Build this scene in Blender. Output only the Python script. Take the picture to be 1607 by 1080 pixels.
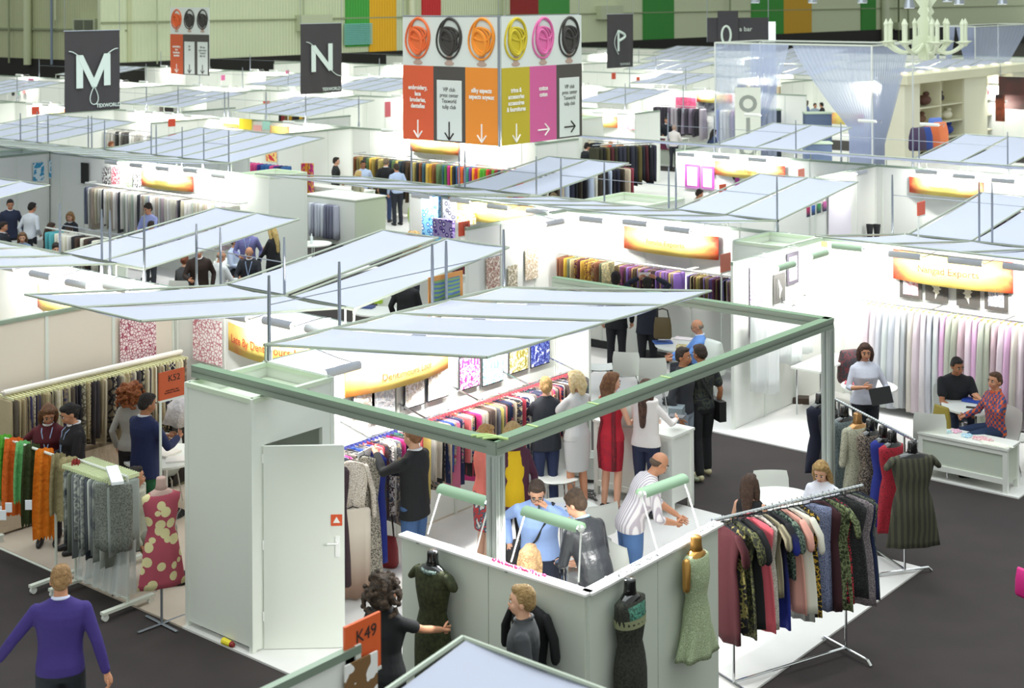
import bpy, math, random
from mathutils import Vector, Matrix, Euler
for o in list(bpy.data.objects): bpy.data.objects.remove(o)
scene = bpy.context.scene
C = scene.collection
random.seed(7)
PI = math.pi

# ------------------------------------------------------------------ camera, sky light, exposure
# World axes follow the exhibition grid: X runs along the stand rows, Y across them, Z up (metres).
FPX, YAW, ROLL, PY, PX, CAMH = 2275.0, 0.694, 0.0049, -2.2, 803.5, 6.4
cam = bpy.data.cameras.new('camera'); camo = bpy.data.objects.new('camera', cam); C.objects.link(camo)
cam.sensor_width = 36.0; cam.lens = FPX / 1607 * 36; cam.shift_y = -(540 - PY) / 1607.0
cam.clip_start = 0.5; cam.clip_end = 400
camo.matrix_world = Matrix.Translation((0, 0, CAMH)) @ Matrix.Rotation(YAW, 4, 'Z') @ Matrix.Rotation(PI / 2, 4, 'X') @ Matrix.Rotation(-ROLL, 4, 'Z')
cam.dof.use_dof = True; cam.dof.focus_distance = 16.5; cam.dof.aperture_fstop = 2.6
scene.camera = camo
world = bpy.data.worlds.new('hall_light'); scene.world = world; world.use_nodes = True
bg = world.node_tree.nodes['Background']; bg.inputs[0].default_value = (0.93, 1.0, 0.95, 1); bg.inputs[1].default_value = 0.72
def area(name, loc, rot, sx, sy, power, col=(1, 1, 1), parent=None):
    l = bpy.data.lights.new(name, 'AREA'); l.shape = 'RECTANGLE'; l.size = sx; l.size_y = sy; l.energy = power; l.color = col
    o = bpy.data.objects.new(name, l); C.objects.link(o); o.location = loc; o.rotation_euler = rot; o.parent = parent
    return o
# daylight panels of the hall roof, high above the stands
area('hall_roof_light', (-12, 16, 22), (0, 0, 0), 30, 30, 7500, (0.90, 0.96, 1.0))
area('hall_roof_light', (-40, 50, 24), (0, 0, 0), 60, 60, 9000, (0.93, 1.0, 0.93))
vs = scene.view_settings; vs.view_transform = 'Standard'; vs.look = 'None'; vs.gamma = 1.0; vs.exposure = 0.06; vs.use_curve_mapping = False
scene.cycles.max_bounces = 6; scene.cycles.diffuse_bounces = 4; scene.cycles.glossy_bounces = 2; scene.cycles.transparent_max_bounces = 12
scene.cycles.use_light_tree = True; scene.cycles.caustics_reflective = False; scene.cycles.caustics_refractive = False
scene.cycles.sample_clamp_indirect = 4.0

def G(x, y, Z=0.0, t=None):
    """the world point at height Z seen at this pixel of the photograph"""
    a = (x - PX) / FPX; b = (y - PY) / FPX; cr, sr = math.cos(ROLL), math.sin(ROLL)
    r = a * cr - b * sr; d = a * sr + b * cr
    if t is None: t = (CAMH - Z) / d
    R = r * t
    return Vector((R * math.cos(YAW) - t * math.sin(YAW), R * math.sin(YAW) + t * math.cos(YAW), CAMH - d * t))
def face_angle(deg):
    """heading for something that faces: 0 away from the camera, 90 to the picture's right, 180 to the camera"""
    return YAW - math.radians(deg)

# ------------------------------------------------------------------ materials
def lin(c):
    if isinstance(c, str):
        c = c.lstrip('#'); c = [int(c[i:i + 2], 16) / 255 for i in (0, 2, 4)]
    return tuple(((v / 12.92) if v <= 0.04045 else ((v + 0.055) / 1.055) ** 2.4) for v in c) + (1,)
MATS = {}
def mat(col, rough=0.7, metal=0.0, key=None, pat=None, alpha=None, **k):
    kk = key or (col, rough, metal, pat, alpha, tuple(sorted(k.items())))
    if kk in MATS: return MATS[kk]
    m = bpy.data.materials.new('material'); m.use_nodes = True; nt = m.node_tree; n = nt.nodes; L = nt.links
    b = n['Principled BSDF']; b.inputs['Base Color'].default_value = lin(col); b.inputs['Roughness'].default_value = rough; b.inputs['Metallic'].default_value = metal
    m.diffuse_color = lin(col)
    def N(t, **kw):
        q = n.new(t)
        for a, v in kw.items(): setattr(q, a, v)
        return q
    tc = N('ShaderNodeTexCoord'); vec = tc.outputs['Object']
    def mapping(s):
        q = N('ShaderNodeMapping'); L.new(vec, q.inputs[0]); q.inputs['Scale'].default_value = s if isinstance(s, tuple) else (s, s, s); return q.outputs[0]
    def ramp(fac, stops, const=False):
        q = N('ShaderNodeValToRGB'); L.new(fac, q.inputs[0]); e = q.color_ramp.elements
        if const: q.color_ramp.interpolation = 'CONSTANT'
        while len(e) < len(stops): e.new(0.5)
        for i, (p, c) in enumerate(stops): e[i].position = p; e[i].color = lin(c)
        return q.outputs[0]
    base = b.inputs['Base Color']
    c2 = k.get('c2', col); c3 = k.get('c3', col); sc = k.get('scale', 8.0)
    if pat == 'fleck':
        q = N('ShaderNodeTexNoise'); L.new(mapping(1.0), q.inputs['Vector']); q.inputs['Scale'].default_value = sc; q.inputs['Detail'].default_value = 6
        L.new(ramp(q.outputs[0], [(0.36, col), (0.64, c2)]), base)
    elif pat == 'blot':
        q = N('ShaderNodeTexNoise'); L.new(mapping(1.0), q.inputs['Vector']); q.inputs['Scale'].default_value = sc; q.inputs['Detail'].default_value = 3
        L.new(ramp(q.outputs[0], [(0.0, col), (0.44, c2), (0.52, col), (0.60, c3)], True), base)
    elif pat == 'lace':
        q = N('ShaderNodeTexVoronoi', feature='DISTANCE_TO_EDGE'); L.new(mapping(1.0), q.inputs['Vector']); q.inputs['Scale'].default_value = sc
        L.new(ramp(q.outputs[0], [(0.05, c2), (0.13, col)]), base)
    elif pat == 'flower':
        q = N('ShaderNodeTexVoronoi'); L.new(mapping(1.0), q.inputs['Vector']); q.inputs['Scale'].default_value = sc
        L.new(ramp(q.outputs[0], [(0.0, c3), (0.2, c2), (0.42, col)], True), base)
    elif pat == 'plaid':
        s = N('ShaderNodeSeparateXYZ'); L.new(vec, s.inputs[0])
        def band(o, ph):
            a = N('ShaderNodeMath', operation='MULTIPLY'); L.new(o, a.inputs[0]); a.inputs[1].default_value = sc
            f = N('ShaderNodeMath', operation='FRACT'); L.new(a.outputs[0], f.inputs[0])
            g = N('ShaderNodeMath', operation='GREATER_THAN'); L.new(f.outputs[0], g.inputs[0]); g.inputs[1].default_value = ph; return g.outputs[0]
        ad = N('ShaderNodeMath', operation='ADD'); L.new(s.outputs[0], ad.inputs[0]); L.new(s.outputs[1], ad.inputs[1])
        a = N('ShaderNodeMath', operation='ADD'); L.new(band(ad.outputs[0], 0.5), a.inputs[0]); L.new(band(s.outputs[2], 0.5), a.inputs[1])
        d = N('ShaderNodeMath', operation='DIVIDE'); L.new(a.outputs[0], d.inputs[0]); d.inputs[1].default_value = 2.2
        L.new(ramp(d.outputs[0], [(0.0, col), (0.3, c2), (0.8, c3)], True), base)
    elif pat in ('vstripe', 'hstripe'):
        q = N('ShaderNodeTexWave', bands_direction='Z' if pat == 'hstripe' else 'X'); L.new(mapping(1.0), q.inputs['Vector']); q.inputs['Scale'].default_value = sc
        q.inputs['Distortion'].default_value = k.get('dist', 0.5)
        L.new(ramp(q.outputs['Fac'], [(k.get('lo', 0.35), col), (k.get('hi', 0.65), c2)]), base)
    elif pat == 'ombre':
        s = N('ShaderNodeSeparateXYZ'); L.new(tc.outputs['Generated'], s.inputs[0])
        L.new(ramp(s.outputs[2], [(0.15, c2), (0.75, col)]), base)
    elif pat == 'sign':
        s = N('ShaderNodeSeparateXYZ'); L.new(tc.outputs['Generated'], s.inputs[0])
        q = N('ShaderNodeTexNoise'); L.new(tc.outputs['Generated'], q.inputs['Vector']); q.inputs['Scale'].default_value = 3.0
        a = N('ShaderNodeMath', operation='MULTIPLY_ADD'); L.new(q.outputs[0], a.inputs[0]); a.inputs[1].default_value = 0.24; a.inputs[2].default_value = -0.12
        d = N('ShaderNodeMath', operation='ADD'); L.new(a.outputs[0], d.inputs[0]); L.new(s.outputs[0], d.inputs[1])
        L.new(ramp(d.outputs[0], [(0.02, c3), (0.16, '#f3ac62'), (0.32, col), (0.68, col), (0.86, '#f2a860'), (0.99, c2)]), base)
    if k.get('bump'):
        q = N('ShaderNodeTexNoise'); L.new(mapping(1.0), q.inputs['Vector']); q.inputs['Scale'].default_value = k.get('bscale', 60.0); q.inputs['Detail'].default_value = 4
        w = N('ShaderNodeBump'); w.inputs['Strength'].default_value = k['bump']; w.inputs['Distance'].default_value = k.get('bdist', 0.01)
        L.new(q.outputs[0], w.inputs['Height']); L.new(w.outputs[0], b.inputs['Normal'])
    if k.get('rib'):
        q = N('ShaderNodeTexWave', bands_direction=k.get('ribdir', 'Y')); L.new(mapping(1.0), q.inputs['Vector']); q.inputs['Scale'].default_value = k['rib']
        w = N('ShaderNodeBump'); w.inputs['Strength'].default_value = 0.6; w.inputs['Distance'].default_value = 0.05
        L.new(q.outputs['Fac'], w.inputs['Height']); L.new(w.outputs[0], b.inputs['Normal'])
    if k.get('emit'):
        b.inputs['Emission Color'].default_value = lin(k.get('ecol', col)); b.inputs['Emission Strength'].default_value = k['emit']
    if k.get('sheen'): b.inputs['Sheen Weight'].default_value = k['sheen']
    if k.get('coat'): b.inputs['Coat Weight'].default_value = k['coat']
    if alpha is not None or k.get('trans'):
        out = n['Material Output']
        if k.get('trans'):
            t = N('ShaderNodeBsdfTranslucent'); t.inputs[0].default_value = lin(col); mx = N('ShaderNodeMixShader'); mx.inputs[0].default_value = k['trans']
            L.new(b.outputs[0], mx.inputs[1]); L.new(t.outputs[0], mx.inputs[2]); src = mx.outputs[0]
        else: src = b.outputs[0]
        if alpha is not None:
            t = N('ShaderNodeBsdfTransparent'); mx = N('ShaderNodeMixShader'); mx.inputs[0].default_value = alpha
            L.new(t.outputs[0], mx.inputs[1]); L.new(src, mx.inputs[2]); src = mx.outputs[0]
        L.new(src, out.inputs[0])
    MATS[kk] = m
    return m
WHITE = mat('#e9ebe4', 0.55, bump=0.02, bscale=4.0)
PANEL = mat('#e2e6dd', 0.5)
GREENISH = mat('#cfdcc4', 0.5)
ALU = mat('#a9b3ab', 0.38, 0.55)
ALUG = mat('#8fa08f', 0.4, 0.35)
CHROME = mat('#d0d2d4', 0.12, 1.0)
STEEL = mat('#9aa0a8', 0.35, 0.8)
WPLAST = mat('#eef0ea', 0.35)
BLACKG = mat('#0b0c0d', 0.15, coat=0.6)
BLACK = mat('#16171a', 0.8)
LAMPG = mat('#e2e4df', 0.5)
LAMPV = mat('#a8c2a6', 0.5)
EMIT = mat('#ffffff', 0.5, emit=6.0)
INK = mat('#2b2622', 0.8)

# ------------------------------------------------------------------ mesh builder
def frame(d):
    d = Vector(d).normalized(); u = Vector((0, 0, 1)) if abs(d.z) < 0.9 else Vector((0, 1, 0))
    a = d.cross(u).normalized(); b = a.cross(d).normalized(); return a, b
class MB:
    def __init__(s): s.v = []; s.f = []; s.m = []
    def add(s, vs, fs, mi=0, M=None):
        o = len(s.v)
        s.v += [tuple(M @ Vector(p)) if M is not None else tuple(p) for p in vs]
        s.f += [tuple(i + o for i in f) for f in fs]; s.m += [mi] * len(fs); return s
    def box(s, c, d, mi=0, M=None):
        x, y, z = c; a, b, h = d[0] / 2, d[1] / 2, d[2] / 2
        vs = [(x + i * a, y + j * b, z + k * h) for k in (-1, 1) for j in (-1, 1) for i in (-1, 1)]
        return s.add(vs, [(0, 2, 3, 1), (4, 5, 7, 6), (0, 1, 5, 4), (2, 6, 7, 3), (0, 4, 6, 2), (1, 3, 7, 5)], mi, M)
    def tube(s, pts, r, n=10, mi=0, flat=1.0, up=None, M=None, cap=True, closed=False):
        pts = [Vector(p) for p in pts]; r = list(r) if hasattr(r, '__len__') else [r] * len(pts)
        vs = []; fs = []; a = None
        for i, p in enumerate(pts):
            if closed: d = pts[(i + 1) % len(pts)] - pts[i - 1]
            else: d = pts[min(i + 1, len(pts) - 1)] - pts[max(i - 1, 0)]
            if d.length < 1e-9: d = Vector((0, 0, 1))
            d.normalize()
            if a is None: a = (Vector(up) - d * d.dot(Vector(up))).normalized() if up else frame(d)[0]
            else:
                a = a - d * d.dot(a); a = a.normalized() if a.length > 1e-6 else frame(d)[0]
            b = d.cross(a)
            for k in range(n):
                t = 2 * PI * k / n; vs.append(p + a * (r[i] * math.cos(t)) + b * (r[i] * flat * math.sin(t)))
        m = len(pts)
        for i in range(m if closed else m - 1):
            for k in range(n):
                i2 = (i + 1) % m; fs.append((i * n + k, i * n + (k + 1) % n, i2 * n + (k + 1) % n, i2 * n + k))
        if cap and not closed: fs += [tuple(reversed(range(n))), tuple(range((m - 1) * n, m * n))]
        return s.add(vs, fs, mi, M)
    def limb(s, pts, r, n=10, mi=0, flat=1.0, up=None):
        """tube with round ends"""
        pts = [Vector(p) for p in pts]; r = list(r)
        d0 = (pts[0] - pts[1]).normalized(); d1 = (pts[-1] - pts[-2]).normalized()
        P = [pts[0] + d0 * r[0] * q for q in (0.95, 0.6)] + pts + [pts[-1] + d1 * r[-1] * q for q in (0.6, 0.95)]
        R = [r[0] * 0.3, r[0] * 0.8] + r + [r[-1] * 0.8, r[-1] * 0.3]
        return s.tube(P, R, n, mi, flat, up)
    def ball(s, c, r, n=12, k=8, mi=0, M=None):
        r = r if hasattr(r, '__len__') else (r, r, r); vs = [(c[0], c[1], c[2] - r[2])]; fs = []
        for i in range(1, k):
            t = PI * i / k
            for j in range(n):
                q = 2 * PI * j / n; vs.append((c[0] + r[0] * math.sin(t) * math.cos(q), c[1] + r[1] * math.sin(t) * math.sin(q), c[2] - r[2] * math.cos(t)))
        vs.append((c[0], c[1], c[2] + r[2])); e = len(vs) - 1
        for j in range(n):
            fs.append((0, 1 + (j + 1) % n, 1 + j)); fs.append((e, e - n + j, e - n + (j + 1) % n))
            for i in range(k - 2): fs.append((1 + i * n + j, 1 + i * n + (j + 1) % n, 1 + (i + 1) * n + (j + 1) % n, 1 + (i + 1) * n + j))
        return s.add(vs, fs, mi, M)
    def loft(s, secs, n=16, mi=0, M=None, cap=True, power=2.0):
        """secs: (centre, rx, ry[, wave amplitude, wave count, phase])"""
        vs = []; fs = []
        for q in secs:
            c, rx, ry = q[0], q[1], q[2]; w = q[3] if len(q) > 3 else 0; wn = q[4] if len(q) > 4 else 0; ph = q[5] if len(q) > 5 else 0
            for j in range(n):
                t = 2 * PI * j / n; ct, st = math.cos(t), math.sin(t); e = 2.0 / power
                x = math.copysign(abs(ct) ** e, ct); y = math.copysign(abs(st) ** e, st); g = 1 + w * math.sin(wn * t + ph)
                vs.append((c[0] + rx * x * g, c[1] + ry * y * g, c[2]))
        m = len(secs)
        for i in range(m - 1):
            for k in range(n): fs.append((i * n + k, i * n + (k + 1) % n, (i + 1) * n + (k + 1) % n, (i + 1) * n + k))
        if cap: fs += [tuple(reversed(range(n))), tuple(range((m - 1) * n, m * n))]
        return s.add(vs, fs, mi, M)
    def prism(s, poly, h, mi=0, M=None):
        """poly in XY extruded by h in Z"""
        n = len(poly); vs = [(x, y, 0) for x, y in poly] + [(x, y, h) for x, y in poly]
        fs = [tuple(reversed(range(n))), tuple(range(n, 2 * n))] + [(i, (i + 1) % n, n + (i + 1) % n, n + i) for i in range(n)]
        return s.add(vs, fs, mi, M)
    def build(s, name, mats, parent=None, smooth=False, loc=None, rotz=0):
        me = bpy.data.meshes.new(name); me.from_pydata(s.v, [], s.f)
        for m in (mats if isinstance(mats, (list, tuple)) else [mats]): me.materials.append(m)
        if len(set(s.m)) > 1: me.polygons.foreach_set('material_index', s.m)
        if smooth: me.polygons.foreach_set('use_smooth', [True] * len(s.f))
        me.update(); o = bpy.data.objects.new(name, me); C.objects.link(o); o.parent = parent
        if loc is not None: o.location = loc
        if rotz: o.rotation_euler = (0, 0, rotz)
        return o
def tag(o, label, cat, group=None, kind=None):
    o['label'] = label; o['category'] = cat
    if group: o['group'] = group
    if kind: o['kind'] = kind
    return o
def thing(name, label, cat, loc=(0, 0, 0), rotz=0, group=None):
    o = bpy.data.objects.new(name, None); C.objects.link(o); o.location = loc; o.rotation_euler = (0, 0, rotz); o.empty_display_size = 0.2
    return tag(o, label, cat, group)
def struct(name, mb, m, smooth=False, parent=None):
    o = mb.build(name, m, parent, smooth)
    if parent is None: o['kind'] = 'structure'
    return o
def dup(root, loc=None, rotz=None, label=None, group=None, m=None):
    r = root.copy(); C.objects.link(r)
    if loc is not None: r.location = loc
    if rotz is not None: r.rotation_euler = (0, 0, rotz)
    if label: r['label'] = label
    if group: r['group'] = group
    for ch in list(root.children):
        c = ch.copy(); C.objects.link(c); c.parent = r
        for g in list(ch.children):
            d = g.copy(); C.objects.link(d); d.parent = c
    return r
def text(body, size, m, parent, loc, rot, name='lettering', align='CENTER', ext=0.001, sx=1.0, space=1.0, bold=0.0):
    cu = bpy.data.curves.new(name, 'FONT'); cu.body = body; cu.size = size; cu.align_x = align; cu.align_y = 'CENTER'; cu.extrude = ext; cu.space_line = space; cu.offset = bold; cu.resolution_u = 3
    cu.materials.append(m); o = bpy.data.objects.new(name, cu); C.objects.link(o); o.parent = parent; o.location = loc; o.rotation_euler = rot; o.scale = (sx, 1, 1)
    return o
ORD = 'first second third fourth fifth sixth seventh eighth ninth tenth eleventh twelfth thirteenth fourteenth fifteenth sixteenth seventeenth eighteenth nineteenth twentieth'.split()
TENS = {2: 'twenty', 3: 'thirty', 4: 'forty', 5: 'fifty', 6: 'sixty', 7: 'seventy', 8: 'eighty'}
TIETH = {2: 'twentieth', 3: 'thirtieth', 4: 'fortieth', 5: 'fiftieth', 6: 'sixtieth', 7: 'seventieth', 8: 'eightieth'}
def ordw(i):
    if i < 20: return ORD[i]
    q, r = divmod(i + 1, 10)
    return TIETH[q] if r == 0 else TENS[q] + '-' + ORD[r - 1]
# ------------------------------------------------------------------ floors and hall
cp = MB(); cp.box((-50, 90, -0.03), (200, 220, 0.06))
struct('floor', cp, mat('#332c2b', 0.95, pat='fleck', c2='#2e2827', scale=2.0, bump=0.15, bscale=200.0))
WF = mat('#e3e2df', 0.5, pat='fleck', c2='#dcdad6', scale=1.5)
BF = mat('#cdbfae', 0.6, pat='fleck', c2='#c6b7a6', scale=1.5)
def plat(u0, u1, v0, v1, m=WF, h=0.02):
    b = MB(); b.box(((u0 + u1) / 2, (v0 + v1) / 2, h / 2), (u1 - u0, v1 - v0, h)); struct('booth_floor', b, m)
plat(-12.05, -6.85, 9.18, 15.37); plat(-30, -12.05, 9.18, 15.37, BF)
plat(-20.4, -6.86, 18.27, 24.5); plat(-40, -24.5, 18.27, 24.5)
plat(-24.6, -9, 28.3, 34.5); plat(-60, -24.6, 27.0, 34.5)
plat(-70, -6, 38.4, 44.6); plat(-71.5, -6, 48.7, 55.0)
for k in range(4): plat(-71, -6, 59 + 10.2 * k, 65.2 + 10.2 * k)
plat(-12, -2.4, 0.5, 6.2)
# hall walls: long side wall of pale green ribbed sheet, its dark plinth, and a short end wall
HALL = mat('#c8d0ae', 0.7, rib=1.2, ribdir='Y')
HALLX = mat('#b8bd96', 0.7, rib=1.2, ribdir='X')
hw = MB(); hw.box((-73.2, 130, 10.7), (0.3, 160, 16)); struct('wall_side', hw, HALL)
hb = MB(); hb.box((-73.1, 130, 1.35), (0.3, 160, 2.7)); struct('baseboard_side', hb, mat('#191713', 0.8))
hw = MB(); hw.box((-95, 52.0, 10.7), (44, 0.3, 16)); struct('wall_end', hw, HALLX)
hb = MB(); hb.box((-95, 51.9, 1.35), (44, 0.3, 2.7)); struct('baseboard_end', hb, mat('#1c1a15', 0.8))
def wall_at(x):   # V where the pixel column meets the side wall
    a = (x - PX) / FPX; t = 73.0 / (math.sin(YAW) - a * math.cos(YAW)); return t * (a * math.sin(YAW) + math.cos(YAW))
for x0, x1, c, zb, w in [(542, 579, '#3f9c3c', 3.1, 'green'), (579, 621, '#e0a818', 2.7, 'yellow'), (662, 691, '#c3282c', 4.6, 'red'), (801, 844, '#8e1f1d', 4.6, 'dark red'), (844, 893, '#3f9040', 4.6, 'green'), (1009, 1057, '#2d8530', 2.7, 'dark green'), (1179, 1229, '#2f8c2a', 2.7, 'bright green'), (1229, 1273, '#c99a16', 2.7, 'mustard yellow'), (1351, 1374, '#2c8428', 2.7, 'deep green')]:
    a, b_ = wall_at(x0), wall_at(x1); q = MB(); q.box((-73.0, (a + b_) / 2, (zb + 18) / 2), (0.12, b_ - a, 18 - zb)); 
    struct('wall_panel', q, mat(c, 0.7, rib=1.2, ribdir='Y'))
# roller shutter, air units, ducts and columns on the hall walls
sh = MB(); a, b_ = wall_at(538), wall_at(581)
for k in range(12): sh.box((-72.85, (a + b_) / 2, 3.3 + k * 0.125), (0.12, b_ - a, 0.07))
tag(sh.build('roller_shutter', mat('#7fc4bd', 0.5)), 'teal slatted roller shutter at the foot of the green wall panel', 'shutter')
def air_unit(x, y0, y1, w, lab, end=False):
    if end:
        a_ = (x - PX) / FPX; t = 51.7 / (math.cos(YAW) + a_ * math.sin(YAW)); u = t * (a_ * math.cos(YAW) - math.sin(YAW)); p = Vector((u, 51.6, 0))
    else: p = Vector((-72.75, wall_at(x), 0)); t = (p.x * -math.sin(YAW) + p.y * math.cos(YAW))
    zt = CAMH - y0 * t / FPX; zb = CAMH - y1 * t / FPX; ww = w * t / FPX / (0.77 if end else 0.64)
    o = thing('air_unit', lab, 'air conditioner', (p.x, p.y, zb), 0 if end else PI / 2)
    b = MB(); b.box((0, 0, (zt - zb) / 2), (ww, 0.6, zt - zb)); b.build('casing', mat('#b5bc9f', 0.6), o)
    b = MB()
    for k in range(8): b.box((-ww * 0.22, -0.33 if end else 0.33, (zt - zb) * (0.15 + 0.1 * k)), (ww * 0.38, 0.06, 0.05)); b.box((ww * 0.22, -0.33 if end else 0.33, (zt - zb) * (0.15 + 0.1 * k)), (ww * 0.38, 0.06, 0.05))
    b.build('grille', mat('#5f6553', 0.6), o)
air_unit(140, 28, 48, 46, 'large louvred air unit above the dark plinth behind the M banner', True)
air_unit(489, 24, 49, 42, 'pale louvred air unit high on the hall wall above the N banner')
air_unit(953, 12, 33, 38, 'pale louvred air unit on the hall wall beside the P banner')
air_unit(1410, 40, 52, 20, 'small air unit on the hall wall behind the white chandelier')
def hall_col(x, w, y0, y1, c, lab, end):
    if end:
        a_ = (x - PX) / FPX; t = 51.7 / (math.cos(YAW) + a_ * math.sin(YAW)); u = t * (a_ * math.cos(YAW) - math.sin(YAW)); p = (u, 51.55)
    else: p = (-72.6, wall_at(x)); t = (p[0] * -math.sin(YAW) + p[1] * math.cos(YAW))
    r = w * t / FPX / 2; zb = CAMH - y1 * t / FPX
    b = MB(); b.tube([(p[0], p[1], zb), (p[0], p[1], 17)], r, 10); struct('pillar', b, mat(c, 0.6))
for x, w, y1, c in [(17, 3, 97, '#8d9675'), (46, 12, 100, '#c3c9a6'), (84, 4, 100, '#7d8aa0'), (90, 3, 30, '#c8ccae')]: hall_col(x, w, 0, y1, c, '', True)
for x, w, y1, c in [(240, 2, 100, '#a0a98a'), (470, 3, 80, '#a3ab8c'), (640, 10, 60, '#d0d4b8'), (785, 6, 60, '#aeb596'), (1140, 3, 60, '#8c9478'), (1384, 12, 70, '#c9cfb4'), (1405, 3, 70, '#5e684a'), (1420, 3, 70, '#8d9675')]: hall_col(x, w, 0, y1, c, '', False)
b = MB()
for z in (4.6, 9.0): b.box((-95, 51.75, z), (44, 0.1, 0.12))
for z in (5.1, 8.6): b.box((-72.98, 130, z), (0.1, 160, 0.08))
struct('trim_1', b, mat('#8b9373', 0.6))

# ------------------------------------------------------------------ booth partition walls, 2.5 m panels in one metre bays
WT = 0.05
def pwall(u0, v0, u1, v1, h=2.5, m=None, posts=True, z0=0.0):
    L_ = math.hypot(u1 - u0, v1 - v0); n = max(1, round(L_)); ang = math.atan2(v1 - v0, u1 - u0)
    M = Matrix.Translation((u0, v0, 0)) @ Matrix.Rotation(ang, 4, 'Z')
    b = MB(); b.box((L_ / 2, 0, (z0 + h) / 2), (L_ - 0.01, 0.02, h - z0 - 0.06), 0, M)
    b.box((L_ / 2, 0, h - 0.03), (L_, WT, 0.05), 1, M)
    if posts:
        for k in range(n + 1): b.box((min(max(k * L_ / n, 0.025), L_ - 0.025), 0, (h + z0) / 2), (0.045, 0.045, h - z0), 2, M)
    else: b.box((L_ / 2, 0, 0.03), (L_, 0.04, 0.05), 2, M)
    return struct('wall_panel', b, [m or WHITE, ALUG if posts else PANEL, PANEL])
pwall(-16.15, 9.25, -16.15, 12.2, m=mat('#e8dccc', 0.6))
for w in [(-6.35, 0.5, -6.35, 6.15), (-30, 12.2, -12.1, 12.2), (-12.08, 10.3, -12.08, 15.4), (-12.08, 15.4, -11.5, 15.4),
          (-20.6, 9.3, -20.6, 12.15),
          (-33.3, 18.4, -33.3, 21.2), (-40, 21.25, -25.62, 21.25), (-20.5, 21.35, -7, 21.35), (-16.45, 18.5, -16.45, 21.3), (-11.2, 18.5, -11.2, 21.3), (-28.9, 21.3, -28.9, 24.2),
          (-20.4, 21.4, -20.4, 24.3), (-33, 21.3, -33, 24.3),
          (-20.65, 31.4, -12.1, 31.4), (-12.1, 31.4, -6, 31.4), (-15.1, 28.4, -15.1, 31.35), (-9.0, 28.4, -9.0, 31.35), (-20.65, 31.4, -20.65, 34.3),
          (-60, 31.0, -24.5, 31.0), (-32.2, 28.0, -32.2, 31.0), (-24.5, 30.4, -24.5, 32.3), (-38.5, 28.2, -38.5, 31.0), (-44.5, 28.2, -44.5, 31.0), (-51, 28.2, -51, 31.0), (-41.5, 31.1, -41.5, 34.1), (-35.5, 31.1, -35.5, 34.1),
          (-70, 41.5, -28.3, 41.5), (-28.3, 40.5, -28.3, 42.0), (-36.4, 38.4, -36.4, 41.5), (-42.5, 38.4, -42.5, 41.5), (-48.6, 38.4, -48.6, 41.5), (-55.0, 38.4, -55, 41.5), (-61, 38.4, -61, 41.5),
          (-71.5, 52, -28, 52), (-36, 48.8, -36, 52), (-44, 48.8, -44, 52), (-50.6, 48.8, -50.6, 52), (-57, 48.8, -57, 52), (-63.5, 48.8, -63.5, 52)]:
    pwall(*w)
for k in range(4):
    v = 62 + 10.2 * k; pwall(-71.5, v, -8, v)
    for j in range(9): u = -68 + 7 * j + 2 * (k % 2); pwall(u, v - 3.1, u, v)

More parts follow.
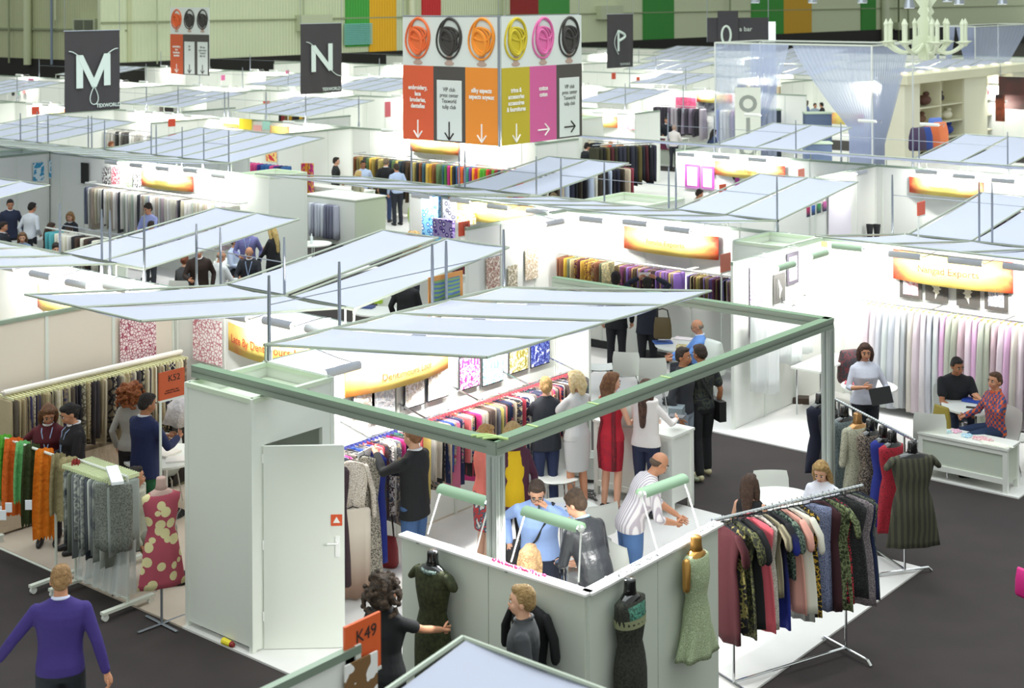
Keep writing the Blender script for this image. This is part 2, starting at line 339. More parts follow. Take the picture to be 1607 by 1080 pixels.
# ------------------------------------------------------------------ storage closets
def closet(name, u0, u1, v0, v1, label, door=None, h=2.5, lift=0.03):
    o = thing(name, label, 'storage closet', ((u0 + u1) / 2, (v0 + v1) / 2, 0))
    w, d = (u1 - u0) / 2, (v1 - v0) / 2
    def side(nm, x0, y0, x1, y1, m=PANEL, hole=None):
        L_ = math.hypot(x1 - x0, y1 - y0); M = Matrix.Translation((x0, y0, 0)) @ Matrix.Rotation(math.atan2(y1 - y0, x1 - x0), 4, 'Z'); b = MB()
        if hole:
            a0, a1, hz = hole
            b.box((a0 / 2, 0, (h + lift) / 2), (a0, 0.03, h - lift), 0, M); b.box(((a1 + L_) / 2, 0, (h + lift) / 2), (L_ - a1, 0.03, h - lift), 0, M)
            b.box(((a0 + a1) / 2, 0, (h + hz) / 2), (a1 - a0, 0.03, h - hz), 0, M)
            for q in (a0, a1): b.box((q, 0, hz / 2), (0.03, 0.05, hz), 0, M)
        else: b.box((L_ / 2, 0, (h + lift + 0.04) / 2), (L_ - 0.01, 0.03, h - lift - 0.04), 0, M)
        b.box((L_ / 2, 0, h - 0.02), (L_, 0.055, 0.045), 1, M)
        return b.build(nm, [m, GREENISH], o)
    side('front_panel', -w, -d, w, -d); side('back_panel', w, d, -w, d); side('side_panel', -w, d, -w, -d)
    side('side_panel', w, -d, w, d, PANEL, door and door[:3])
    b = MB(); b.box((0, 0, h - 0.16), (2 * w - 0.05, 2 * d - 0.05, 0.02)); b.build('top_panel', GREENISH, o)
    for x in (-w, w):
        for y in (-d, d): b = MB(); b.box((x, y, h / 2), (0.05, 0.05, h)); b.build('corner_post', PANEL, o)
    if door:
        a0, a1, hz, op = door; e = thing_part = None
        dw = a1 - a0; M = Matrix.Translation((w + 0.02, -d + a0, 0)) @ Matrix.Rotation(PI / 2 - op, 4, 'Z')
        b = MB(); b.box((dw / 2, 0, hz / 2 + 0.01), (dw - 0.01, 0.035, hz - 0.03), 0, M); dr = b.build('door', PANEL, o)
        b = MB(); b.box((dw - 0.07, -0.022, 1.02), (0.045, 0.012, 0.2), 0, M); b.tube([M @ Vector((dw - 0.07, -0.02, 1.06)), M @ Vector((dw - 0.07, -0.06, 1.06)), M @ Vector((dw - 0.17, -0.06, 1.06))], 0.009, 8); b.build('handle', mat('#f3f3f0', 0.3), dr)
        b = MB(); b.box((dw - 0.08, -0.021, 1.28), (0.11, 0.006, 0.11), 0, M); w1 = b.build('warning_sign', mat('#d2542c', 0.5), dr)
        b = MB(); b.prism([(-0.035, -0.025), (0.035, -0.025), (0, 0.035)], 0.004, 0, M @ Matrix.Translation((dw - 0.08, -0.024, 1.28)) @ Matrix.Rotation(PI / 2, 4, 'X')); b.build('warning_triangle', mat('#f0efe8', 0.5), dr)
        for q in (0.3, 1.0, 1.85): b = MB(); b.tube([M @ Vector((0, -0.01, q)), M @ Vector((0, -0.01, q + 0.09))], 0.011, 8); b.build('hinge', mat('#f2f2ee', 0.4), dr)
    return o
closet('storage_closet', -12.03, -11.03, 9.25, 10.3, 'tall white storage closet with open door and pale green top at the carpet edge', (0.12, 0.92, 2.02, 0.84))
closet('storage_closet', -25.6, -24.57, 21.12, 22.2, 'closed grey-green closet behind the blonde woman in black')
closet('storage_closet', -12.15, -11.27, 20.15, 21.26, 'white closet with green top beside the two framed black lace prints')
closet('storage_closet', -34.45, -33.4, 19.95, 21.15, 'white closet with green top beside the two blue posters')
closet('storage_closet', -16.9, -15.5, 22.4, 23.8, 'white closet with wide green top in front of the magenta frames')
closet('storage_closet', -29.4, -28.35, 37.6, 38.7, 'tall grey closet behind the dark fabric racks')
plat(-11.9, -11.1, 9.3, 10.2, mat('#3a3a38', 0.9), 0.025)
b = MB(); p = Vector((-11.42, 9.2, 0.045)); b.tube([p, p + Vector((0.12, 0, 0))], [0.035, 0.03], 10); b.tube([p + Vector((0.12, 0, 0)), p + Vector((0.16, 0, 0))], [0.03, 0.02], 10, 1)
o = b.build('tape_roll_packet', [mat('#e8d830', 0.5), mat('#8a2018', 0.5)]); tag(o, 'small yellow and red packet lying at the foot of the storage closet', 'packet')

# ------------------------------------------------------------------ truss frame over the big stand
tr = thing('frame_truss', 'grey-green aluminium frame of beams on posts around the big stand', 'truss', (-8.03, 9.4, 0))
BM = mat('#95a193', 0.45, 0.3); BT = mat('#6d8a6c', 0.5, 0.2); GRV = mat('#4c554e', 0.6)
def beam(nm, p0, p1, par, s=0.115):
    p0, p1 = Vector(p0), Vector(p1); d = p1 - p0; L_ = d.length; ang = math.atan2(d.y, d.x)
    M = Matrix.Translation(p0) @ Matrix.Rotation(ang, 4, 'Z')
    b = MB()
    b.box((L_ / 2, 0, 0), (L_, s - 0.012, s), 0, M)
    b.box((L_ / 2, 0, s / 2 + 0.001), (L_, s, 0.006), 1, M)
    for sg in (-1, 1):
        for z in (-0.0375, 0.0375): b.box((L_ / 2, sg * s / 2 * 0.96, z), (L_ - 0.02, 0.012, 0.036), 0, M)
        b.box((L_ / 2, sg * s / 2 * 0.9, 0), (L_ - 0.02, 0.008, 0.038), 0, M); b.box((L_ / 2, sg * (s / 2 - 0.001), 0), (L_ - 0.04, 0.003, 0.004), 2, M)
    return b.build(nm, [BM, BT, GRV], par)
def post(x, y, h, par, s=0.115):
    b = MB(); b.box((x, y, h / 2), (s, s, h), 1)
    for dx, dy in ((1, 0), (-1, 0), (0, 1), (0, -1)):
        for q in (-0.03, 0.03): b.box((x + dx * s / 2 + (q if dy else 0), y + dy * s / 2 + (q if dx else 0), h / 2), (0.01 if dx else 0.022, 0.01 if dy else 0.022, h - 0.03), 1)
        b.box((x + dx * s / 2, y + dy * s / 2, h / 2), (0.004 if dx else 0.006, 0.004 if dy else 0.006, h - 0.04), 2)
    b.box((x, y, 0.01), (s + 0.06, s + 0.06, 0.02), 0)
    return b.build('post', [BM, mat('#b4bbb6', 0.4, 0.25), GRV], par)
o0 = Vector((-8.03, 9.4, 0))
beam('beam', Vector((-12.1, 9.4, 2.58)) - o0, Vector((-8.0, 9.4, 2.58)) - o0, tr)
beam('beam', Vector((-8.03, 9.34, 2.58)) - o0, Vector((-8.03, 15.45, 2.58)) - o0, tr)
beam('beam', Vector((-12.1, 15.4, 2.58)) - o0, Vector((-8.0, 15.4, 2.58)) - o0, tr)
post(0, 0, 2.525, tr); post(0, 6.0, 2.525, tr)
b = MB()
for q in (0, 0.06, 0.13): b.tube([(-0.22 + q, -0.06, 2.645), (-0.12 + q, 0.02, 2.655), (-0.03 + q, 0.05, 2.65)], 0.012, 6)
b.build('masking_tape', mat('#b5cf86', 0.6), tr)
for q in (0.5, 1.4, 2.6): b = MB(); b.box((0.0, q, 2.644), (0.12, 0.025, 0.006)); b.build('masking_tape', mat('#b5cf86', 0.6), tr)

# ------------------------------------------------------------------ low display wall at the corner of the big stand
dw = thing('display_wall', 'L-shaped chest-high white display wall with dresses hung outside', 'display wall', (-6.93, 9.22, 0))
def lowwall(nm, x0, y0, x1, y1, n):
    L_ = math.hypot(x1 - x0, y1 - y0); M = Matrix.Translation((x0, y0, 0)) @ Matrix.Rotation(math.atan2(y1 - y0, x1 - x0), 4, 'Z'); b = MB()
    for k in range(n): b.box((L_ * (k + 0.5) / n, 0, 0.83), (L_ / n - 0.008, 0.05, 1.66), 0, M)
    for k in range(n): b.box((L_ * (k + 0.2) / n, -0.03, 1.655), (0.03, 0.01, 0.02), 1, M)
    return b.build(nm, [mat('#d3d9cd', 0.5), INK], dw)
lowwall('wall_panel', -2.02, 0, 0, 0, 2); lowwall('wall_panel', 0, 0, 0, 1.93, 2)
b = MB(); b.box((-1.0, 0.0, 1.672), (2.06, 0.11, 0.02)); b.box((0.0, 0.99, 1.672), (0.11, 1.98, 0.02))
tp = b.build('counter_top', mat('#f1f1ee', 0.5), dw)
b = MB()
random.seed(3)
for k in range(60): b.box((random.uniform(-0.02, 0.02), 0.25 + k * 0.028, 1.684), (random.uniform(0.03, 0.09), 0.02, 0.004))
b.build('printed_edge', mat('#f6f6f4', 0.6, pat='blot', c2='#20242c', c3='#f6f6f4', scale=25.0), dw)
b = MB()
for k in range(46): b.ball((-1.0 + k * 0.0125 + random.uniform(-0.004, 0.004), 0.02 + random.uniform(-0.02, 0.02), 1.69), (0.009, 0.009, 0.012), 6, 4)
b.build('bead_trim', mat('#e0407c', 0.4), dw)

# ------------------------------------------------------------------ sails: bluish fabric panels over the spines, one metre bays, rising away from the spine
SAIL = mat('#dde1ef', 0.75, trans=0.55, bump=0.03, bscale=6.0)
FR = mat('#a9b2a4', 0.4, 0.5)
def sail(axis, spine, a0, a1, run, label, zl=2.68, zh=3.03, group='fabric sails over the stands'):
    """axis 'u': spine runs along X at Y=spine, panels from a0 to a1, rising toward +run; axis 'v' the other way round"""
    n = max(1, round(abs(a1 - a0))); w = (a1 - a0) / n
    def P(a, r, z=0):
        f = r / abs(run); zz = zl + (zh - zl) * f + z
        return (a, spine + math.copysign(r, run), zz) if axis == 'u' else (spine + math.copysign(r, run), a, zz)
    c = Vector(P((a0 + a1) / 2, 0)); c.z = 2.5
    o = thing('shade_sail', label, 'shade sail', c, 0, group)
    R = abs(run)
    for k in range(n):
        b = MB(); A0, A1 = a0 + w * k + 0.03, a0 + w * (k + 1) - 0.03; NS = 8; vs = []; fs = []
        for i in range(NS + 1):
            for j in range(5):
                f = i / NS; g = j / 4; sag = -0.035 * math.sin(PI * g) * (0.6 + 0.4 * math.sin(PI * f)) - 0.03 * math.sin(PI * f)
                vs.append(Vector(P(A0 + (A1 - A0) * g, 0.03 + (R - 0.03) * f, sag)) - c)
        m_ = len(vs); vs += [v - Vector((0, 0, 0.004)) for v in vs]
        for i in range(NS):
            for j in range(4):
                q = i * 5 + j; f_ = (q, q + 1, q + 6, q + 5); fs.append(f_); fs.append(tuple(x + m_ for x in reversed(f_)))
        b.add(vs, fs); b.build('fabric_panel', SAIL, o, True)
    b = MB()
    for k in range(n + 1):
        a = a0 + w * k
        b.tube([Vector(P(a, 0)) - c, Vector(P(a, R)) - c], 0.016, 6)
    b.tube([Vector(P(a0 - 0.02, 0)) - c, Vector(P(a1 + 0.02, 0)) - c], 0.022, 6); b.tube([Vector(P(a0, R)) - c, Vector(P(a1, R)) - c], 0.013, 6)
    for k in range(n + 1):
        a = a0 + w * k; q = Vector(P(a, 0)) - c; b.tube([q, (q.x, q.y, 0.0)], 0.014, 6)
    b.build('frame_tubes', FR, o)
    return o
sail('v', -12.05, 10.3, 14.25, 3.15, 'four-bay blue-grey sail rising over the big stand beside the storage closet')
sail('u', 2.75, -5.1, 0.9, 2.95, 'pale sail corner cut off by the bottom edge of the picture')
sail('u', 12.15, -14.95, -12.75, -2.95, 'two-bay sail over the lace stand left of the closet')
sail('u', 12.15, -15.0, -13.9, 2.9, 'single narrow sail behind the lace stand, farther from the portrait print')
sail('u', 12.15, -13.75, -12.6, 2.9, 'single narrow sail nearest the framed portrait print')
sail('u', 12.15, -18.75, -16.75, 2.85, 'two-bay sail in front of the blonde woman and seated buyers')
sail('u', 12.15, -22.8, -17.4, -2.85, 'wide low sail at the left edge above the lit lamps')
sail('u', 12.15, -27.2, -23.45, 2.8, 'sail tip at the left edge near the white-shirted man')
sail('u', 21.25, -30.9, -26.1, 2.95, 'broad four-bay sail above the red and purple fabrics')
sail('u', 21.25, -36.0, -26.0, -2.9, 'long sail seen edge-on above the blue posters and lamps')
sail('u', 21.25, -38.2, -33.7, 2.95, 'sail below the M banner at the left edge')
sail('u', 21.3, -19.2, -17.1, 2.95, 'two-bay sail below the hanging sign cube')
sail('u', 21.3, -21.8, -17.3, -2.9, 'thin sail edge above the purple flowered cloth')
sail('u', 21.35, -14.1, -12.05, 2.95, 'two-bay sail in front of the closet with the green top beside the magenta frames')
sail('u', 21.35, -16.8, -12.05, -2.9, 'long thin sail edge above the exhibitor sign with printed yellow centre')
sail('u', 21.35, -9.75, -6.7, 2.95, 'large sail at the right edge over the sheer curtains stand')
sail('u', 21.35, -9.8, -6.6, -2.9, 'low front sail above the red exhibitor sign at the right')
sail('u', 31.4, -19.5, -17.2, 2.95, 'two-bay sail in front of the white draped pavilion')
sail('u', 31.4, -22.5, -17.2, -2.9, 'thin sail edge below the white draped pavilion')
sail('u', 31.4, -14.2, -12.0, 2.95, 'two-bay sail at the right edge in front of the shelf unit')
sail('u', 31.4, -16.8, -9.0, -2.9, 'thin sail edge running below the shelf unit to the right edge')
sail('u', 31.2, -38.2, -34.4, 2.95, 'sail below the N banner')
sail('u', 31.2, -44.6, -40.9, 2.95, 'sail between the M banner and the small hanging sign')
sail('u', 31.2, -56.5, -52.5, 2.95, 'sail at the far left edge below the hall plinth')
sail('u', 41.5, -49.8, -46.6, 2.95, 'far sail just left of the N banner')
sail('u', 41.5, -31.8, -29.4, 2.95, 'sail between the sign cube and the pink fabric picture')
sail('u', 41.5, -45.0, -41.0, 2.95, 'far sail directly behind the N banner')
sail('u', 41.5, -64.5, -61.0, 2.95, 'far sail at the left edge under the hall plinth')
sail('u', 52, -36.6, -33.7, 2.95, 'sail above the pink fabric picture')
sail('u', 52, -46.5, -42.5, 2.95, 'far sail left of the P banner')
FS = [(62, -44, -40), (62, -37, -33), (62, -30, -26), (72.2, -50, -46), (72.2, -42, -38), (82.4, -56, -52), (82.4, -47, -43), (72.2, -33, -29)]
for i, (v, a, b_) in enumerate(FS): sail('u', v, a, b_, 2.95, 'pale sail far back in the hall, one of those behind the P banner', group='sails far back in the hall')

# ------------------------------------------------------------------ scaffold poles and rails on the spines
def poles(spec, z0=2.5, z1=3.42, axis='u', spine=0, label='', cross=True, r=0.017):
    a0 = min(spec); o = thing('scaffold_poles', label, 'scaffold poles', ((a0, spine, z0) if axis == 'u' else (spine, a0, z0)), 0, 'upright poles on the partition tops')
    def Q(a, z): return (a - a0, 0, z - z0) if axis == 'u' else (0, a - a0, z - z0)
    for a in spec:
        b = MB(); b.tube([Q(a, z0), Q(a, z0 + 0.1), Q(a, z0 + 0.18), Q(a, z1 - 0.2), Q(a, z1)], [r * 1.7, r * 1.7, r, r, r * 0.7], 8); b.build('pole', STEEL, o)
    if cross:
        b = MB(); b.tube([Q(min(spec), z1 - 0.32), Q(max(spec), z1 - 0.32)], 0.007, 6); b.build('cross_rail', STEEL, o)
poles([10.36, 11.4, 12.95, 13.2, 14.3], axis='v', spine=-12.06, label='row of dark poles rising beside the closet above the big sail', r=0.02)
poles([-18.8, -17.75, -17.55, -16.75], spine=12.15, label='poles in front of the plaid-shirted and seated visitors')
poles([-15.6, -15.1, -13.85], spine=12.15, label='poles in front of the seated men in the next stand')
poles([-30.9, -29.0, -28.8, -27.8], spine=21.25, label='poles in front of the broad four-bay sail')
poles([-27.0, -26.1], spine=21.25, label='pair of poles at the end of the broad four-bay sail')
poles([-36.2, -34.7, -33.4], spine=21.25, label='poles below the M banner', r=0.02)
poles([-33.9, -31.6, -31.45], spine=21.25, z1=3.5, label='three poles just left of the broad sail')
poles([-20.4, -19.1, -18.95, -17.15], spine=21.3, label='poles below the hanging sign cube')
poles([-16.6, -15.6, -14.2, -14.05, -12.05], spine=21.35, label='poles above the yellow exhibitor sign')
poles([-10.0, -8.6, -8.4, -7.0], spine=21.35, z1=3.6, label='poles at the right edge over the red exhibitor sign')
poles([-20.9, -19.5, -19.35, -17.2], spine=31.4, label='poles before the draped pavilion')
poles([-16.0, -14.2, -14.05, -12.0], spine=31.4, label='poles before the shelf unit')
for v, us in [(31.1, [-57, -54, -51, -46.5, -44.6, -42.7, -40.9, -38.4, -38.2, -36.3, -34.4, -32.0]), (41.5, [-66, -62, -57, -53, -50, -47, -44, -40, -37, -31.8, -29.4, -27]), (52, [-70, -66, -62, -57, -52, -48, -44, -40, -36.6, -33.7, -30, -26]), (62, [-66, -60, -54, -48, -42, -36, -30, -24, -18]), (72, [-66, -58, -50, -42, -34, -26])]:
    poles(us, spine=v, label={31.1: 'long row of poles behind the M banner', 41.5: 'long row of far poles across the N banner', 52: 'long row of poles before the hall plinth', 62: 'far poles behind the P banner', 72: 'farthest row of poles under the coloured wall panels'}[v], r=0.02)
# ------------------------------------------------------------------ wall-mounted things are placed where the pixel's ray meets the wall
def W(x, y, axis, c):
    d = G(x, y, t=1.0) - Vector((0, 0, CAMH)); t = c / (d.y if axis == 'u' else d.x)
    return Vector((d.x * t, d.y * t, CAMH + d.z * t))
def wallbox(axis, c, x0, y0, x1, y1):
    """centre, width along the wall, height of a wall rectangle from its top-left and bottom-right pixels"""
    p, q = W(x0, y0, axis, c), W(x1, y1, axis, c)
    i = 0 if axis == 'u' else 1
    # the pixel corners are not on one horizontal, so take the heights at the two sides
    return (p + q) / 2, abs(q[i] - p[i]), abs(p.z - q.z)
LIGHTS = True
# ------------------------------------------------------------------ spot lamps on arms over the partitions
def lamp(x, y, axis, c, off, label, ln=0.52, power=34, m=LAMPG, z=None, group='lamps on the partition tops'):
    """c: wall position, off: signed distance of the lamp from the wall; the lamp shines back on the wall"""
    p = W(x, y, axis, c + off) if z is None else Vector((x, z, 0))
    rz = 0 if axis == 'u' else PI / 2
    if z is not None: p = Vector((x, c + off, z)) if axis == 'u' else Vector((c + off, x, z))
    o = thing('wall_lamp', label, 'lamp', p, rz, group)
    s = 1 if off < 0 else -1
    if axis == 'v': s = -s
    b = MB(); vs = []; fs = []; N_ = 8
    for i in range(N_ + 1):
        t = math.radians(-40) + math.radians(195) * i / N_; 
        for sx in (-1, 1): vs.append((sx * ln / 2, -s * 0.055 * math.sin(t) * 0.9 - s * 0.01, 0.05 * math.cos(t)))
    for i in range(N_): fs.append((2 * i, 2 * i + 1, 2 * i + 3, 2 * i + 2))
    b.add(vs, fs); sh = b.build('lamp_shade', m, o, True)
    b = MB(); b.tube([(-ln / 2 + 0.02, s * 0.012, -0.005), (ln / 2 - 0.02, s * 0.012, -0.005)], 0.014, 8); b.build('light_tube', EMIT, o)
    b = MB(); a = abs(off); b.tube([(ln / 2 - 0.02, 0, 0.0), (ln / 2 + 0.03, 0, 0.0)], 0.012, 6); b.tube([(ln / 2 + 0.02, 0, 0), (ln / 2 + 0.02, s * a * 0.6, 0.02), (ln / 2 - 0.1, s * a, 2.5 - p.z)], 0.008, 6)
    b.build('lamp_arm', CHROME, o)
    if power:
        l = area('tube_light', (0, s * 0.012, -0.018), (0, 0, 0), ln * 0.95, 0.03, power * 0.9, (1.0, 0.985, 0.95), o)
        l.rotation_euler = (math.radians(48) * s, 0, 0)
    return o
near = [(10, 419), (66, 432), (123, 446), (184, 452)]
for i, (x, y) in enumerate(near): lamp(x, y, 'u', 12.2, -0.55, ORD[i].capitalize() + ' lamp from the left edge above the sail at the lace stand', power=55)
for i, (x, y) in enumerate([(369, 496), (438, 507), (506, 520)]): lamp(x, y, 'u', 12.2, -0.6, ORD[i].capitalize() + ' lamp from the left above the yellow lace stand sign', power=40)
lamp(535, 580, 'v', -12.08, 0.6, 'Lamp next to the closet above the orange sign with posters below', power=100)
for i, v in enumerate([11.9, 12.95, 14.0]): lamp(v, 0, 'v', -12.08, 0.6, 'Lamp under the big sail lighting the poster wall', z=2.52, power=110)
for i, (x, y) in enumerate([(177, 255), (216, 260), (257, 265), (301, 268), (345, 276)]): lamp(x, y, 'u', 21.25, -0.5, ORD[i].capitalize() + ' lamp from the left over the white fabric rail', power=42)
for i, (x, y) in enumerate([(663, 308), (724, 315), (783, 325), (845, 332)]): lamp(x, y, 'u', 21.35, -0.6, ORD[i].capitalize() + ' lamp from the left over the flowered cloth stand', power=38)
lamp(868, 350, 'v', -16.45, 0.5, 'Single lamp on the white partition beside the hanging art cloths', power=40)
for i, (x, y) in enumerate([(998, 350), (1064, 361)]): lamp(x, y, 'u', 21.35, -0.6, ('Left' if i == 0 else 'Right') + ' lamp above the yellow exhibitor sign over the sample shelf', power=50)
lamp(930, 345, 'u', 21.35, -0.6, 'Lamp near the corner over the sample shelf', power=40)
for i, (x, y) in enumerate([(1331, 388), (1421, 401), (1516, 411), (1603, 420)]): lamp(x, y, 'u', 21.35, -0.75, ORD[i].capitalize() + ' lamp from the left over the sheer curtain stand', m=LAMPV if i == 0 else LAMPG, power=60)
for i, (x, y) in enumerate([(1231, 418), (1283, 400)]): lamp(x, y, 'v', -11.2, 0.6, ('Front' if i == 0 else 'Rear') + ' green-grey lamp above the black lace prints on the partition', m=LAMPV, power=45)
for i, (x, y) in enumerate([(1078, 243), (1133, 247), (1190, 251)]): lamp(x, y, 'u', 31.4, -0.5, ORD[i].capitalize() + ' lamp from the left above the magenta frames', power=48)
for i, (x, y) in enumerate([(1455, 270), (1514, 277), (1575, 284)]): lamp(x, y, 'u', 31.4, -0.5, ORD[i].capitalize() + ' lamp from the left above the premium fabric sign', power=48)
lamp(1350, 272, 'v', -15.1, 0.5, 'Lamp on the partition above the black bow display', power=40)
for i, (x, y) in enumerate([(207, 174), (236, 176), (266, 178), (296, 182), (340, 186), (455, 192), (470, 195)]): lamp(x, y, 'u', 31.0, -0.5, ORD[i].capitalize() + ' lamp from the left along the far white wall below the M banner', power=55)
for i, (x, y) in enumerate([(48, 163), (73, 165), (98, 166)]): lamp(x, y, 'u', 31.0, -0.5, ORD[i].capitalize() + ' lamp from the left edge beside the orange sign under the M banner', power=55)
for i, (x, y) in enumerate([(660, 206), (610, 205), (760, 214), (710, 211)]): lamp(x, y, 'u', 31.0, -0.5, 'Lamp above the rainbow garment rail, ' + ['below the embroidery panel', 'near the corner post', 'below the silky panel', 'in the middle'][i], power=80)
for i, (x, y) in enumerate([(940, 177), (978, 179)]): lamp(x, y, 'u', 41.5, -0.5, ('Left' if i == 0 else 'Right') + ' lamp above the far sign beside the hanging cube', power=60)
k = 0
for v, us in [(31.4, [-10.5, -8.5]), (31.0, [-54, -48]), (41.5, [-67, -63, -58.5, -56.5, -52.5, -50.5, -46.5, -44, -40, -38, -34.5, -24, -20, -18, -12]), (52, [-69, -65.5, -61, -59.5, -55, -52.5, -48.5, -46.5, -41.5, -39, -34.8, -32.7, -30.5, -20, -14]), (62, [-66, -60, -54, -48, -42, -36, -30, -24, -18]), (72.2, [-64, -56, -48, -40, -32, -24]), (82.4, [-60, -48, -36, -24])]:
    for u in us: lamp(u, 0, 'u', v, -0.5, 'Small lamp on a far partition top beneath the hall wall', z=2.6, power=95 if v < 55 else 190, ln=0.6, group='small lamps on the far partitions')

# ------------------------------------------------------------------ bowed exhibitor signs
def bow_sign(axis, c, side, x0, y0, x1, y1, h, label, txt='', c2='#d8402c', c3='#e06848', tsize=0.12, tc='#a8301c'):
    p, q = W(x0, y0, axis, c), W(x1, y1, axis, c); i = 0 if axis == 'u' else 1
    L_ = abs(q[i] - p[i]); zt = max(p.z, q.z) if abs(p.z - q.z) < 0.25 else p.z
    zt = (p.z + q.z) / 2
    cc = (p + q) / 2
    o = thing('exhibitor_sign', label, 'sign', (cc.x, cc.y, zt - h), 0 if axis == 'u' else PI / 2)
    vs = []; fs = []; N_ = 20; s = side
    for j in range(N_ + 1):
        f = j / N_; x = (f - 0.5) * L_; y = s * (0.04 + 0.17 * math.sin(PI * f))
        for yy in (y, y - s * 0.01): vs += [(x, yy, 0), (x, yy, h)]
    for j in range(N_):
        a = 4 * j; fs += [(a, a + 4, a + 5, a + 1), (a + 2, a + 3, a + 7, a + 6), (a + 1, a + 5, a + 7, a + 3), (a, a + 2, a + 6, a + 4)]
    b = MB(); b.add(vs, fs); b.build('curved_panel', mat('#fbe27a', 0.5, pat='sign', c2=c2, c3=c3), o, True)
    vs = [(0, s * 0.02, 0)]; b = MB(); poly = [(-L_ / 2, 0)] + [((j / 12 - 0.5) * L_, s * (0.03 + 0.16 * math.sin(PI * j / 12))) for j in range(13)] + [(L_ / 2, 0)]
    if s > 0: poly = poly[::-1]
    b.prism(poly, 0.01); b.build('base_shelf', WHITE, o)
    if txt: e = text(txt, tsize, mat(tc, 0.6), o, (0, 0, h * 0.5), (PI / 2, 0, 0)); e['bend'] = L_
    return o
bow_sign('u', 12.15, -1, 362, 497, 510, 545, 0.36, 'yellow to orange bowed exhibitor sign over the lace stand by the closet', 'Lace By Dentimours Lace', tsize=0.15, c3='#f6c860')
bow_sign('v', -12.05, -1, 538, 572, 700, 545, 0.31, 'orange bowed exhibitor sign above the white posters of the big stand', 'Dentimours Lace', tsize=0.12, c3='#f2a04c', c2='#f2a04c')
bow_sign('u', 12.15, -1, 62, 442, 150, 468, 0.34, 'printed orange sign mostly hidden by the lace stand sail at the left')
bow_sign('u', 21.2, -1, 224, 268, 305, 276, 0.36, 'orange bowed sign above the white fabric rail with seated buyers', 'Salonetextile', tsize=0.1)
bow_sign('u', 21.3, -1, 706, 311, 838, 322, 0.38, 'orange bowed sign beside the blue and purple flowered cloths', '', c2='#f2936a', c3='#f09a6a')
bow_sign('u', 21.3, -1, 981, 354, 1129, 371, 0.40, 'yellow bowed sign with red right end above the sample shelf', 'Familia Exports', tsize=0.13)
bow_sign('u', 21.3, -1, 1403, 392, 1591, 410, 0.46, 'red and orange bowed sign above the four lace prints', 'Nangad Exports', c2='#e0432e', c3='#dc5a40', tsize=0.15)
bow_sign('u', 31.35, -1, 1123, 251, 1233, 261, 0.36, 'yellow bowed sign above the magenta frames', 'Lotus Shipping', tsize=0.1)
bow_sign('u', 31.35, -1, 1428, 276, 1545, 287, 0.36, 'yellow bowed sign on the wall behind the right-hand sail', 'Premium Fabrics', c3='#dd5238', tsize=0.1)
bow_sign('u', 30.95, -1, 645, 216, 722, 219, 0.42, 'orange bowed sign just below the hanging cube')
bow_sign('u', 41.45, -1, 912, 179, 970, 183, 0.40, 'orange bowed sign to the right of the hanging cube')
bow_sign('u', 51.9, -1, 1094, 146, 1150, 149, 0.36, 'orange bowed sign beside the pink fabric picture', c2='#e0432e', c3='#e0432e')
bow_sign('u', 51.9, -1, 1300, 175, 1356, 179, 0.45, 'reddish bowed sign seen through the pavilion drapes', c2='#e0432e', c3='#e0432e')
bow_sign('u', 61.9, -1, 1415, 118, 1456, 121, 0.5, 'orange sign beyond the pavilion on the right', c2='#f0a050', c3='#f0a050')
bow_sign('u', 30.95, -1, 275, 186, 322, 190, 0.36, 'pale orange sign beside the yellow scarves on the far wall')
bow_sign('u', 30.95, -1, 425, 196, 455, 199, 0.36, 'small orange sign at the far wall under the N banner')
bow_sign('u', 30.95, -1, 79, 168, 104, 171, 0.3, 'pale orange sign at the lower corner of the M banner')

# ------------------------------------------------------------------ orange stand-number flags
def flag(axis, c, x0, y0, x1, y1, label, txt='', m='#cf4f30', side=1, small=''):
    p, q = W(x0, y0, axis, c), W(x1, y1, axis, c); i = 0 if axis == 'u' else 1; L_ = abs(q[i] - p[i])
    cc = (p + q) / 2; z0 = min(q.z, p.z); h = abs(p.z - q.z)
    o = thing('number_sign', label, 'sign', (cc.x, cc.y, z0), 0 if axis == 'u' else PI / 2)
    b = MB(); b.box((0, 0, h / 2), (L_, 0.02, h)); b.build('board', mat(m, 0.55), o)
    b = MB(); b.box((0, 0, -0.012), (L_, 0.03, 0.02)); b.build('bracket', PANEL, o); b = MB(); pl = z0 if z0 < 2.15 and not txt.startswith('K49') else 0.35; b.box((-L_ / 2 + 0.02, 0.0, -pl / 2), (0.02, 0.02, pl)); b.build('post', PANEL, o)
    if txt:
        text(txt, h * 0.33, INK, o, (-side * 0 + (0.08 if side > 0 else -0.08) * L_, -side * 0.012, h * 0.72), (PI / 2, 0, 0 if side > 0 else PI))
        text(small, h * 0.085, INK, o, (0, -side * 0.012, h * 0.26), (PI / 2, 0, 0 if side > 0 else PI))
    return o
p = W(540, 1000, 'v', -6.35); 
o = flag('v', -6.35, 540, 985, 596, 1043, 'orange stand number board reading K49 in front of the curly-haired woman', 'K49', '#e0632f', 1, 'embroidery, lace\nbroderies, dentelles')
for g_ in o.children:
    if g_.name.startswith('lettering'): g_.rotation_euler = (PI / 2, 0, 0); g_.location.y = -0.013
o = flag('v', -13.0, 249, 586, 289, 619, 'orange stand number board reading K52 between lace banner and closet', 'K52', '#c4562c', 1, 'embroidery, lace\nbroderies, dentelles')
flag('v', -16.5, 720, 349, 737, 368, 'orange-red number board reading L54 beside the purple flowered cloth', 'L54', '#cf5238')
flag('v', -12.75, 1131, 400, 1146, 424, 'pale red number board beside the partition corner', '', '#dd7f68')
flag('v', -9.4, 1440, 318, 1451, 336, 'orange number board beneath the right-hand sail edge', '', '#d85a3c')
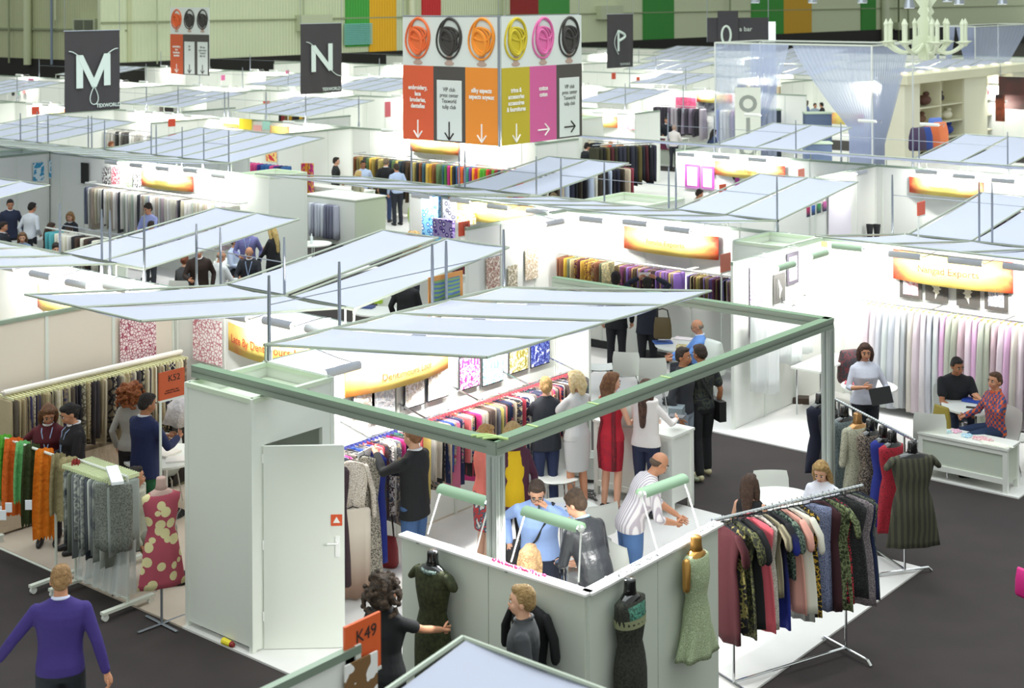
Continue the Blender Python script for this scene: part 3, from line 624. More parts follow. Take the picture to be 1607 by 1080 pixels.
flag('v', -16.9, 1129, 290, 1139, 300, 'red number board below the magenta frames', '', '#d85a3c')
flag('v', -15.2, 1253, 266, 1262, 278, 'faded red number board by the pavilion foot', '', '#df7a62')
for i, (x0, y0, x1, y1, u, c) in enumerate([(50, 168, 62, 179, -41, '#cf4a30'), (61, 194, 74, 197, -40, '#cf4a30'), (264, 187, 275, 198, -35, '#cf4a30'), (264, 211, 276, 216, -34, '#cf4a30'), (348, 148, 357, 153, -42, '#cf4a30'), (413, 159, 423, 163, -40, '#cf4a30'), (44, 123, 53, 132, -56, '#d879a0'), (347, 118, 353, 126, -52, '#d870a0'), (960, 114, 966, 124, -42, '#cf4a30'), (999, 121, 1004, 130, -40, '#d8502c'), (604, 160, 613, 183, -38, '#e0707a'), (448, 111, 454, 116, -56, '#d86a90'), (1452, 110, 1456, 124, -30, '#cf3a30')]):
    flag('v', float(u), x0, y0, x1, y1, ['orange board under the left edge of the M banner', 'orange board edge over a far sail below the M banner', 'orange board right of the M banner', 'orange board edge above the four-bay sail', 'orange board right of a far dark rack', 'orange board above the three-bay sail', 'pink board at the far left stand', 'pink board under the small hanging sign', 'orange board below the P banner', 'second orange board right of the P banner', 'pink-red board left of the hanging cube', 'pink board by the N banner top', 'red board below the chandelier'][i], '', c)

pic_later = [('printed_board', 545, 1046, 592, 1080)]
# ------------------------------------------------------------------ hanging banners
DG = mat('#3e3b3c', 0.85, bump=0.5, bscale=3.0, bdist=0.03); LTG = mat('#cfdcd2', 0.7)
def cable(p, o, zt=14.0):
    b = MB(); b.tube([p, (p[0], p[1], zt)], 0.006, 5); b.build('cable', STEEL, o)
def banner(letter, x0, y0, x1, y1, label):
    hgt = 2.0; t = hgt * FPX / (y1 - y0)
    c0 = G((x0 + x1) / 2, (y0 + y1) / 2, t=t); u = c0.x
    p, q = W(x0, y0, 'v', u), W(x1, y1, 'v', u); L_ = abs(q.y - p.y)
    o = thing('hanging_banner', label, 'banner', (u, c0.y, c0.z), PI / 2)
    b = MB(); vs = []; fs = []; NX, NZ = 14, 10
    for j in range(NZ + 1):
        for i in range(NX + 1):
            fx, fz = i / NX - 0.5, j / NZ - 0.5; w = 0.02 * math.sin(fx * 19 + fz * 2) * (0.5 - fz)
            vs.append((fx * L_, w, fz * hgt))
    n_ = len(vs); vs += [(x, y + 0.006, z) for x, y, z in vs]
    for j in range(NZ):
        for i in range(NX):
            a = j * (NX + 1) + i; f_ = (a, a + 1, a + NX + 2, a + NX + 1); fs += [f_, tuple(k + n_ for k in reversed(f_))]
    b.add(vs, fs); b.build('cloth', DG, o, True)
    b = MB(); b.tube([(-L_ / 2 - 0.03, 0, hgt / 2), (L_ / 2 + 0.03, 0, hgt / 2)], 0.012, 6); b.build('top_bar', STEEL, o)
    for s in (-1, 1): cable((s * L_ / 2, 0, hgt / 2), o)
    return o, L_
def stroke(o, pts, r, nm='letter_stroke', m=LTG, y=-0.035, closed=False):
    b = MB(); b.tube([(x, y, z) for x, z in pts], r, 6, flat=1.0, closed=closed); return b.build(nm, m, o)
def bars(o, segs, w, nm='letter_bar', y=-0.035):
    for (x0, z0, x1, z1) in segs:
        b = MB(); d = Vector((x1 - x0, 0, z1 - z0)); L_ = d.length; M = Matrix.Translation((x0, y, z0)) @ Matrix.Rotation(-math.atan2(d.z, d.x), 4, 'Y')
        b.box((L_ / 2, 0, 0), (L_ + w * 0.0, 0.006, w), 0, M); b.build(nm, LTG, o)
def curve(f, n=24): return [f(i / n) for i in range(n + 1)]
o, L_ = banner('M', 102, 48, 189, 174, 'dark grey hanging banner with a white letter M and thread loop'); s = L_ / 2
bars(o, [(-0.5 * s, -0.42, -0.5 * s, 0.40), (0.5 * s, -0.38, 0.5 * s, 0.42)], 0.19); bars(o, [(-0.47 * s, 0.36, 0.03 * s, -0.38)], 0.16, y=-0.04); bars(o, [(0.47 * s, 0.38, 0.0 * s, -0.38)], 0.16, y=-0.045)
stroke(o, curve(lambda f: ((0.5 + 0.4 * f) * s, 0.40 + 0.14 * math.sin(f * PI / 2))), 0.012); stroke(o, curve(lambda f: (-(0.5 + 0.38 * f) * s, 0.36 + 0.14 * math.sin(f * PI / 2))), 0.012)
stroke(o, [(0.02 * s + 0.16 * math.sin(2 * PI * k / 28) * math.sin(PI * k / 28) ** 1.2, -0.38 - 0.46 * (1 - math.cos(2 * PI * k / 28)) / 2) for k in range(28)], 0.012, closed=True)
text('TEXWORLD', 0.13, LTG, o, (0.55 * s, -0.035, -0.88), (PI / 2, 0, 0), bold=0.003)
o, L_ = banner('N', 472, 37, 537, 146, 'dark grey hanging banner with a white letter N'); s = L_ / 2
bars(o, [(-0.42 * s, -0.38, -0.42 * s, 0.38), (0.4 * s, -0.36, 0.4 * s, 0.42)], 0.17); bars(o, [(-0.42 * s, 0.34, 0.4 * s, -0.33)], 0.15, y=-0.04)
stroke(o, curve(lambda f: (-(0.42 + 0.34 * f) * s, 0.36 + 0.12 * math.sin(f * PI / 2))), 0.012); stroke(o, curve(lambda f: ((0.4 + 0.5 * f) * s, -0.33 - 0.2 * math.sin(f * PI / 2))), 0.012)
text('TEXWORLD', 0.13, LTG, o, (0.45 * s, -0.035, -0.9), (PI / 2, 0, 0), bold=0.003)
o, L_ = banner('P', 953, 22, 994, 106, 'small dark hanging banner with a white letter P'); s = L_ / 2
bars(o, [(-0.2 * s, -0.38, -0.2 * s, 0.4)], 0.12)
stroke(o, [(-0.2 * s, 0.36)] + [(-0.2 * s + 0.5 * s * math.sin(PI * k / 14), 0.36 - 0.36 * k / 14) for k in range(1, 15)], 0.05)
stroke(o, curve(lambda f: (-0.2 * s - 0.3 * s * math.sin(PI * f), -0.5 + 0.9 * f)), 0.012)
text('TEXWORLD', 0.12, LTG, o, (0.3 * s, -0.035, -0.88), (PI / 2, 0, 0))

# sign cube
def icon(o, M, cx, cz, s, m):
    """a scribbled ring of yarn covering a head"""
    b = MB(); rnd = random.Random(int(cx * 100))
    def ring(rx, rz, dx, dz, r, ph=0.0, y=-0.022): b.tube([M @ Vector((cx + s * (dx + rx * math.cos(t + ph) * (1 + 0.06 * math.sin(2 * t))), y, cz + s * (dz + rz * math.sin(t)))) for t in [2 * PI * k / 30 for k in range(30)]], r * s, 6, closed=True)
    ring(0.42, 0.50, 0.0, 0.0, 0.026); ring(0.33, 0.42, 0.06, 0.10, 0.034, 0.1, -0.026); ring(0.27, 0.30, 0.0, -0.02, 0.03, 0.2, -0.03); ring(0.30, 0.16, 0.02, 0.13, 0.03, 0.2, -0.034); ring(0.22, 0.30, -0.05, -0.08, 0.05, 0.3, -0.034)
    b.ball((0, 0, 0), (0.25 * s, 0.012, 0.32 * s), 18, 10, 0, M @ Matrix.Translation((cx - 0.02 * s, -0.024, cz - 0.10 * s)))
    b.build('yarn_ring', m, o)
    b = MB(); b.box((0, 0, 0), (0.17 * s, 0.006, 0.16 * s), 0, M @ Matrix.Translation((cx, -0.016, cz - 0.50 * s))); b.ball((0, 0, 0), (0.17 * s, 0.006, 0.06 * s), 12, 6, 0, M @ Matrix.Translation((cx, -0.014, cz - 0.62 * s)))
    b.build('neck', mat('#b39a8a', 0.7), o)
PANW = mat('#d5dad2', 0.7); 
def arrow(o, M, cx, cz, s, m, right=False):
    b = MB(); R_ = Matrix.Translation((cx, -0.022, cz)) @ (Matrix.Rotation(-PI / 2, 4, 'Y') if right else Matrix.Identity(4)); r = 0.045 * s
    b.tube([M @ R_ @ Vector((0, 0, 0.5 * s)), M @ R_ @ Vector((0, 0, -0.48 * s))], r, 6)
    for q in (-1, 1): b.tube([M @ R_ @ Vector((q * 0.32 * s, 0, -0.12 * s)), M @ R_ @ Vector((0, 0, -0.5 * s))], r, 6)
    b.build('arrow', m, o)
def sign_face(o, M, rot, w, h, panels, dz=0.0):
    b = MB(); b.box((w / 2, 0, h / 2), (w, 0.02, h), 0, M); b.build('panel', PANW, o)
    pw = w / len(panels); lh = h * 0.60
    for i, (col, lines, arr, ic) in enumerate(panels):
        cx = pw * (i + 0.5); b = MB(); b.box((cx, -0.012, lh / 2), (pw, 0.008, lh), 0, M); b.build('colour_field', mat(col, 0.8, bump=0.3, bscale=3.0, bdist=0.02), o)
        vip = len(lines) > 0 and lines[0].startswith('VIP')
        tm = INK if vip else mat('#eeeae0', 0.7)
        if vip or (lines and lines[0] == ' '): b = MB(); b.box((cx, -0.018, lh * 0.42), (pw * 0.78, 0.004, lh * 0.80), 0, M); b.build('white_field', PANW, o)
        icon(o, M, cx, h * 0.82, pw * 0.92, mat(ic, 0.7))
        sz = pw * (0.145 if not vip else 0.135)
        ls = '\n'.join(lines)
        if lines and lines[0] != ' ':
            loc = M @ Vector((cx, -0.024, lh * (0.58 if len(lines) > 2 else 0.66))); e = text(ls, sz, tm, o, loc, rot, sx=0.86, space=1.0, bold=0.0 if vip else 0.004)
        arrow(o, M, cx, lh * 0.15, pw * 0.42, tm if not (lines and lines[0] == ' ') else INK, arr)
cw, ch = 2.5, 2.44
cb = G(783.5, 231, t=27.3)
o = thing('sign_cube', 'large hanging cube of coloured direction signs with yarn-headed figures', 'sign', cb)
E_ = ('embroidery,', 'lace', 'broderies,', 'dentelles'); V_ = ('VIP club', 'press center', 'Texworld', 'tulip club')
sign_face(o, Matrix.Translation((-cw, 0, 0.02)), (PI / 2, 0, 0), cw, ch, [('#d25a34', E_, False, '#e06a34'), ('#4c4842', V_, False, '#3b3733'), ('#e2892c', ('silky aspects', 'aspects soyeux'), False, '#e8902c')])
sign_face(o, Matrix.Translation((0.03, 0.03, 0.02)) @ Matrix.Rotation(PI / 2, 4, 'Z'), (PI / 2, 0, PI / 2), cw, ch, [('#b8a528', ('trims &', 'accessories', 'accessoires', '& fournitures'), False, '#c8b428'), ('#c95c90', ('cotton', 'coton'), True, '#d86aa0'), ('#4c4842', V_, True, '#3b3733')])
b = MB(); b.box((-cw / 2, cw, ch / 2), (cw, 0.02, ch)); b.box((-cw, cw / 2, ch / 2), (0.02, cw, ch)); b.build('back_panel', PANW, o)
b = MB(); b.tube([(0.01, -0.01, 0), (0.01, -0.01, ch + 0.03)], 0.025, 8); b.tube([(-cw, 0, ch + 0.02), (0, 0, ch + 0.02), (0, cw, ch + 0.02)], 0.02, 6); b.build('frame_tube', STEEL, o)
for x, y in ((-cw, 0), (0, 0), (0, cw)): cable((x, y, ch), o)
p0 = G(268, 116, t=54.5)
o = thing('hanging_sign', 'smaller hanging three-panel sign with orange and dark fields, right of the M banner', 'sign', p0)
sign_face(o, Matrix.Identity(4), (PI / 2, 0, 0), 2.3, 2.5, [('#c85a34', E_, False, '#d8602c'), ('#4c4842', ('VIP', 'club'), False, '#3b3733'), ('#4c4842', V_, False, '#3b3733')])
for x in (0, 2.3): cable((x, 0, 2.5), o)

# ------------------------------------------------------------------ pictures and cloths on the partitions
def pic(name, cat, label, axis, c, x0, y0, x1, y1, m, border=None, side=-1, bw=0.06, motif=None, mm=None, group=None, thick=0.012):
    """rectangle on a wall from top-left and bottom-right pixels; z is taken along each side"""
    p, q = W(x0, y0, axis, c), W(x1, y1, axis, c); i = 0 if axis == 'u' else 1
    L_ = abs(q[i] - p[i]); a = (p[i] + q[i]) / 2; h = p.z - q.z
    loc = (a, c, q.z) if axis == 'u' else (c, a, q.z)
    o = thing(name, label, cat, loc, 0 if axis == 'u' else PI / 2, group)
    b = MB(); b.box((0, 0, h / 2), (L_, thick, h)); b.build('backing' if border else 'cloth', mat(border, 0.7) if border else m, o)
    if border: b = MB(); b.box((0, side * (thick / 2 + 0.003), h / 2), (L_ - 2 * bw, 0.006, h - 2 * bw)); b.build('print', m, o)
    if motif:
        b = MB(); k = 0.5 * min(L_, h); M = Matrix.Translation((0, side * (thick / 2 + 0.006), h / 2)) @ Matrix.Rotation(PI / 2, 4, 'X')
        b.prism([(x * k, y * k) for x, y in motif], 0.004, 0, M); b.build('lace_motif', mm, o)
    return o
LACE = [(-0.1, -0.85), (0.1, -0.4), (0.3, -0.3), (0.2, -0.1), (0.45, 0.05), (0.25, 0.2), (0.3, 0.5), (0.1, 0.35), (0.05, 0.7), (-0.12, 0.4), (-0.3, 0.75), (-0.25, 0.3), (-0.42, 0.25), (-0.2, 0.05), (-0.3, -0.2), (-0.1, -0.3)]
CRM = mat('#e8e4cf', 0.8); DK = '#45423e'
pic('framed_print', 'picture', 'framed pink and white floral lace, first of four prints', 'u', 21.3, 1412, 428, 1447, 471, mat('#f0dcdc', 0.8, pat='blot', c2='#d88a98', c3='#ffffff', scale=14.0), DK)
pic('framed_print', 'picture', 'black print with a single cream lace motif, second of four prints', 'u', 21.3, 1452, 432, 1488, 476, mat(DK, 0.8), DK, motif=LACE, mm=CRM)
pic('framed_print', 'picture', 'black print with cream lace motif pointing up, third of four prints', 'u', 21.3, 1501, 440, 1538, 484, mat(DK, 0.8), DK, motif=[(-x, y * 0.95) for x, y in LACE][::-1], mm=CRM)
pic('framed_print', 'picture', 'framed multicoloured knit texture, last of four prints', 'u', 21.3, 1545, 446, 1582, 490, mat('#e8e8e8', 0.8, pat='blot', c2='#70789a', c3='#c8b0a0', scale=22.0), DK)
LR = [(-0.05, -0.9), (0.1, -0.4), (0.35, -0.1), (0.2, 0.1), (0.05, 0.3), (-0.1, 0.55), (-0.3, 0.8), (-0.25, 0.3), (-0.12, 0.0), (-0.1, -0.4)]
pic('framed_print', 'picture', 'dark print with slim cream lace motif on the partition side', 'v', -11.16, 1214, 432, 1232, 472, mat('#605f5c', 0.8), '#605f5c', motif=LR, mm=CRM, side=-1)
pic('framed_print', 'picture', 'white lace print in a dark frame, deeper on the partition', 'v', -11.16, 1235, 399, 1253, 443, mat('#f0f0f0', 0.8, pat='lace', c2='#b0a8c0', scale=18.0), '#5a5560', side=-1)
pic('lace_cloth', 'fabric', 'long purple lace cloth hanging at the partition front', 'v', -11.16, 1177, 420, 1196, 525, mat('#e6ddec', 0.8, pat='blot', c2='#8f6aa8', c3='#f4f0f8', scale=22.0))
pic('sign_plate', 'sign', 'yellow plate on the closet beside the black prints', 'u', 21.25, 1272, 377, 1298, 388, mat('#dbe27a', 0.6))
pic('lace_cloth', 'fabric', 'pink lace banner hanging at the back corner of the lace stand', 'v', -16.1, 188, 497, 245, 640, mat('#f2dfe0', 0.8, pat='lace', c2='#a04058', scale=24.0))
pic('lace_cloth', 'fabric', 'paler pink lace banner beside the yellow lace sign', 'u', 12.15, 303, 496, 348, 575, mat('#faf0ee', 0.8, pat='lace', c2='#c07880', scale=20.0))
wp = [(555, 618, 592, 640, '#f3efe6', '#d8c8b0', 'white chart with small brown swatches, nearest the closet'), (583, 609, 624, 646, '#f6f5f2', '#c9d0d8', 'white chart with dark clips, second from the closet'), (636, 600, 670, 630, '#f6f4f0', '#c8bcae', 'white chart with black top row, third from the closet'), (672, 590, 707, 618, '#f6f2ea', '#d8c0a0', 'white chart with beige swatches, fourth from the closet'), (722, 574, 757, 601, '#e8b8d0', '#b82878', 'bright pink swatch chart on the wall above the garments'), (758, 565, 793, 594, '#f0f6f6', '#70c0c0', 'white chart with aqua swatches beside the pink one'), (800, 550, 832, 576, '#e8e0a8', '#8a8030', 'yellow-olive swatch chart beside the blue one'), (834, 541, 866, 566, '#7080c8', '#202c88', 'deep blue swatch chart, farthest along the wall')]
for x0, y0, x1, y1, a, c2, lb in wp:
    p, q = W(x0, y0, 'v', -12.0), W(x1, y1, 'v', -12.0)
    o = thing('swatch_chart', lb, 'chart', (-12.03, (p.y + q.y) / 2, q.z - 0.03), PI / 2); L_ = abs(p.y - q.y) - 0.02; h = p.z - q.z + 0.12
    b = MB(); b.box((0, 0, h / 2), (L_, 0.012, h)); b.build('board', mat('#2e3038', 0.7), o)
    b = MB(); b.box((0, -0.009, h / 2), (L_ - 0.03, 0.006, h - 0.03)); b.build('sheet', mat(a, 0.8, pat='blot', c2=c2, c3='#ffffff', scale=16.0), o)
    rr = random.Random(x0)
    for k in range(6): b = MB(); b.box((-L_ / 2 + 0.06 + k * (L_ - 0.12) / 5, -0.014, h * rr.choice((0.3, 0.55, 0.8))), (L_ * 0.07, 0.004, rr.uniform(0.04, 0.12))); b.build('swatch', mat(c2, 0.8), o)
pic('portrait_print', 'picture', 'colourful mosaic print framing a portrait head', 'v', -12.12, 672, 436, 726, 486, mat('#7a9a58', 0.8, pat='hstripe', c2='#4a6a9a', scale=6.0, dist=3.0), '#c88a48')
for i, (x0, y0, x1, y1, a, c2, lb) in enumerate([(763, 405, 784, 450, '#cfc0b0', '#9a6a60', 'brown and rose textured cloth, first of three on the partition'), (797, 418, 812, 455, '#d8cfb8', '#8a8268', 'oval pale sequinned cloth, middle of three on the partition'), (824, 392, 844, 436, '#d8cdb8', '#b09c80', 'beige ruffled cloth, highest of three on the partition')]):
    pic('art_cloth', 'fabric', lb, 'v', -16.4, x0, y0, x1, y1, mat(a, 0.8, pat='blot', c2=c2, c3='#ece4d8', scale=16.0, bump=0.8, bscale=20.0))
pic('dark_print', 'picture', 'dark red and black strip of prints behind the sail', 'u', 21.3, 690, 398, 735, 436, mat('#2a2024', 0.8, pat='vstripe', c2='#6a2030', scale=3.0, dist=2.0), '#d8d8d4')
for x0, y0, x1, y1, lb in [(52, 256, 69, 284, 'blue and white poster, left of the pair'), (77, 252, 95, 278, 'blue and white poster, right of the pair')]:
    pic('poster', 'poster', lb, 'v', -33.25, x0, y0, x1, y1, mat('#3a94bc', 0.7, pat='blot', c2='#d8e8ec', c3='#3a94bc', scale=3.5))
pic('poster', 'poster', 'plain black panel with yellow top beside the white fabric rail', 'u', 21.2, 127, 255, 139, 289, mat('#23211f', 0.7))
for x0, y0, x1, y1, a, c2, lb in [(161, 261, 173, 294, '#e8e8e4', '#26221e', 'black and white patterned cloth strip'), (175, 261, 187, 295, '#f0d8dc', '#c82840', 'red and white patterned cloth strip'), (196, 268, 207, 296, '#f4f8f0', '#70b050', 'pale green patterned cloth strip'), (209, 270, 222, 298, '#f0f0f0', '#303030', 'grey and black patterned cloth strip'), (397, 288, 413, 322, '#e8506a', '#c0183a', 'red patterned cloth beside the closed closet')]:
    pic('pattern_cloth', 'fabric', lb, 'u', 21.2, x0, y0, x1, y1, mat(a, 0.8, pat='blot', c2=c2, c3=a, scale=9.0))
def at31(c=31.35): return c
for x0, y0, x1, y1, lb in [(1075, 257, 1098, 297, 'magenta frame with white centre, left of two'), (1100, 260, 1121, 299, 'magenta frame with white centre, right of two')]:
    pic('magenta_picture', 'picture', lb, 'u', 31.35, x0, y0, x1, y1, mat('#f6f2f4', 0.7), '#b848a8', bw=0.07)
pic('poster', 'poster', 'poster of black and white flowers under the yellow sign', 'u', 31.35, 1133, 268, 1153, 298, mat('#e8e8e8', 0.7, pat='flower', c2='#222222', c3='#888888', scale=2.2))
pic('magenta_strip', 'picture', 'magenta strip beside the black and white flower poster', 'u', 31.35, 1154, 268, 1160, 294, mat('#b848a8', 0.7))
for i, (x0, c_) in enumerate([(1266, '#c03068'), (1274, '#3068c0'), (1283, '#3f9a58'), (1292, '#c860a0')]):
    pic('colour_strip', 'chart', ['crimson', 'blue', 'green', 'pink'][i] + ' colour strip under the sail edge', 'v', -15.05, x0, 326 - i * 3, x0 + 5, 340 - i * 3, mat(c_, 0.7, pat='ombre', c2='#20304a'))
pic('textile_banner', 'banner', 'tall pale lilac banner with white centre beside the colour strips', 'v', -15.05, 1300, 290, 1335, 366, mat('#e8e2ec', 0.8, pat='ombre', c2='#efe9f2'))
pic('fabric_picture', 'picture', 'crimson floral fabric picture on the far wall', 'u', 51.9, 1060, 152, 1092, 171, mat('#a03058', 0.8, pat='fleck', c2='#c85a78', scale=6.0))
pic('fabric_picture', 'picture', 'grey and black fabric picture beside the crimson one', 'u', 51.9, 1096, 158, 1124, 174, mat('#9a9ca4', 0.8, pat='fleck', c2='#30323a', scale=5.0))
pic('fabric_picture', 'picture', 'red and black fabric panel on the counter front below the suited man', 'u', 45.8, 1030, 217, 1056, 236, mat('#8a3048', 0.8, pat='fleck', c2='#24304a', scale=4.0))
pic('framed_print', 'picture', 'white print with fine red pattern beside the tall grey panel', 'u', 41.4, 984, 184, 998, 204, mat('#eef0ee', 0.8, pat='lace', c2='#b06070', scale=5.0), '#a85868', bw=0.03)
pic('damask_cloth', 'fabric', 'crimson cloth with gold ornament at the sail tip', 'u', 30.96, 471, 224, 492, 249, mat('#7a1c28', 0.8, pat='blot', c2='#c8a868', c3='#7a1c28', scale=4.0))
pic('damask_cloth', 'fabric', 'red cloth with gold ornament partly behind the sail', 'u', 30.96, 417, 233, 448, 256, mat('#c02038', 0.8, pat='blot', c2='#e8c878', c3='#c02038', scale=4.0))
pic('fabric_picture', 'picture', 'large dark brown abstract picture at the right edge', 'u', 51.9, 1567, 120, 1625, 173, mat('#352b26', 0.8, pat='fleck', c2='#5a302a', scale=1.2))
pic('fabric_picture', 'picture', 'black picture with orange flame shapes', 'u', 50.0, 1562, 148, 1577, 191, mat('#1c1818', 0.8, pat='fleck', c2='#b85a30', scale=1.6))
rr = random.Random(5)
for i in range(9):
    x = [6, 13, 22, 31, 37, 21, 30, 38, 19][i]; y = [141, 133, 139, 135, 134, 147, 146, 144, 129][i]; p = W(x, y, 'u', 41.4); b = MB(); b.tube([(0, 0, 0), (0, -0.03, 0)], 0.12, 14)
    o = b.build('round_sample', mat(['#8a8aa0', '#c83838', '#5a6a90', '#702838', '#803048', '#303030', '#90b0a0', '#d88080', '#6a7aa8'][i], 0.7)); o.location = p; tag(o, 'small round sample disc on the far white wall at the left edge', 'sample disc', 'round sample discs on the far white wall')

pic('printed_board', 'board', 'white board with a brown shape below the K49 sign', 'v', -6.31, 541, 1046, 592, 1100, mat('#eceae6', 0.7, pat='blot', c2='#7a5a34', c3='#eceae6', scale=3.0))
# ------------------------------------------------------------------ tables, chairs, counters
WP2 = mat('#e9ebe3', 0.4)
def make_chair(x, y, rz, label, group='white shell chairs'):
    o = thing('shell_chair', label, 'chair', (x, y, 0.02), rz, group)
    b = MB(); vs = []; fs = []; N_ = 9
    for i in range(N_ + 1):
        f = i / N_
        if f < 0.5: yy = 0.22 - 0.42 * (f / 0.5); zz = 0.45 - 0.02 * math.sin(PI * f / 0.5)
        else: g = (f - 0.5) / 0.5; yy = -0.20 - 0.09 * g - 0.02 * math.sin(PI * g); zz = 0.45 + 0.40 * g
        hw = 0.22 - 0.02 * abs(f - 0.5)
        for j in range(7):
            t = j / 6 * 2 - 1; vs.append((hw * t * (1 if f < 0.9 else 0.92), yy + (0.03 * t * t if f > 0.5 else 0), zz + (0.025 * t * t if f < 0.5 else 0)))
    n_ = len(vs); vs += [(a, b_ - 0.008, c - 0.012) for a, b_, c in vs]
    for i in range(N_):
        for j in range(6): a = i * 7 + j; q = (a, a + 1, a + 8, a + 7); fs += [q, tuple(k + n_ for k in reversed(q))]
    b.add(vs, fs); b.build('seat_shell', WP2, o, True)
    for sx, sy in ((-1, 1), (1, 1), (-1, -1), (1, -1)):
        b = MB(); b.tube([(sx * 0.13, sy * 0.1, 0.43), (sx * 0.17, sy * 0.16, 0.40), (sx * 0.22, sy * 0.23, 0.0)], 0.01, 8); b.build('leg', CHROME, o)
    return o
ch0 = None
def chair(x, y, face, label):
    global ch0
    if ch0 is None: ch0 = make_chair(x, y, face_angle(face), label); return ch0
    return dup(ch0, (x, y, 0.02), face_angle(face), label)
def chair_px(px, py, face, label, z=0.87): p = G(px, py, z); return chair(p.x, p.y, face, label)
def round_table(x, y, r, label, h=0.74, z0=0.02):
    o = thing('round_table', label, 'table', (x, y, z0), 0)
    b = MB(); b.tube([(0, 0, h - 0.025), (0, 0, h)], r, 40); b.build('table_top', WP2, o)
    b = MB(); b.tube([(0, 0, 0.0), (0, 0, 0.012), (0, 0, 0.03)], [0.26, 0.26, 0.05], 28); b.build('base', CHROME, o)
    b = MB()
    for q in (-1, 1): b.tube([(q * 0.035, 0, 0.02), (q * 0.035, 0, h - 0.02)], 0.02, 10)
    b.build('column', CHROME, o)
    return o
def px_table(px, py, r, label, h=0.74): p = G(px, py, h + 0.02); return round_table(p.x, p.y, r, label, h), p
T1, p1 = px_table(1364, 606, 0.40, 'white round bistro table under the woman holding a black tablet')
T2, p2 = px_table(1527, 637, 0.42, 'white round table between the two seated men')
T3, p3 = px_table(1225, 783, 0.42, 'white round table of the two seated women behind the dress rack')
T4, p4 = px_table(1072, 540, 0.46, 'white table with brochures in front of the bald man in blue')
T5, p5 = px_table(258, 715, 0.5, 'white table beside the man in the navy blazer')
T6, p6 = px_table(492, 382, 0.42, 'small white table with a bottle in the dark aisle')
T7, p7 = px_table(590, 488, 0.42, 'white table under the narrow sail beside a black coat')
T8, p8 = px_table(885, 800, 0.40, 'white table between the man on the phone and the leather jacket')
T9, p9 = px_table(372, 410, 0.5, 'white table among the seated buyers behind the sail')
T10, p10 = px_table(35, 375, 0.5, 'white table among the seated buyers at the left edge')
for px, py, f, lb in [(1461, 640, 20, 'white chair beside the cabinet holding a folded bag'), (1600, 640, -60, 'white chair cut by the right edge'), (1215, 750, 180, 'white chair at the table of the two seated women'), (1022, 555, 0, 'white chair under the hanging shoulder bag'), (985, 546, 10, 'white chair by the black trousers'), (1133, 532, -90, 'white chair behind the bald man in blue'), (872, 700, 160, 'white chair with a pink cloth, behind the man on the phone'), (925, 780, -30, 'white chair just right of the leather jacket'), (1000, 843, 60, 'white chair behind the bald man in striped shirt'), (940, 538, 90, 'white chair partly cut by the poster wall end'), (252, 690, 180, 'white chair behind the navy blazer'), (398, 402, 30, 'white chair at the buyers table behind the sail'), (600, 470, 200, 'white chair under the narrow sail, left of two'), (643, 478, -40, 'white chair under the narrow sail, right of two')]:
    chair_px(px, py, f, lb)
def small(name, cat, label, loc, dims, col, rz=0.0, rough=0.6, **k):
    b = MB(); b.box((0, 0, dims[2] / 2), dims); o = b.build(name, mat(col, rough, **k)); o.location = loc; o.rotation_euler = (0, 0, rz); return tag(o, label, cat)
def on(p, h=0.762): return Vector((p.x, p.y, h))
small('brochure', 'brochure', 'red brochure on the table of the woman with the tablet', G(1340, 602, 0.762), (0.26, 0.17, 0.012), '#c04a5a', 0.4)
small('card_set', 'cards', 'green and blue cards under the black tablet', G(1368, 612, 0.762), (0.2, 0.1, 0.012), '#3a8a78', 0.2)
small('folder', 'folder', 'blue folder on the table of the two seated men', G(1528, 630, 0.762), (0.28, 0.2, 0.03), '#2a4aa8', 0.1)
small('phone', 'phone', 'black phone on the table of the two seated men', G(1524, 640, 0.762), (0.13, 0.07, 0.01), '#1c1c20', 0.3)
small('brochure', 'brochure', 'blue brochures near the table edge by the shoulder bag', G(1040, 538, 0.762), (0.3, 0.22, 0.02), '#4a6ab0', 0.8)
small('brochure', 'brochure', 'white and red brochure at the far side of the brochure table', G(1072, 532, 0.762), (0.3, 0.2, 0.012), '#f0e8e8', 0.2)
small('swatch_book', 'book', 'yellow patterned swatch book on the brochure table', G(1078, 546, 0.762), (0.34, 0.24, 0.03), '#d8cf98', 0.5, pat='blot', c2='#a08848', c3='#f0ecd0', scale=20.0)
small('catalogue', 'book', 'open white catalogue on the table by the navy blazer', G(252, 712, 0.762), (0.42, 0.3, 0.03), '#e8e2d8', 0.3)
small('notebook', 'book', 'white notebook at the edge of the table by the navy blazer', G(280, 722, 0.762), (0.3, 0.22, 0.02), '#f0ece6', 0.9)
small('fabric_box', 'box', 'green box with fabrics on the table under the narrow sail', G(594, 476, 0.762), (0.14, 0.1, 0.08), '#a8cc38', 0.4)
small('swatch_book', 'book', 'dark blue book on the table under the narrow sail', G(577, 483, 0.762), (0.24, 0.2, 0.03), '#3a4a80', 0.4)
small('swatch_book', 'book', 'white swatches on the table beside the leather jacket', G(885, 798, 0.762), (0.26, 0.2, 0.02), '#e8ecf4', 0.4)
small('glasses_case', 'case', 'dark small case on the table by the leather jacket', G(878, 806, 0.762), (0.14, 0.06, 0.03), '#1c2030', 0.5)
b = MB(); b.tube([(0, 0, 0), (0, 0, 0.14), (0, 0, 0.18), (0, 0, 0.22)], [0.032, 0.032, 0.014, 0.014], 12); o = b.build('water_bottle', mat('#e4ecf0', 0.15)); o.location = G(489, 382, 0.762); tag(o, 'clear water bottle on the small table in the dark aisle', 'bottle')
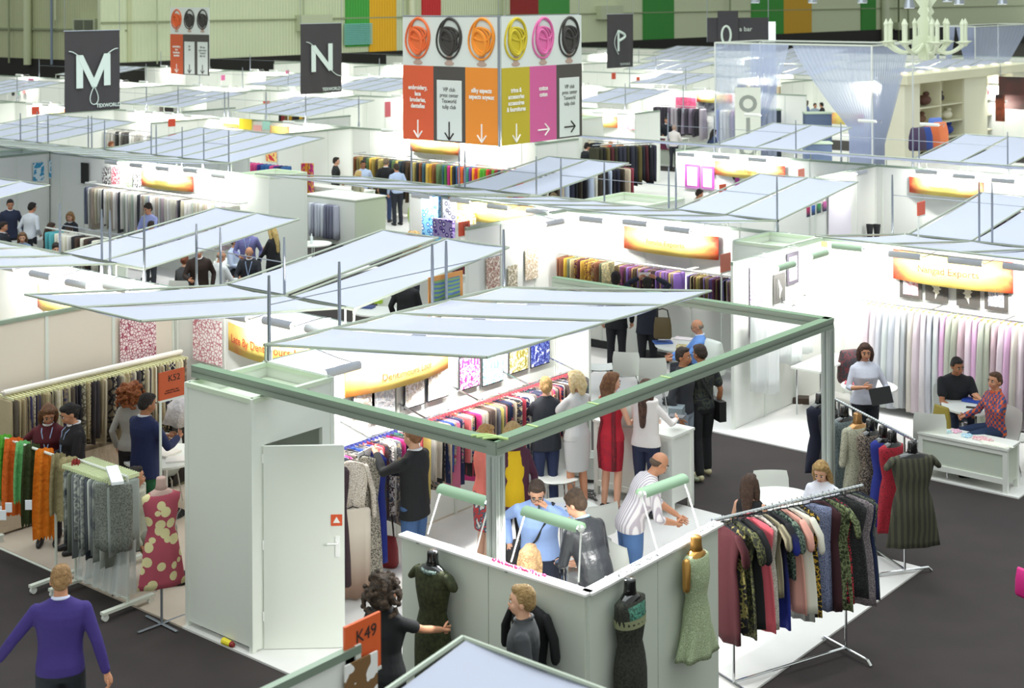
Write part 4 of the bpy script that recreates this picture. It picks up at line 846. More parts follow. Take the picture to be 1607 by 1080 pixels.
# low white cabinet at the aisle edge (right)
def counter(name, label, cat, u0, u1, v0, v1, h, legs=False, m=None, drawers=None):
    o = thing(name, label, cat, ((u0 + u1) / 2, (v0 + v1) / 2, 0.0)); w, d = (u1 - u0), (v1 - v0); z0 = 0.13 if legs else 0.02
    b = MB(); b.box((0, 0, (h - 0.03 + z0) / 2), (w - 0.04, d - 0.04, h - 0.03 - z0)); b.build('carcass', m or mat('#ccd3c4', 0.5), o)
    b = MB(); b.box((0, 0, h - 0.015), (w + 0.02, d + 0.02, 0.03)); b.build('top', WP2, o)
    for sx in (-1, 1):
        for sy in (-1, 1): b = MB(); b.box((sx * (w / 2 - 0.03), sy * (d / 2 - 0.03), (h - 0.03) / 2), (0.06, 0.06, h - 0.03)); b.build('leg', WP2, o)
    b = MB(); b.box((0, -d / 2 + 0.012, z0 + 0.04), (w - 0.1, 0.02, 0.07)); b.box((0, -d / 2 + 0.012, h - 0.06), (w - 0.1, 0.02, 0.06)); b.build('rail', WP2, o)
    if drawers:
        for k in range(3): 
            b = MB(); b.box((-w / 2 + 0.01, 0.0, z0 + 0.18 + 0.27 * k), (0.02, d - 0.16, 0.24)); dr = b.build('drawer', WP2, o)
            b = MB(); b.box((-w / 2 - 0.008, 0, z0 + 0.27 + 0.27 * k), (0.015, 0.14, 0.012)); b.build('handle', STEEL, dr)
    return o
counter('low_cabinet', 'long low white cabinet with lace pieces on top at the carpet edge', 'cabinet', -8.22, -7.02, 18.3, 18.72, 0.60, True)
for x, y, w, c, lb in [(1477, 676, 0.3, '#7fc0c4', 'pale aqua lace piece on the low white cabinet'), (1500, 677, 0.14, '#d878a8', 'small pink lace piece on the low cabinet'), (1518, 684, 0.16, '#58b0d0', 'small bright blue lace piece on the low cabinet'), (1541, 689, 0.28, '#d06878', 'rose-red lace piece on the low cabinet'), (1563, 698, 0.42, '#e4e6cc', 'cream lace piece at the cabinet end')]:
    p = G(x, y, 0.605); b = MB(); b.loft([((0, 0, 0), w / 2, 0.09, 0.15, 5), ((0, 0, 0.012), w / 2 * 0.9, 0.08, 0.15, 5)], 24); o = b.build('lace_piece', mat(c, 0.8, pat='lace', c2='#f4f4ee', scale=40.0)); o.location = p; tag(o, lb, 'lace')
counter('reception_counter', 'white counter with drawers behind the woman in the white blouse', 'counter', -11.15, -9.95, 15.0, 15.5, 0.98, True, m=WP2, drawers=True)
counter('reception_counter', 'white reception counter of the man in the black shirt', 'counter', -31.9, -29.0, 28.3, 28.8, 1.05)
counter('reception_counter', 'counter of the suited man with a yellow cup', 'counter', -32.0, -29.9, 45.85, 46.35, 1.1)
counter('display_counter', 'long counter of white fabric rolls behind the poles at the left', 'counter', -29.0, -26.5, 18.3, 18.8, 0.8)
o = thing('display_cabinet', 'tall white display cabinet with lilac fabrics hanging on its front', 'cabinet', (-27.9, 26.6, 0)); b = MB(); b.box((0, 0, 0.62), (1.9, 1.1, 1.2)); b.build('body', mat('#c4cbb9', 0.5), o); b = MB(); b.box((0, 0, 1.23), (1.95, 1.15, 0.03)); b.build('top', WP2, o); b = MB(); b.box((0, -0.56, 0.6), (1.88, 0.01, 1.15)); b.build('front_panel', WP2, o)
small('cup', 'cup', 'yellow cup on the counter of the suited man', G(1053, 208, 1.12), (0.16, 0.16, 0.14), '#f0c820')
# waste bin, cable heap, machine on the counter
o = thing('waste_bin', 'translucent white waste bin behind the red dress', 'bin', G(929, 754, 0.02)); b = MB(); b.loft([((0, 0, 0.0), 0.11, 0.11), ((0, 0, 0.34), 0.15, 0.15)], 24, cap=False); b.add([(0.11 * math.cos(t * PI / 12), 0.11 * math.sin(t * PI / 12), 0.004) for t in range(24)], [tuple(range(24))]); b.build('bucket', mat('#e6ebe8', 0.4), o, True); b = MB(); b.tube([(0.152 * math.cos(t * PI / 12), 0.152 * math.sin(t * PI / 12), 0.34) for t in range(24)], 0.008, 6, closed=True); b.build('rim', WP2, o, True)
rr = random.Random(9); b = MB(); P_ = [(rr.uniform(-0.3, 0.3), rr.uniform(-0.2, 0.2), 0.012) for _ in range(26)]; b.tube(P_, 0.006, 5); o = b.build('power_cable', mat('#4a4a4a', 0.6)); o.location = G(925, 775, 0.02); tag(o, 'tangled grey cable on the floor beside the waste bin', 'cable')
small('power_strip', 'power strip', 'black power strip on the floor beside the waste bin', G(938, 757, 0.025), (0.3, 0.06, 0.04), '#2a2226', 0.6)
small('card_terminal', 'machine', 'grey card machine on the counter in front of the white blouse', G(1062, 650, 1.0), (0.18, 0.22, 0.1), '#7f8a90', 0.4)
def bag(px, py, z, label, col, w=0.3, h=0.4, d=0.14, face=0, hang=0.25, name='shoulder_bag', **k):
    p = G(px, py, z); o = thing(name, label, 'bag', p, face_angle(face))
    b = MB(); b.loft([((0, 0, 0), w * 0.46, d * 0.4), ((0, 0, h * 0.1), w * 0.5, d * 0.5), ((0, 0, h * 0.6), w * 0.48, d * 0.45), ((0, 0, h * 0.95), w * 0.42, d * 0.25), ((0, 0, h), w * 0.4, d * 0.12)], 20, power=3.2); b.build('bag_body', mat(col, 0.6, **k), o, True)
    if hang: b = MB(); b.tube([(-w * 0.36, 0, h * 0.9), (-w * 0.26, 0, h + hang), (0, 0, h + hang * 1.2), (w * 0.26, 0, h + hang), (w * 0.36, 0, h * 0.9)], 0.011, 6, flat=0.5); b.build('strap', mat('#2a2420', 0.6), o)
    return o
bag(1040, 531, 0.84, 'brown handbag with gold metal trim carried by the tall man in black', '#5a4a28', 0.3, 0.34, 0.16, 10, 0.12)
bag(1064, 632, 0.99, 'pale grey tote bag on the reception counter', '#c8cfc8', 0.26, 0.3, 0.14, 30, 0.0, 'tote_bag')
bag(988, 668, 0.99, 'silver-green tote bag beside the red dress', '#b5beb5', 0.28, 0.3, 0.16, 0, 0.0, 'tote_bag')
bag(1120, 585, 0.6, 'white plastic bag with green top beside the partition edge', '#dfe4dc', 0.42, 0.5, 0.25, 60, 0.0, 'carrier_bag')
bag(604, 888, 0.02, 'dark red leather handbag standing on the floor under the rail', '#7a1c20', 0.32, 0.34, 0.16, 20, 0.3)
bag(1478, 686, 0.45, 'mustard and brown paper bag on the white chair', '#8a7a28', 0.3, 0.42, 0.12, 60, 0.0, 'paper_bag')
bag(1333, 600, 0.45, 'black backpack with red trim standing behind the woman with the tablet', '#26242a', 0.36, 0.5, 0.28, 160, 0.0, 'backpack', pat='blot', c2='#5a1c24', c3='#26242a', scale=14.0)
# stacked stock below the back partition: dark cases
for px, py, lb in [(948, 545, 'black shoe pair and case at the wall foot behind the black trousers'), (1030, 566, 'black box lying at the wall foot behind the handbag man')]: small('black_case', 'case', lb, G(px, py, 0.02), (0.5, 0.2, 0.14), '#1a1a1e', 0.1)
# folding table edge with stock at the sheer curtain stand
o = thing('trestle_table', 'white cloth-covered trestle table beside the backpack', 'table', (-10.65, 20.3, 0.02)); b = MB(); b.box((0, 0, 0.73), (0.5, 1.2, 0.03)); b.build('table_top', WP2, o)
for sx in (-1, 1):
    for sy in (-1, 1): b = MB(); b.tube([(sx * 0.2, sy * 0.5, 0), (sx * 0.2, sy * 0.5, 0.72)], 0.014, 8); b.build('leg', CHROME, o)
# shelf unit with spot lights at the far right
so = thing('shelf_unit', 'large cream shelf unit with accessories and small lights on top', 'shelf unit', (-25.2, 55.0, 0)); CR = mat('#d9d6bb', 0.6); hS = 3.0; LS = 13.5
b = MB(); b.box((0, LS / 2 - 2, hS / 2), (0.04, LS, hS)); b.build('back_panel', CR, so)
b = MB(); b.box((0.5, LS / 2 - 2, hS + 0.16), (1.2, LS + 0.3, 0.34)); b.build('cornice', CR, so)
for y0, y1 in [(-2, -0.6), (3.8, 6.3), (9.2, 11.5)]: b = MB(); b.box((0.45, (y0 + y1) / 2, hS / 2), (0.9, y1 - y0, hS)); b.build('blank_panel', mat('#dedcc6', 0.6), so)
for y0, y1 in [(-0.6, 3.8), (6.3, 9.2)]:
    for z in (0.6, 1.25, 1.95): b = MB(); b.box((0.42, (y0 + y1) / 2, z), (0.84, y1 - y0, 0.05)); b.build('shelf', CR, so)
    for k in range(1, 3): b = MB(); b.box((0.42, y0 + (y1 - y0) * k / 2 if k < 2 else y1, hS / 2), (0.84, 0.05, hS)); b.build('divider', CR, so)
for k in range(8): b = MB(); b.ball((0, 0, 0), (0.16, 0.16, 0.06), 12, 6, 0, Matrix.Translation((0.6, -1.4 + 1.55 * k, hS + 0.38))); b.build('spot_light', mat('#ffe0b0', 0.4, emit=1.5), so)
rr = random.Random(11)
for k, (y, z, c, s) in enumerate([(0.4, 1.3, '#6a4a38', .3), (2.2, 2.05, '#2a2226', .3), (0.8, 2.0, '#5a3a30', .35), (3.0, 1.3, '#e0dcc8', .3), (1.2, 0.65, '#3a3a5a', .35), (3.0, 0.65, '#3048a0', .35), (6.9, 2.0, '#a82830', .35), (8.4, 2.0, '#e8e4d8', .3), (6.9, 1.3, '#e8e8e4', .25), (8.4, 1.3, '#6a3a3a', .35), (6.8, 0.65, '#262626', .3), (8.4, 0.65, '#8a6a58', .35)]):
    b = MB(); b.ball((0, 0, s * 0.6), (s * 0.8, s, s * 0.6), 12, 8); b.ball((0.05, 0.1, s * 1.3), (s * 0.4, s * 0.4, s * 0.3), 10, 6); o = b.build('accessory', mat(c, 0.7), None, True); o.location = (-25.2 + 0.45, 55.0 + y, z); tag(o, {'#6a4a38': 'brown', '#2a2226': 'black', '#5a3a30': 'dark brown', '#e0dcc8': 'cream', '#3a3a5a': 'slate', '#3048a0': 'blue', '#a82830': 'red', '#e8e4d8': 'ivory', '#e8e8e4': 'white', '#6a3a3a': 'maroon', '#262626': 'charcoal', '#8a6a58': 'tan'}[c] + ' accessory on the cream shelf unit', 'accessory')
for px, py, z, c, lb in [(1450, 235, 1.0, '#2a4a9a', 'blue printed bag below the cream shelves'), (1462, 232, 1.0, '#e07040', 'orange bag below the cream shelves'), (1440, 236, 1.0, '#4a3a5a', 'purple patterned bag below the cream shelves'), (1475, 226, 1.0, '#e88050', 'bright orange bag beside the hat'), (1468, 218, 1.0, '#5a78c8', 'light blue cloth beside the hat')]:
    bag(px, py, z, lb, c, 0.7, 0.8, 0.4, 150, 0.0, 'display_bag')
# draped pavilion of sheer white fabric on a thin frame
SHEER = mat('#c6d0ea', 0.8, alpha=0.60, trans=0.2)
def drape(o, P0, P1, z1, z0, gather, pull, folds=16, nm='drape'):
    """P0-P1 along the top; the cloth gathers toward `gather` (0 or 1) at height pull"""
    P0, P1 = Vector(P0), Vector(P1); vs = []; fs = []; NX, NZ = folds * 4, 14
    for j in range(NZ + 1):
        z = z1 + (z0 - z1) * j / NZ; f = min(1, (z1 - z) / (z1 - pull)); g = f ** 1.2
        wdt = 1 - g * 0.72 if gather is not None else 1
        for i in range(NX + 1):
            s = i / NX; s2 = s * wdt + (0 if gather in (0, None) else 1 - wdt)
            p = P0.lerp(P1, s2); n_ = Vector((-(P1 - P0).y, (P1 - P0).x)).normalized(); w = 0.06 * math.sin(s * folds * 2 * PI) * (0.4 + f)
            vs.append((p.x + n_.x * w, p.y + n_.y * w, z))
    for j in range(NZ):
        for i in range(NX): a = j * (NX + 1) + i; fs.append((a, a + 1, a + NX + 2, a + NX + 1))
    b = MB(); b.add(vs, fs); return b.build(nm, SHEER, o, True)
def pavilion(corner, lx, ly, h, label):
    o = thing('draped_pavilion', label, 'pavilion', (corner.x, corner.y, 0)); b = MB()
    A = [(-lx, 0), (0, 0), (0, ly), (-lx, ly)]
    for k in range(4): b.tube([(A[k][0], A[k][1], h), (A[(k + 1) % 4][0], A[(k + 1) % 4][1], h)], 0.04, 6)
    b.build('top_frame', mat('#c8cec4', 0.5), o)
    for q in A: b = MB(); b.tube([(q[0], q[1], 0), (q[0], q[1], h)], 0.035, 6); b.build('pole', mat('#d8dcd8', 0.5), o)
    m_ = -lx * 0.4
    drape(o, (-lx, 0), (m_ - 1.2, 0), h, 0.3, None, 1.5, 10); drape(o, (-lx * 0.75, -0.1), (-lx * 0.5, -0.1), h, 0.3, 0, 1.6, 8)
    drape(o, (-lx * 0.49, 0), (0, 0), h, 0.3, 1, 1.8, 16); drape(o, (0, 0), (0, ly * 0.9), h, 0.3, 0, 1.3, 14)
    return o
cn = G(1368, 72, t=50.0); pavilion(Vector((cn.x, cn.y, 0)), 6.3, 3.3, cn.z, 'large pavilion draped with sheer white curtains beside the chandelier')
cn = G(1530, 42, t=80.0); pavilion(Vector((cn.x, cn.y, 0)), 2.2, 9.0, cn.z, 'second sheer white pavilion at the upper right edge')
# chandelier: flat white board silhouette, two crossing boards
co = G(1453, 95, t=47.0); o = thing('chandelier', 'white cut-out chandelier with candle arms hanging by the pavilion', 'chandelier', co, YAW)
CW = mat('#d5dcc4', 0.6); k_ = 47.0 / FPX
def cut(pts): return [(x * k_, z * k_) for x, z in pts]
half = [(0, 0), (11, 2), (15, 14), (22, 22), (20, 36), (9, 40), (14, 62), (8, 70), (13, 76), (9, 84), (19, 98), (0, 98)]
prof = [(x, z) for x, z in half] + [(-x, z) for x, z in half[::-1][1:-1]]
M90 = Matrix.Rotation(PI / 2, 4, 'X')
for a in (0, PI / 2, PI / 4, -PI / 4):
    b = MB(); b.prism(cut(prof), 0.04, 0, Matrix.Rotation(a, 4, 'Z') @ M90) if a in (0, PI / 2) else None
    for s in (-1, 1):
        for rr_, zz in ((34, 26), (62, 24)):
            if a in (PI / 4, -PI / 4) and rr_ == 34: continue
            b.tube([Matrix.Rotation(a, 4, 'Z') @ Vector((s * k_ * (8 + (rr_ - 8) * q), 0, k_ * (26 - 14 * math.sin(PI * q)))) for q in [i / 8 for i in range(9)]], 0.06, 6)
            x = s * k_ * rr_; b.tube([Matrix.Rotation(a, 4, 'Z') @ Vector((x, 0, k_ * z)) for z in (22, 27, 30, 31, 54, 58, 66)], [0.05, 0.12, 0.24, 0.07, 0.07, 0.09, 0.01], 8)
    b.build('candle_arm', CW, o)
b = MB(); b.tube([(0, 0, 0), (0, 0, 9)], 0.012, 5); b.build('cable', STEEL, o)
for i, (x, y, t) in enumerate([(1185, 4, 60), (1275, 4, 60), (1353, 4, 55), (1427, 12, 50), (1505, 6, 50), (1573, 6, 55), (1487, 2, 55)]):
    p = G(x, y, t=t); o = thing('spot_light', 'silver spot light hanging at the top edge, ' + ORD[i] + ' from the left', 'spot light', p); b = MB(); b.tube([(0, 0, 0), (0, 0, 0.3)], [0.2, 0.13], 12); b.build('housing', STEEL, o); b = MB(); b.tube([(0, 0, -0.01), (0, 0, -0.02)], 0.17, 12); b.build('lens', mat('#f0f4ff', 0.3, emit=1.2), o); b = MB(); b.tube([(0, 0, 0.3), (0, 0, 8)], 0.02, 5); b.build('cable', STEEL, o)
# bar sign and column of letters
p = G(1110, 66, t=66.0); o = thing('bar_sign', 'dark hanging sign with a white Q and the word bar', 'sign', p, YAW); k_ = 66 / FPX
b = MB(); b.box((48 * k_, 0, 19 * k_), (96 * k_, 0.1, 38 * k_)); b.box((32 * k_, -0.08, 24 * k_), (32 * k_, 0.1, 50 * k_)); b.build('board', mat('#3c3a3e', 0.8), o)
stroke(o, [(k_ * (29 + 7 * math.cos(t)), k_ * (11 + 14 * math.sin(t))) for t in [2 * PI * j / 20 for j in range(20)]], 0.05, y=-0.16, closed=True)
text('a bar', 10 * k_, LTG, o, (60 * k_, -0.06, 20 * k_), (PI / 2, 0, 0))
p = G(1206, 66, t=68.0); o = small('light_box', 'screen', 'bright white light box beside the dark bar sign', p, (0.65, 0.1, 0.95), '#e8f4f4', YAW, emit=0.9)
p = G(1236, 205, 0.0); o = thing('letter_column', 'pale column with round grey letters inside the pavilion', 'sign', (-26.5, 44.9, 0), YAW); b = MB(); b.box((0, 0, 1.6), (0.9, 0.12, 3.2)); b.build('board', mat('#d0d4c8', 0.6), o); text('O\nI\nQ', 0.8, mat('#8a8f88', 0.7), o, (0, -0.07, 1.8), (PI / 2, 0, 0), bold=0.03)
# blue draped counter under the pavilion, dark aisle wall
for (x0, x1, yt, t, c, lb, cat) in [(1262, 1303, 178, 52, '#5a6a84', 'slate blue draped counter inside the pavilion', 'counter'), (1180, 1224, 173, 54, '#3e4650', 'charcoal counter front inside the pavilion', 'counter'), (1262, 1303, 225, 46, '#5c6c88', 'slate blue cloth with hanging folds below the pavilion', 'drape')]:
    p0 = G(x0, yt, t=t); p1 = G(x1, yt, t=t); o = thing('draped_counter', lb, cat, ((p0.x + p1.x) / 2, (p0.y + p1.y) / 2, 0), YAW); L_ = (p1 - p0).length; b = MB(); b.box((0, 0, p0.z / 2), (L_, 0.5, p0.z)); b.build('body', mat(c, 0.8, bump=0.8, bscale=2.0, bdist=0.05), o); b = MB(); b.box((0, 0, p0.z + 0.02), (L_ + 0.05, 0.56, 0.05)); b.build('top', mat('#b8c8b0', 0.6), o)
# lamp arms on the low display wall
def desk_lamp(x0, y0, x1, y1, bx0, by0, bx1, by1, label):
    a, c = G(x0, y0, 2.06), G(x1, y1, 2.06); d, e = G(bx0, by0, 1.68), G(bx1, by1, 1.68)
    o = thing('arm_lamp', label, 'lamp', (d + e) / 2); q = (d + e) / 2
    b = MB(); n_ = (c - a).normalized(); vs = []; fs = []; side_ = Vector((-n_.y, n_.x, 0))
    for i in range(9):
        t = math.radians(-110 + 220 * i / 8)
        for w in (a, c): vs.append(w - q + side_ * 0.065 * math.sin(t) + Vector((0, 0, 0.05 * math.cos(t))))
    for i in range(8): fs.append((2 * i, 2 * i + 1, 2 * i + 3, 2 * i + 2))
    b.add(vs, fs); b.build('lamp_shade', mat('#9fc0a0', 0.5), o, True)
    b = MB(); b.tube([a - q, c - q], 0.014, 8); b.build('light_tube', EMIT, o)
    for s, w in ((a, d), (c, e)): b = MB(); b.tube([w - q, s - q], 0.008, 6); b.build('arm', mat('#f0f0ec', 0.4), o); b = MB(); b.ball(s - q, 0.03, 10, 6); b.build('joint', mat('#f4f4f0', 0.4), o)
    m = (a + c) / 2 - q; l = area('tube_light', m + Vector((0, 0, -0.04)), (0, 0, math.atan2(n_.y, n_.x)), (c - a).length, 0.04, 34, (1, 0.99, 0.96), o)
desk_lamp(692, 768, 768, 790, 671, 838, 745, 872, 'green-shaded lamp on white arms left of the corner post')
desk_lamp(824, 803, 912, 830, 802, 882, 908, 914, 'green-shaded lamp on white arms in front of the man on the phone')
desk_lamp(1006, 776, 1073, 752, 1034, 872, 1098, 834, 'green-shaded lamp on white arms by the bald man in stripes')

p = G(1606, 936, 0.9); bag(1606, 936, 0.7, 'edge of a magenta bag at the right margin over the dark carpet', '#c81878', 0.16, 0.26, 0.1, 60, 0.0, 'carrier_bag')
b = MB(); b.tube([(0, 0, 0), (0, 0, 8)], 0.02, 5)
for nm in ('bar_sign', 'light_box'):
    q = [k for k in C.objects if k.name == nm][0]; b.build('cable', STEEL, q)
# ------------------------------------------------------------------ garments and rails
def clothmesh(name, prof, th=0.03, n=18, seed=0, wave=0.25, wn=3, shear=0.0, hem=0.02):
    """hanging cloth: prof = [(z, half width, thickness factor)], width along local Y, thickness along local X"""
    r = random.Random(seed); b = MB(); vs = []; fs = []; m = len(prof); ph = r.uniform(0, 6)
    for i, (z, hw, tf) in enumerate(prof):
        f = i / (m - 1)
        for j in range(n):
            t = 2 * PI * j / n; y = hw * math.copysign(abs(math.cos(t)) ** 0.8, math.cos(t)); x = th * tf * math.sin(t)
            x += th * wave * f * 2.2 * math.sin(wn * PI * y / max(hw, 0.02) + ph + f) + shear * f
            zz = z + (hem * math.sin(wn * 4 * y + ph) * f ** 3 if i == m - 1 else 0)
            vs.append((x, y, zz))
    for i in range(m - 1):
        for j in range(n): fs.append((i * n + j, i * n + (j + 1) % n, (i + 1) * n + (j + 1) % n, (i + 1) * n + j))
    fs += [tuple(reversed(range(n))), tuple(range((m - 1) * n, m * n))]
    b.add(vs, fs); return b
def prof_dress(L, w=0.21, waist=0.16, hem=0.24):
    return [(-0.02, 0.05, 0.6), (-0.05, w * 0.75, 0.7), (-0.09, w, 1), (-L * 0.2, w * 0.95, 1.1), (-L * 0.36, waist, 1.0), (-L * 0.55, (waist + hem) / 2, 1.15), (-L * 0.8, hem * 0.96, 1.2), (-L, hem, 1.1)]
def prof_swatch(L, w=0.2): return [(-0.02, w * 0.9, 0.9), (-0.05, w, 1.0), (-L * 0.4, w, 1.0), (-L * 0.7, w * 0.98, 1.1), (-L, w * 0.97, 1.0)]
def hanger(parent, w=0.2, m=None, z=0.0):
    b = MB(); b.tube([(0, 0.0, z + 0.06), (0, 0.018, z + 0.075), (0, 0.016, z + 0.05), (0, 0, z + 0.03), (0, 0, z)], 0.003, 5); b.tube([(0, -w, z - 0.06), (0, 0, z), (0, w, z - 0.06)], 0.006, 5); return b.build('hanger', m or BLACK, parent)
CN = {}
def colname(h):
    import colorsys
    r, g, b_ = [int(h[i:i + 2], 16) / 255 for i in (1, 3, 5)]; H, L, S = colorsys.rgb_to_hls(r, g, b_)
    if L < 0.13: return 'black'
    if S < 0.14: return 'white' if L > 0.85 else 'pale grey' if L > 0.65 else 'grey' if L > 0.35 else 'charcoal'
    H *= 360; n_ = 'red' if H < 14 or H > 345 else 'orange' if H < 38 else 'yellow' if H < 64 else 'green' if H < 160 else 'teal' if H < 200 else 'blue' if H < 252 else 'purple' if H < 300 else 'pink'
    if n_ in ('orange', 'yellow') and L < 0.42: n_ = 'brown' if n_ == 'orange' else 'olive'
    if n_ in ('orange', 'yellow') and S < 0.5 and L > 0.6: n_ = 'beige' if n_ == 'orange' else 'cream'
    return ('pale ' if L > 0.8 and n_ not in ('cream', 'beige') else 'dark ' if L < 0.27 else '') + n_
RAILM = CHROME
def rail(P0, P1, label, r=0.014, m=None, name='garment_rail', stand=False, wallside=None):
    P0, P1 = Vector(P0), Vector(P1); o = thing(name, label, 'clothes rail', (P0.x, P0.y, 0.02 if stand else P0.z)); q = Vector(o.location)
    b = MB(); b.tube([P0 - q, P1 - q], r, 10); b.build('rail', m or RAILM, o)
    if wallside is not None:
        L_ = (P1 - P0).length; n_ = max(2, round(L_ / 1.0) + 1)
        for k in range(n_): p = P0.lerp(P1, k / (n_ - 1)) - q; b = MB(); b.tube([p, p + Vector(wallside)], r * 0.8, 6); b.build('bracket', m or RAILM, o)
    return o
def hangrow(P0, P1, n, kind, pal, Lr, wr=(0.17, 0.22), where='', name='fabric_sample', cat='fabric', th=0.02, hang=False, pats=None, seed=1, tilt=0.12, cycle=False, drop=0.03, rev=False, big=1.0):
    """n garments side by side from P0 to P1"""
    P0, P1 = Vector(P0), Vector(P1); d = P1 - P0; ang = math.atan2(d.y, d.x); r = random.Random(seed); protos = []
    for k in range(5):
        L = 1.0; pr = prof_dress(L, 0.2, 0.17, 0.22) if kind == 'dress' else prof_swatch(L, 0.2)
        b = clothmesh('x', pr, th, 14, seed * 10 + k, 0.35, 2 + k % 3); o = b.build(name, BLACK, None, True); protos.append(o.data); bpy.data.objects.remove(o)
    out = []
    for i in range(n):
        c = pal[i % len(pal)] if cycle else r.choice(pal); f = (i + 0.5) / n; p = P0.lerp(P1, f)
        L = r.uniform(*Lr); w = r.uniform(*wr) / 0.2
        o = bpy.data.objects.new(name, protos[r.randrange(5)]); C.objects.link(o); o.location = (p.x, p.y, p.z - drop); o.rotation_euler = (0, 0, ang + r.uniform(-tilt, tilt)); o.scale = (big, w, L)
        pt = r.choice(pats) if pats else None
        if pt: m = mat(c, 0.85, pat=pt, c2=r.choice(pal), c3=r.choice(pal), scale=r.choice((8.0, 14.0)))
        else: m = mat(c, 0.85, bump=0.3, bscale=25.0)
        if o.material_slots: o.material_slots[0].link = 'OBJECT'; o.material_slots[0].material = m
        tag(o, f'{colname(c)} {kind}, {ordw(i)} from the left {where}', cat, f'{kind}s {where}'); out.append(o)
    return out
# lace stand: long rail of samples on the left wall
CREAMS = ['#d8cfae', '#c8bc98', '#e0d8c0', '#b8a888', '#4a4448', '#9a8a72', '#44406a', '#d0c4a8', '#e4dcc8', '#6a6054', '#a89878', '#c4b48e', '#26262e', '#d4c8a4']
p0, p1 = W(-30, 683, 'v', -15.75), W(205, 624, 'v', -15.75)
p0 = Vector((-15.75, 8.9 + 0.5, 1.72)); p1 = Vector((-15.75, 12.0, 1.72))
rail(p0, p1, 'long white-covered rail with cream hangers along the lace stand wall', 0.035, mat('#e6e0d4', 0.6), wallside=(0, 0, 0.02))
hangrow(p0, p1, 50, 'sample', CREAMS, (0.55, 0.9), (0.15, 0.2), 'on the long lace stand rail', seed=3, pats=[None, None, 'lace', 'vstripe'], drop=0.06)
hg = MB()
for k in range(50): f = (k + 0.5) / 50; q = p0.lerp(p1, f); hg.box((q.x, q.y, q.z - 0.055), (0.36, 0.012, 0.03))
tag(hg.build('clip_hangers', mat('#e8e6b8', 0.5)), 'pale yellow clip hangers in one dense line on the lace stand rail', 'hangers', kind='stuff')
b = MB(); b.box((-15.9, 10.6, 0.4), (0.3, 2.6, 0.7)); tag(b.build('skirt_cloth', mat('#cbb8a0', 0.8, bump=1.0, bscale=6.0, bdist=0.05)), 'beige cloth hanging below the long lace stand rail', 'cloth')
# garments behind K52
hangrow(W(252, 632, 'u', 11.9), W(292, 640, 'u', 11.9), 9, 'garment', ['#3a2c28', '#a8a070', '#5a4a60', '#8a8a6a', '#26221e', '#c8b8a0'], (0.9, 1.2), (0.2, 0.24), 'behind the K52 board', seed=8, cat='garment', name='garment', pats=[None, 'blot'])
# big stand: long rail along the poster wall
q0, q1 = Vector((-11.6, 11.35, 1.5)), Vector((-11.6, 15.2, 1.5))
rail((-11.6, 10.45, 1.5), q1, 'long rail with bright garments below the swatch charts', 0.014, wallside=(-0.45, 0, 0.1))
FASH = ['#26262c', '#3a3f58', '#c8c0b0', '#e6e2d8', '#a83848', '#1e2a50', '#d8c870', '#4a8a80', '#d87898', '#88807a', '#5a4a44', '#b8a890', '#f0ece4', '#e07070', '#6a6a72', '#121216', '#2a4aa0', '#c8327a']
hangrow((-11.6, 11.9, 1.5), q1, 62, 'garment', FASH, (0.5, 0.85), (0.2, 0.25), 'on the rail under the charts', seed=5, cat='garment', name='garment', pats=[None, None, None, 'vstripe', 'blot'], drop=0.05, th=0.018)
hg = MB()
for k in range(62): f = (k + 0.5) / 62; y = 11.9 + (15.2 - 11.9) * f; hg.box((-11.6, y, 1.485), (0.09, 0.012, 0.03))
tag(hg.build('red_clip_hangers', mat('#e0606a', 0.5)), 'red clip hangers in one dense line under the swatch charts', 'hangers', kind='stuff')
hangrow((-11.6, 10.5, 1.5), (-11.6, 11.85, 1.5), 22, 'garment', FASH, (0.7, 1.0), (0.2, 0.24), 'behind the black-jacketed man', seed=15, cat='garment', name='garment', pats=[None, None, 'blot', 'vstripe'], drop=0.05, th=0.018)
hg = MB()
for k in range(22): hg.box((-11.6, 10.53 + k * 0.061, 1.485), (0.09, 0.012, 0.03))
tag(hg.build('blue_clip_hangers', mat('#5860b8', 0.5)), 'violet-blue clip hangers in one dense line behind the man in the black jacket', 'hangers', kind='stuff')
def garment(px, py, Lpx, label, col, kind='dress', w=0.22, face=70, ztop=1.5, L=None, name='dress', th=0.035, waist=None, hem=None, seed=0, hmat=None, sleeves=None, loc=None, rz=None, fine=26, **k):
    p = Vector(loc) if loc is not None else G(px, py, ztop); t = -p.x * math.sin(YAW) + p.y * math.cos(YAW)
    L = L or Lpx * t / FPX
    o = thing(name, label, 'dress' if name == 'dress' else name.replace('_', ' '), p, face_angle(face) if rz is None else rz)
    pr = prof_dress(L, w, waist or w * 0.8, hem or w * 1.08) if kind == 'dress' else prof_swatch(L, w)
    pr2 = []
    for a, c in zip(pr[:-1], pr[1:]): pr2 += [a, tuple((a[q] + c[q]) / 2 for q in range(3))]
    pr2.append(pr[-1])
    b = clothmesh('x', pr2, th, fine, seed, 0.3, 3)
    b.build('fabric', mat(col, 0.85, **k), o, True)
    if sleeves:
        for s in (-1, 1): sb = MB(); sb.limb([(0, s * (w - 0.02), -0.1), (0, s * (w + 0.05), -0.1 - sleeves * 0.5), (0.01, s * (w + 0.06), -0.1 - sleeves)], [0.045, 0.05, 0.05], 10, 0, 0.6); sb.build('sleeve', mat(col, 0.85, **k), o, True)
    hanger(o, w * 0.85, hmat)
    return o
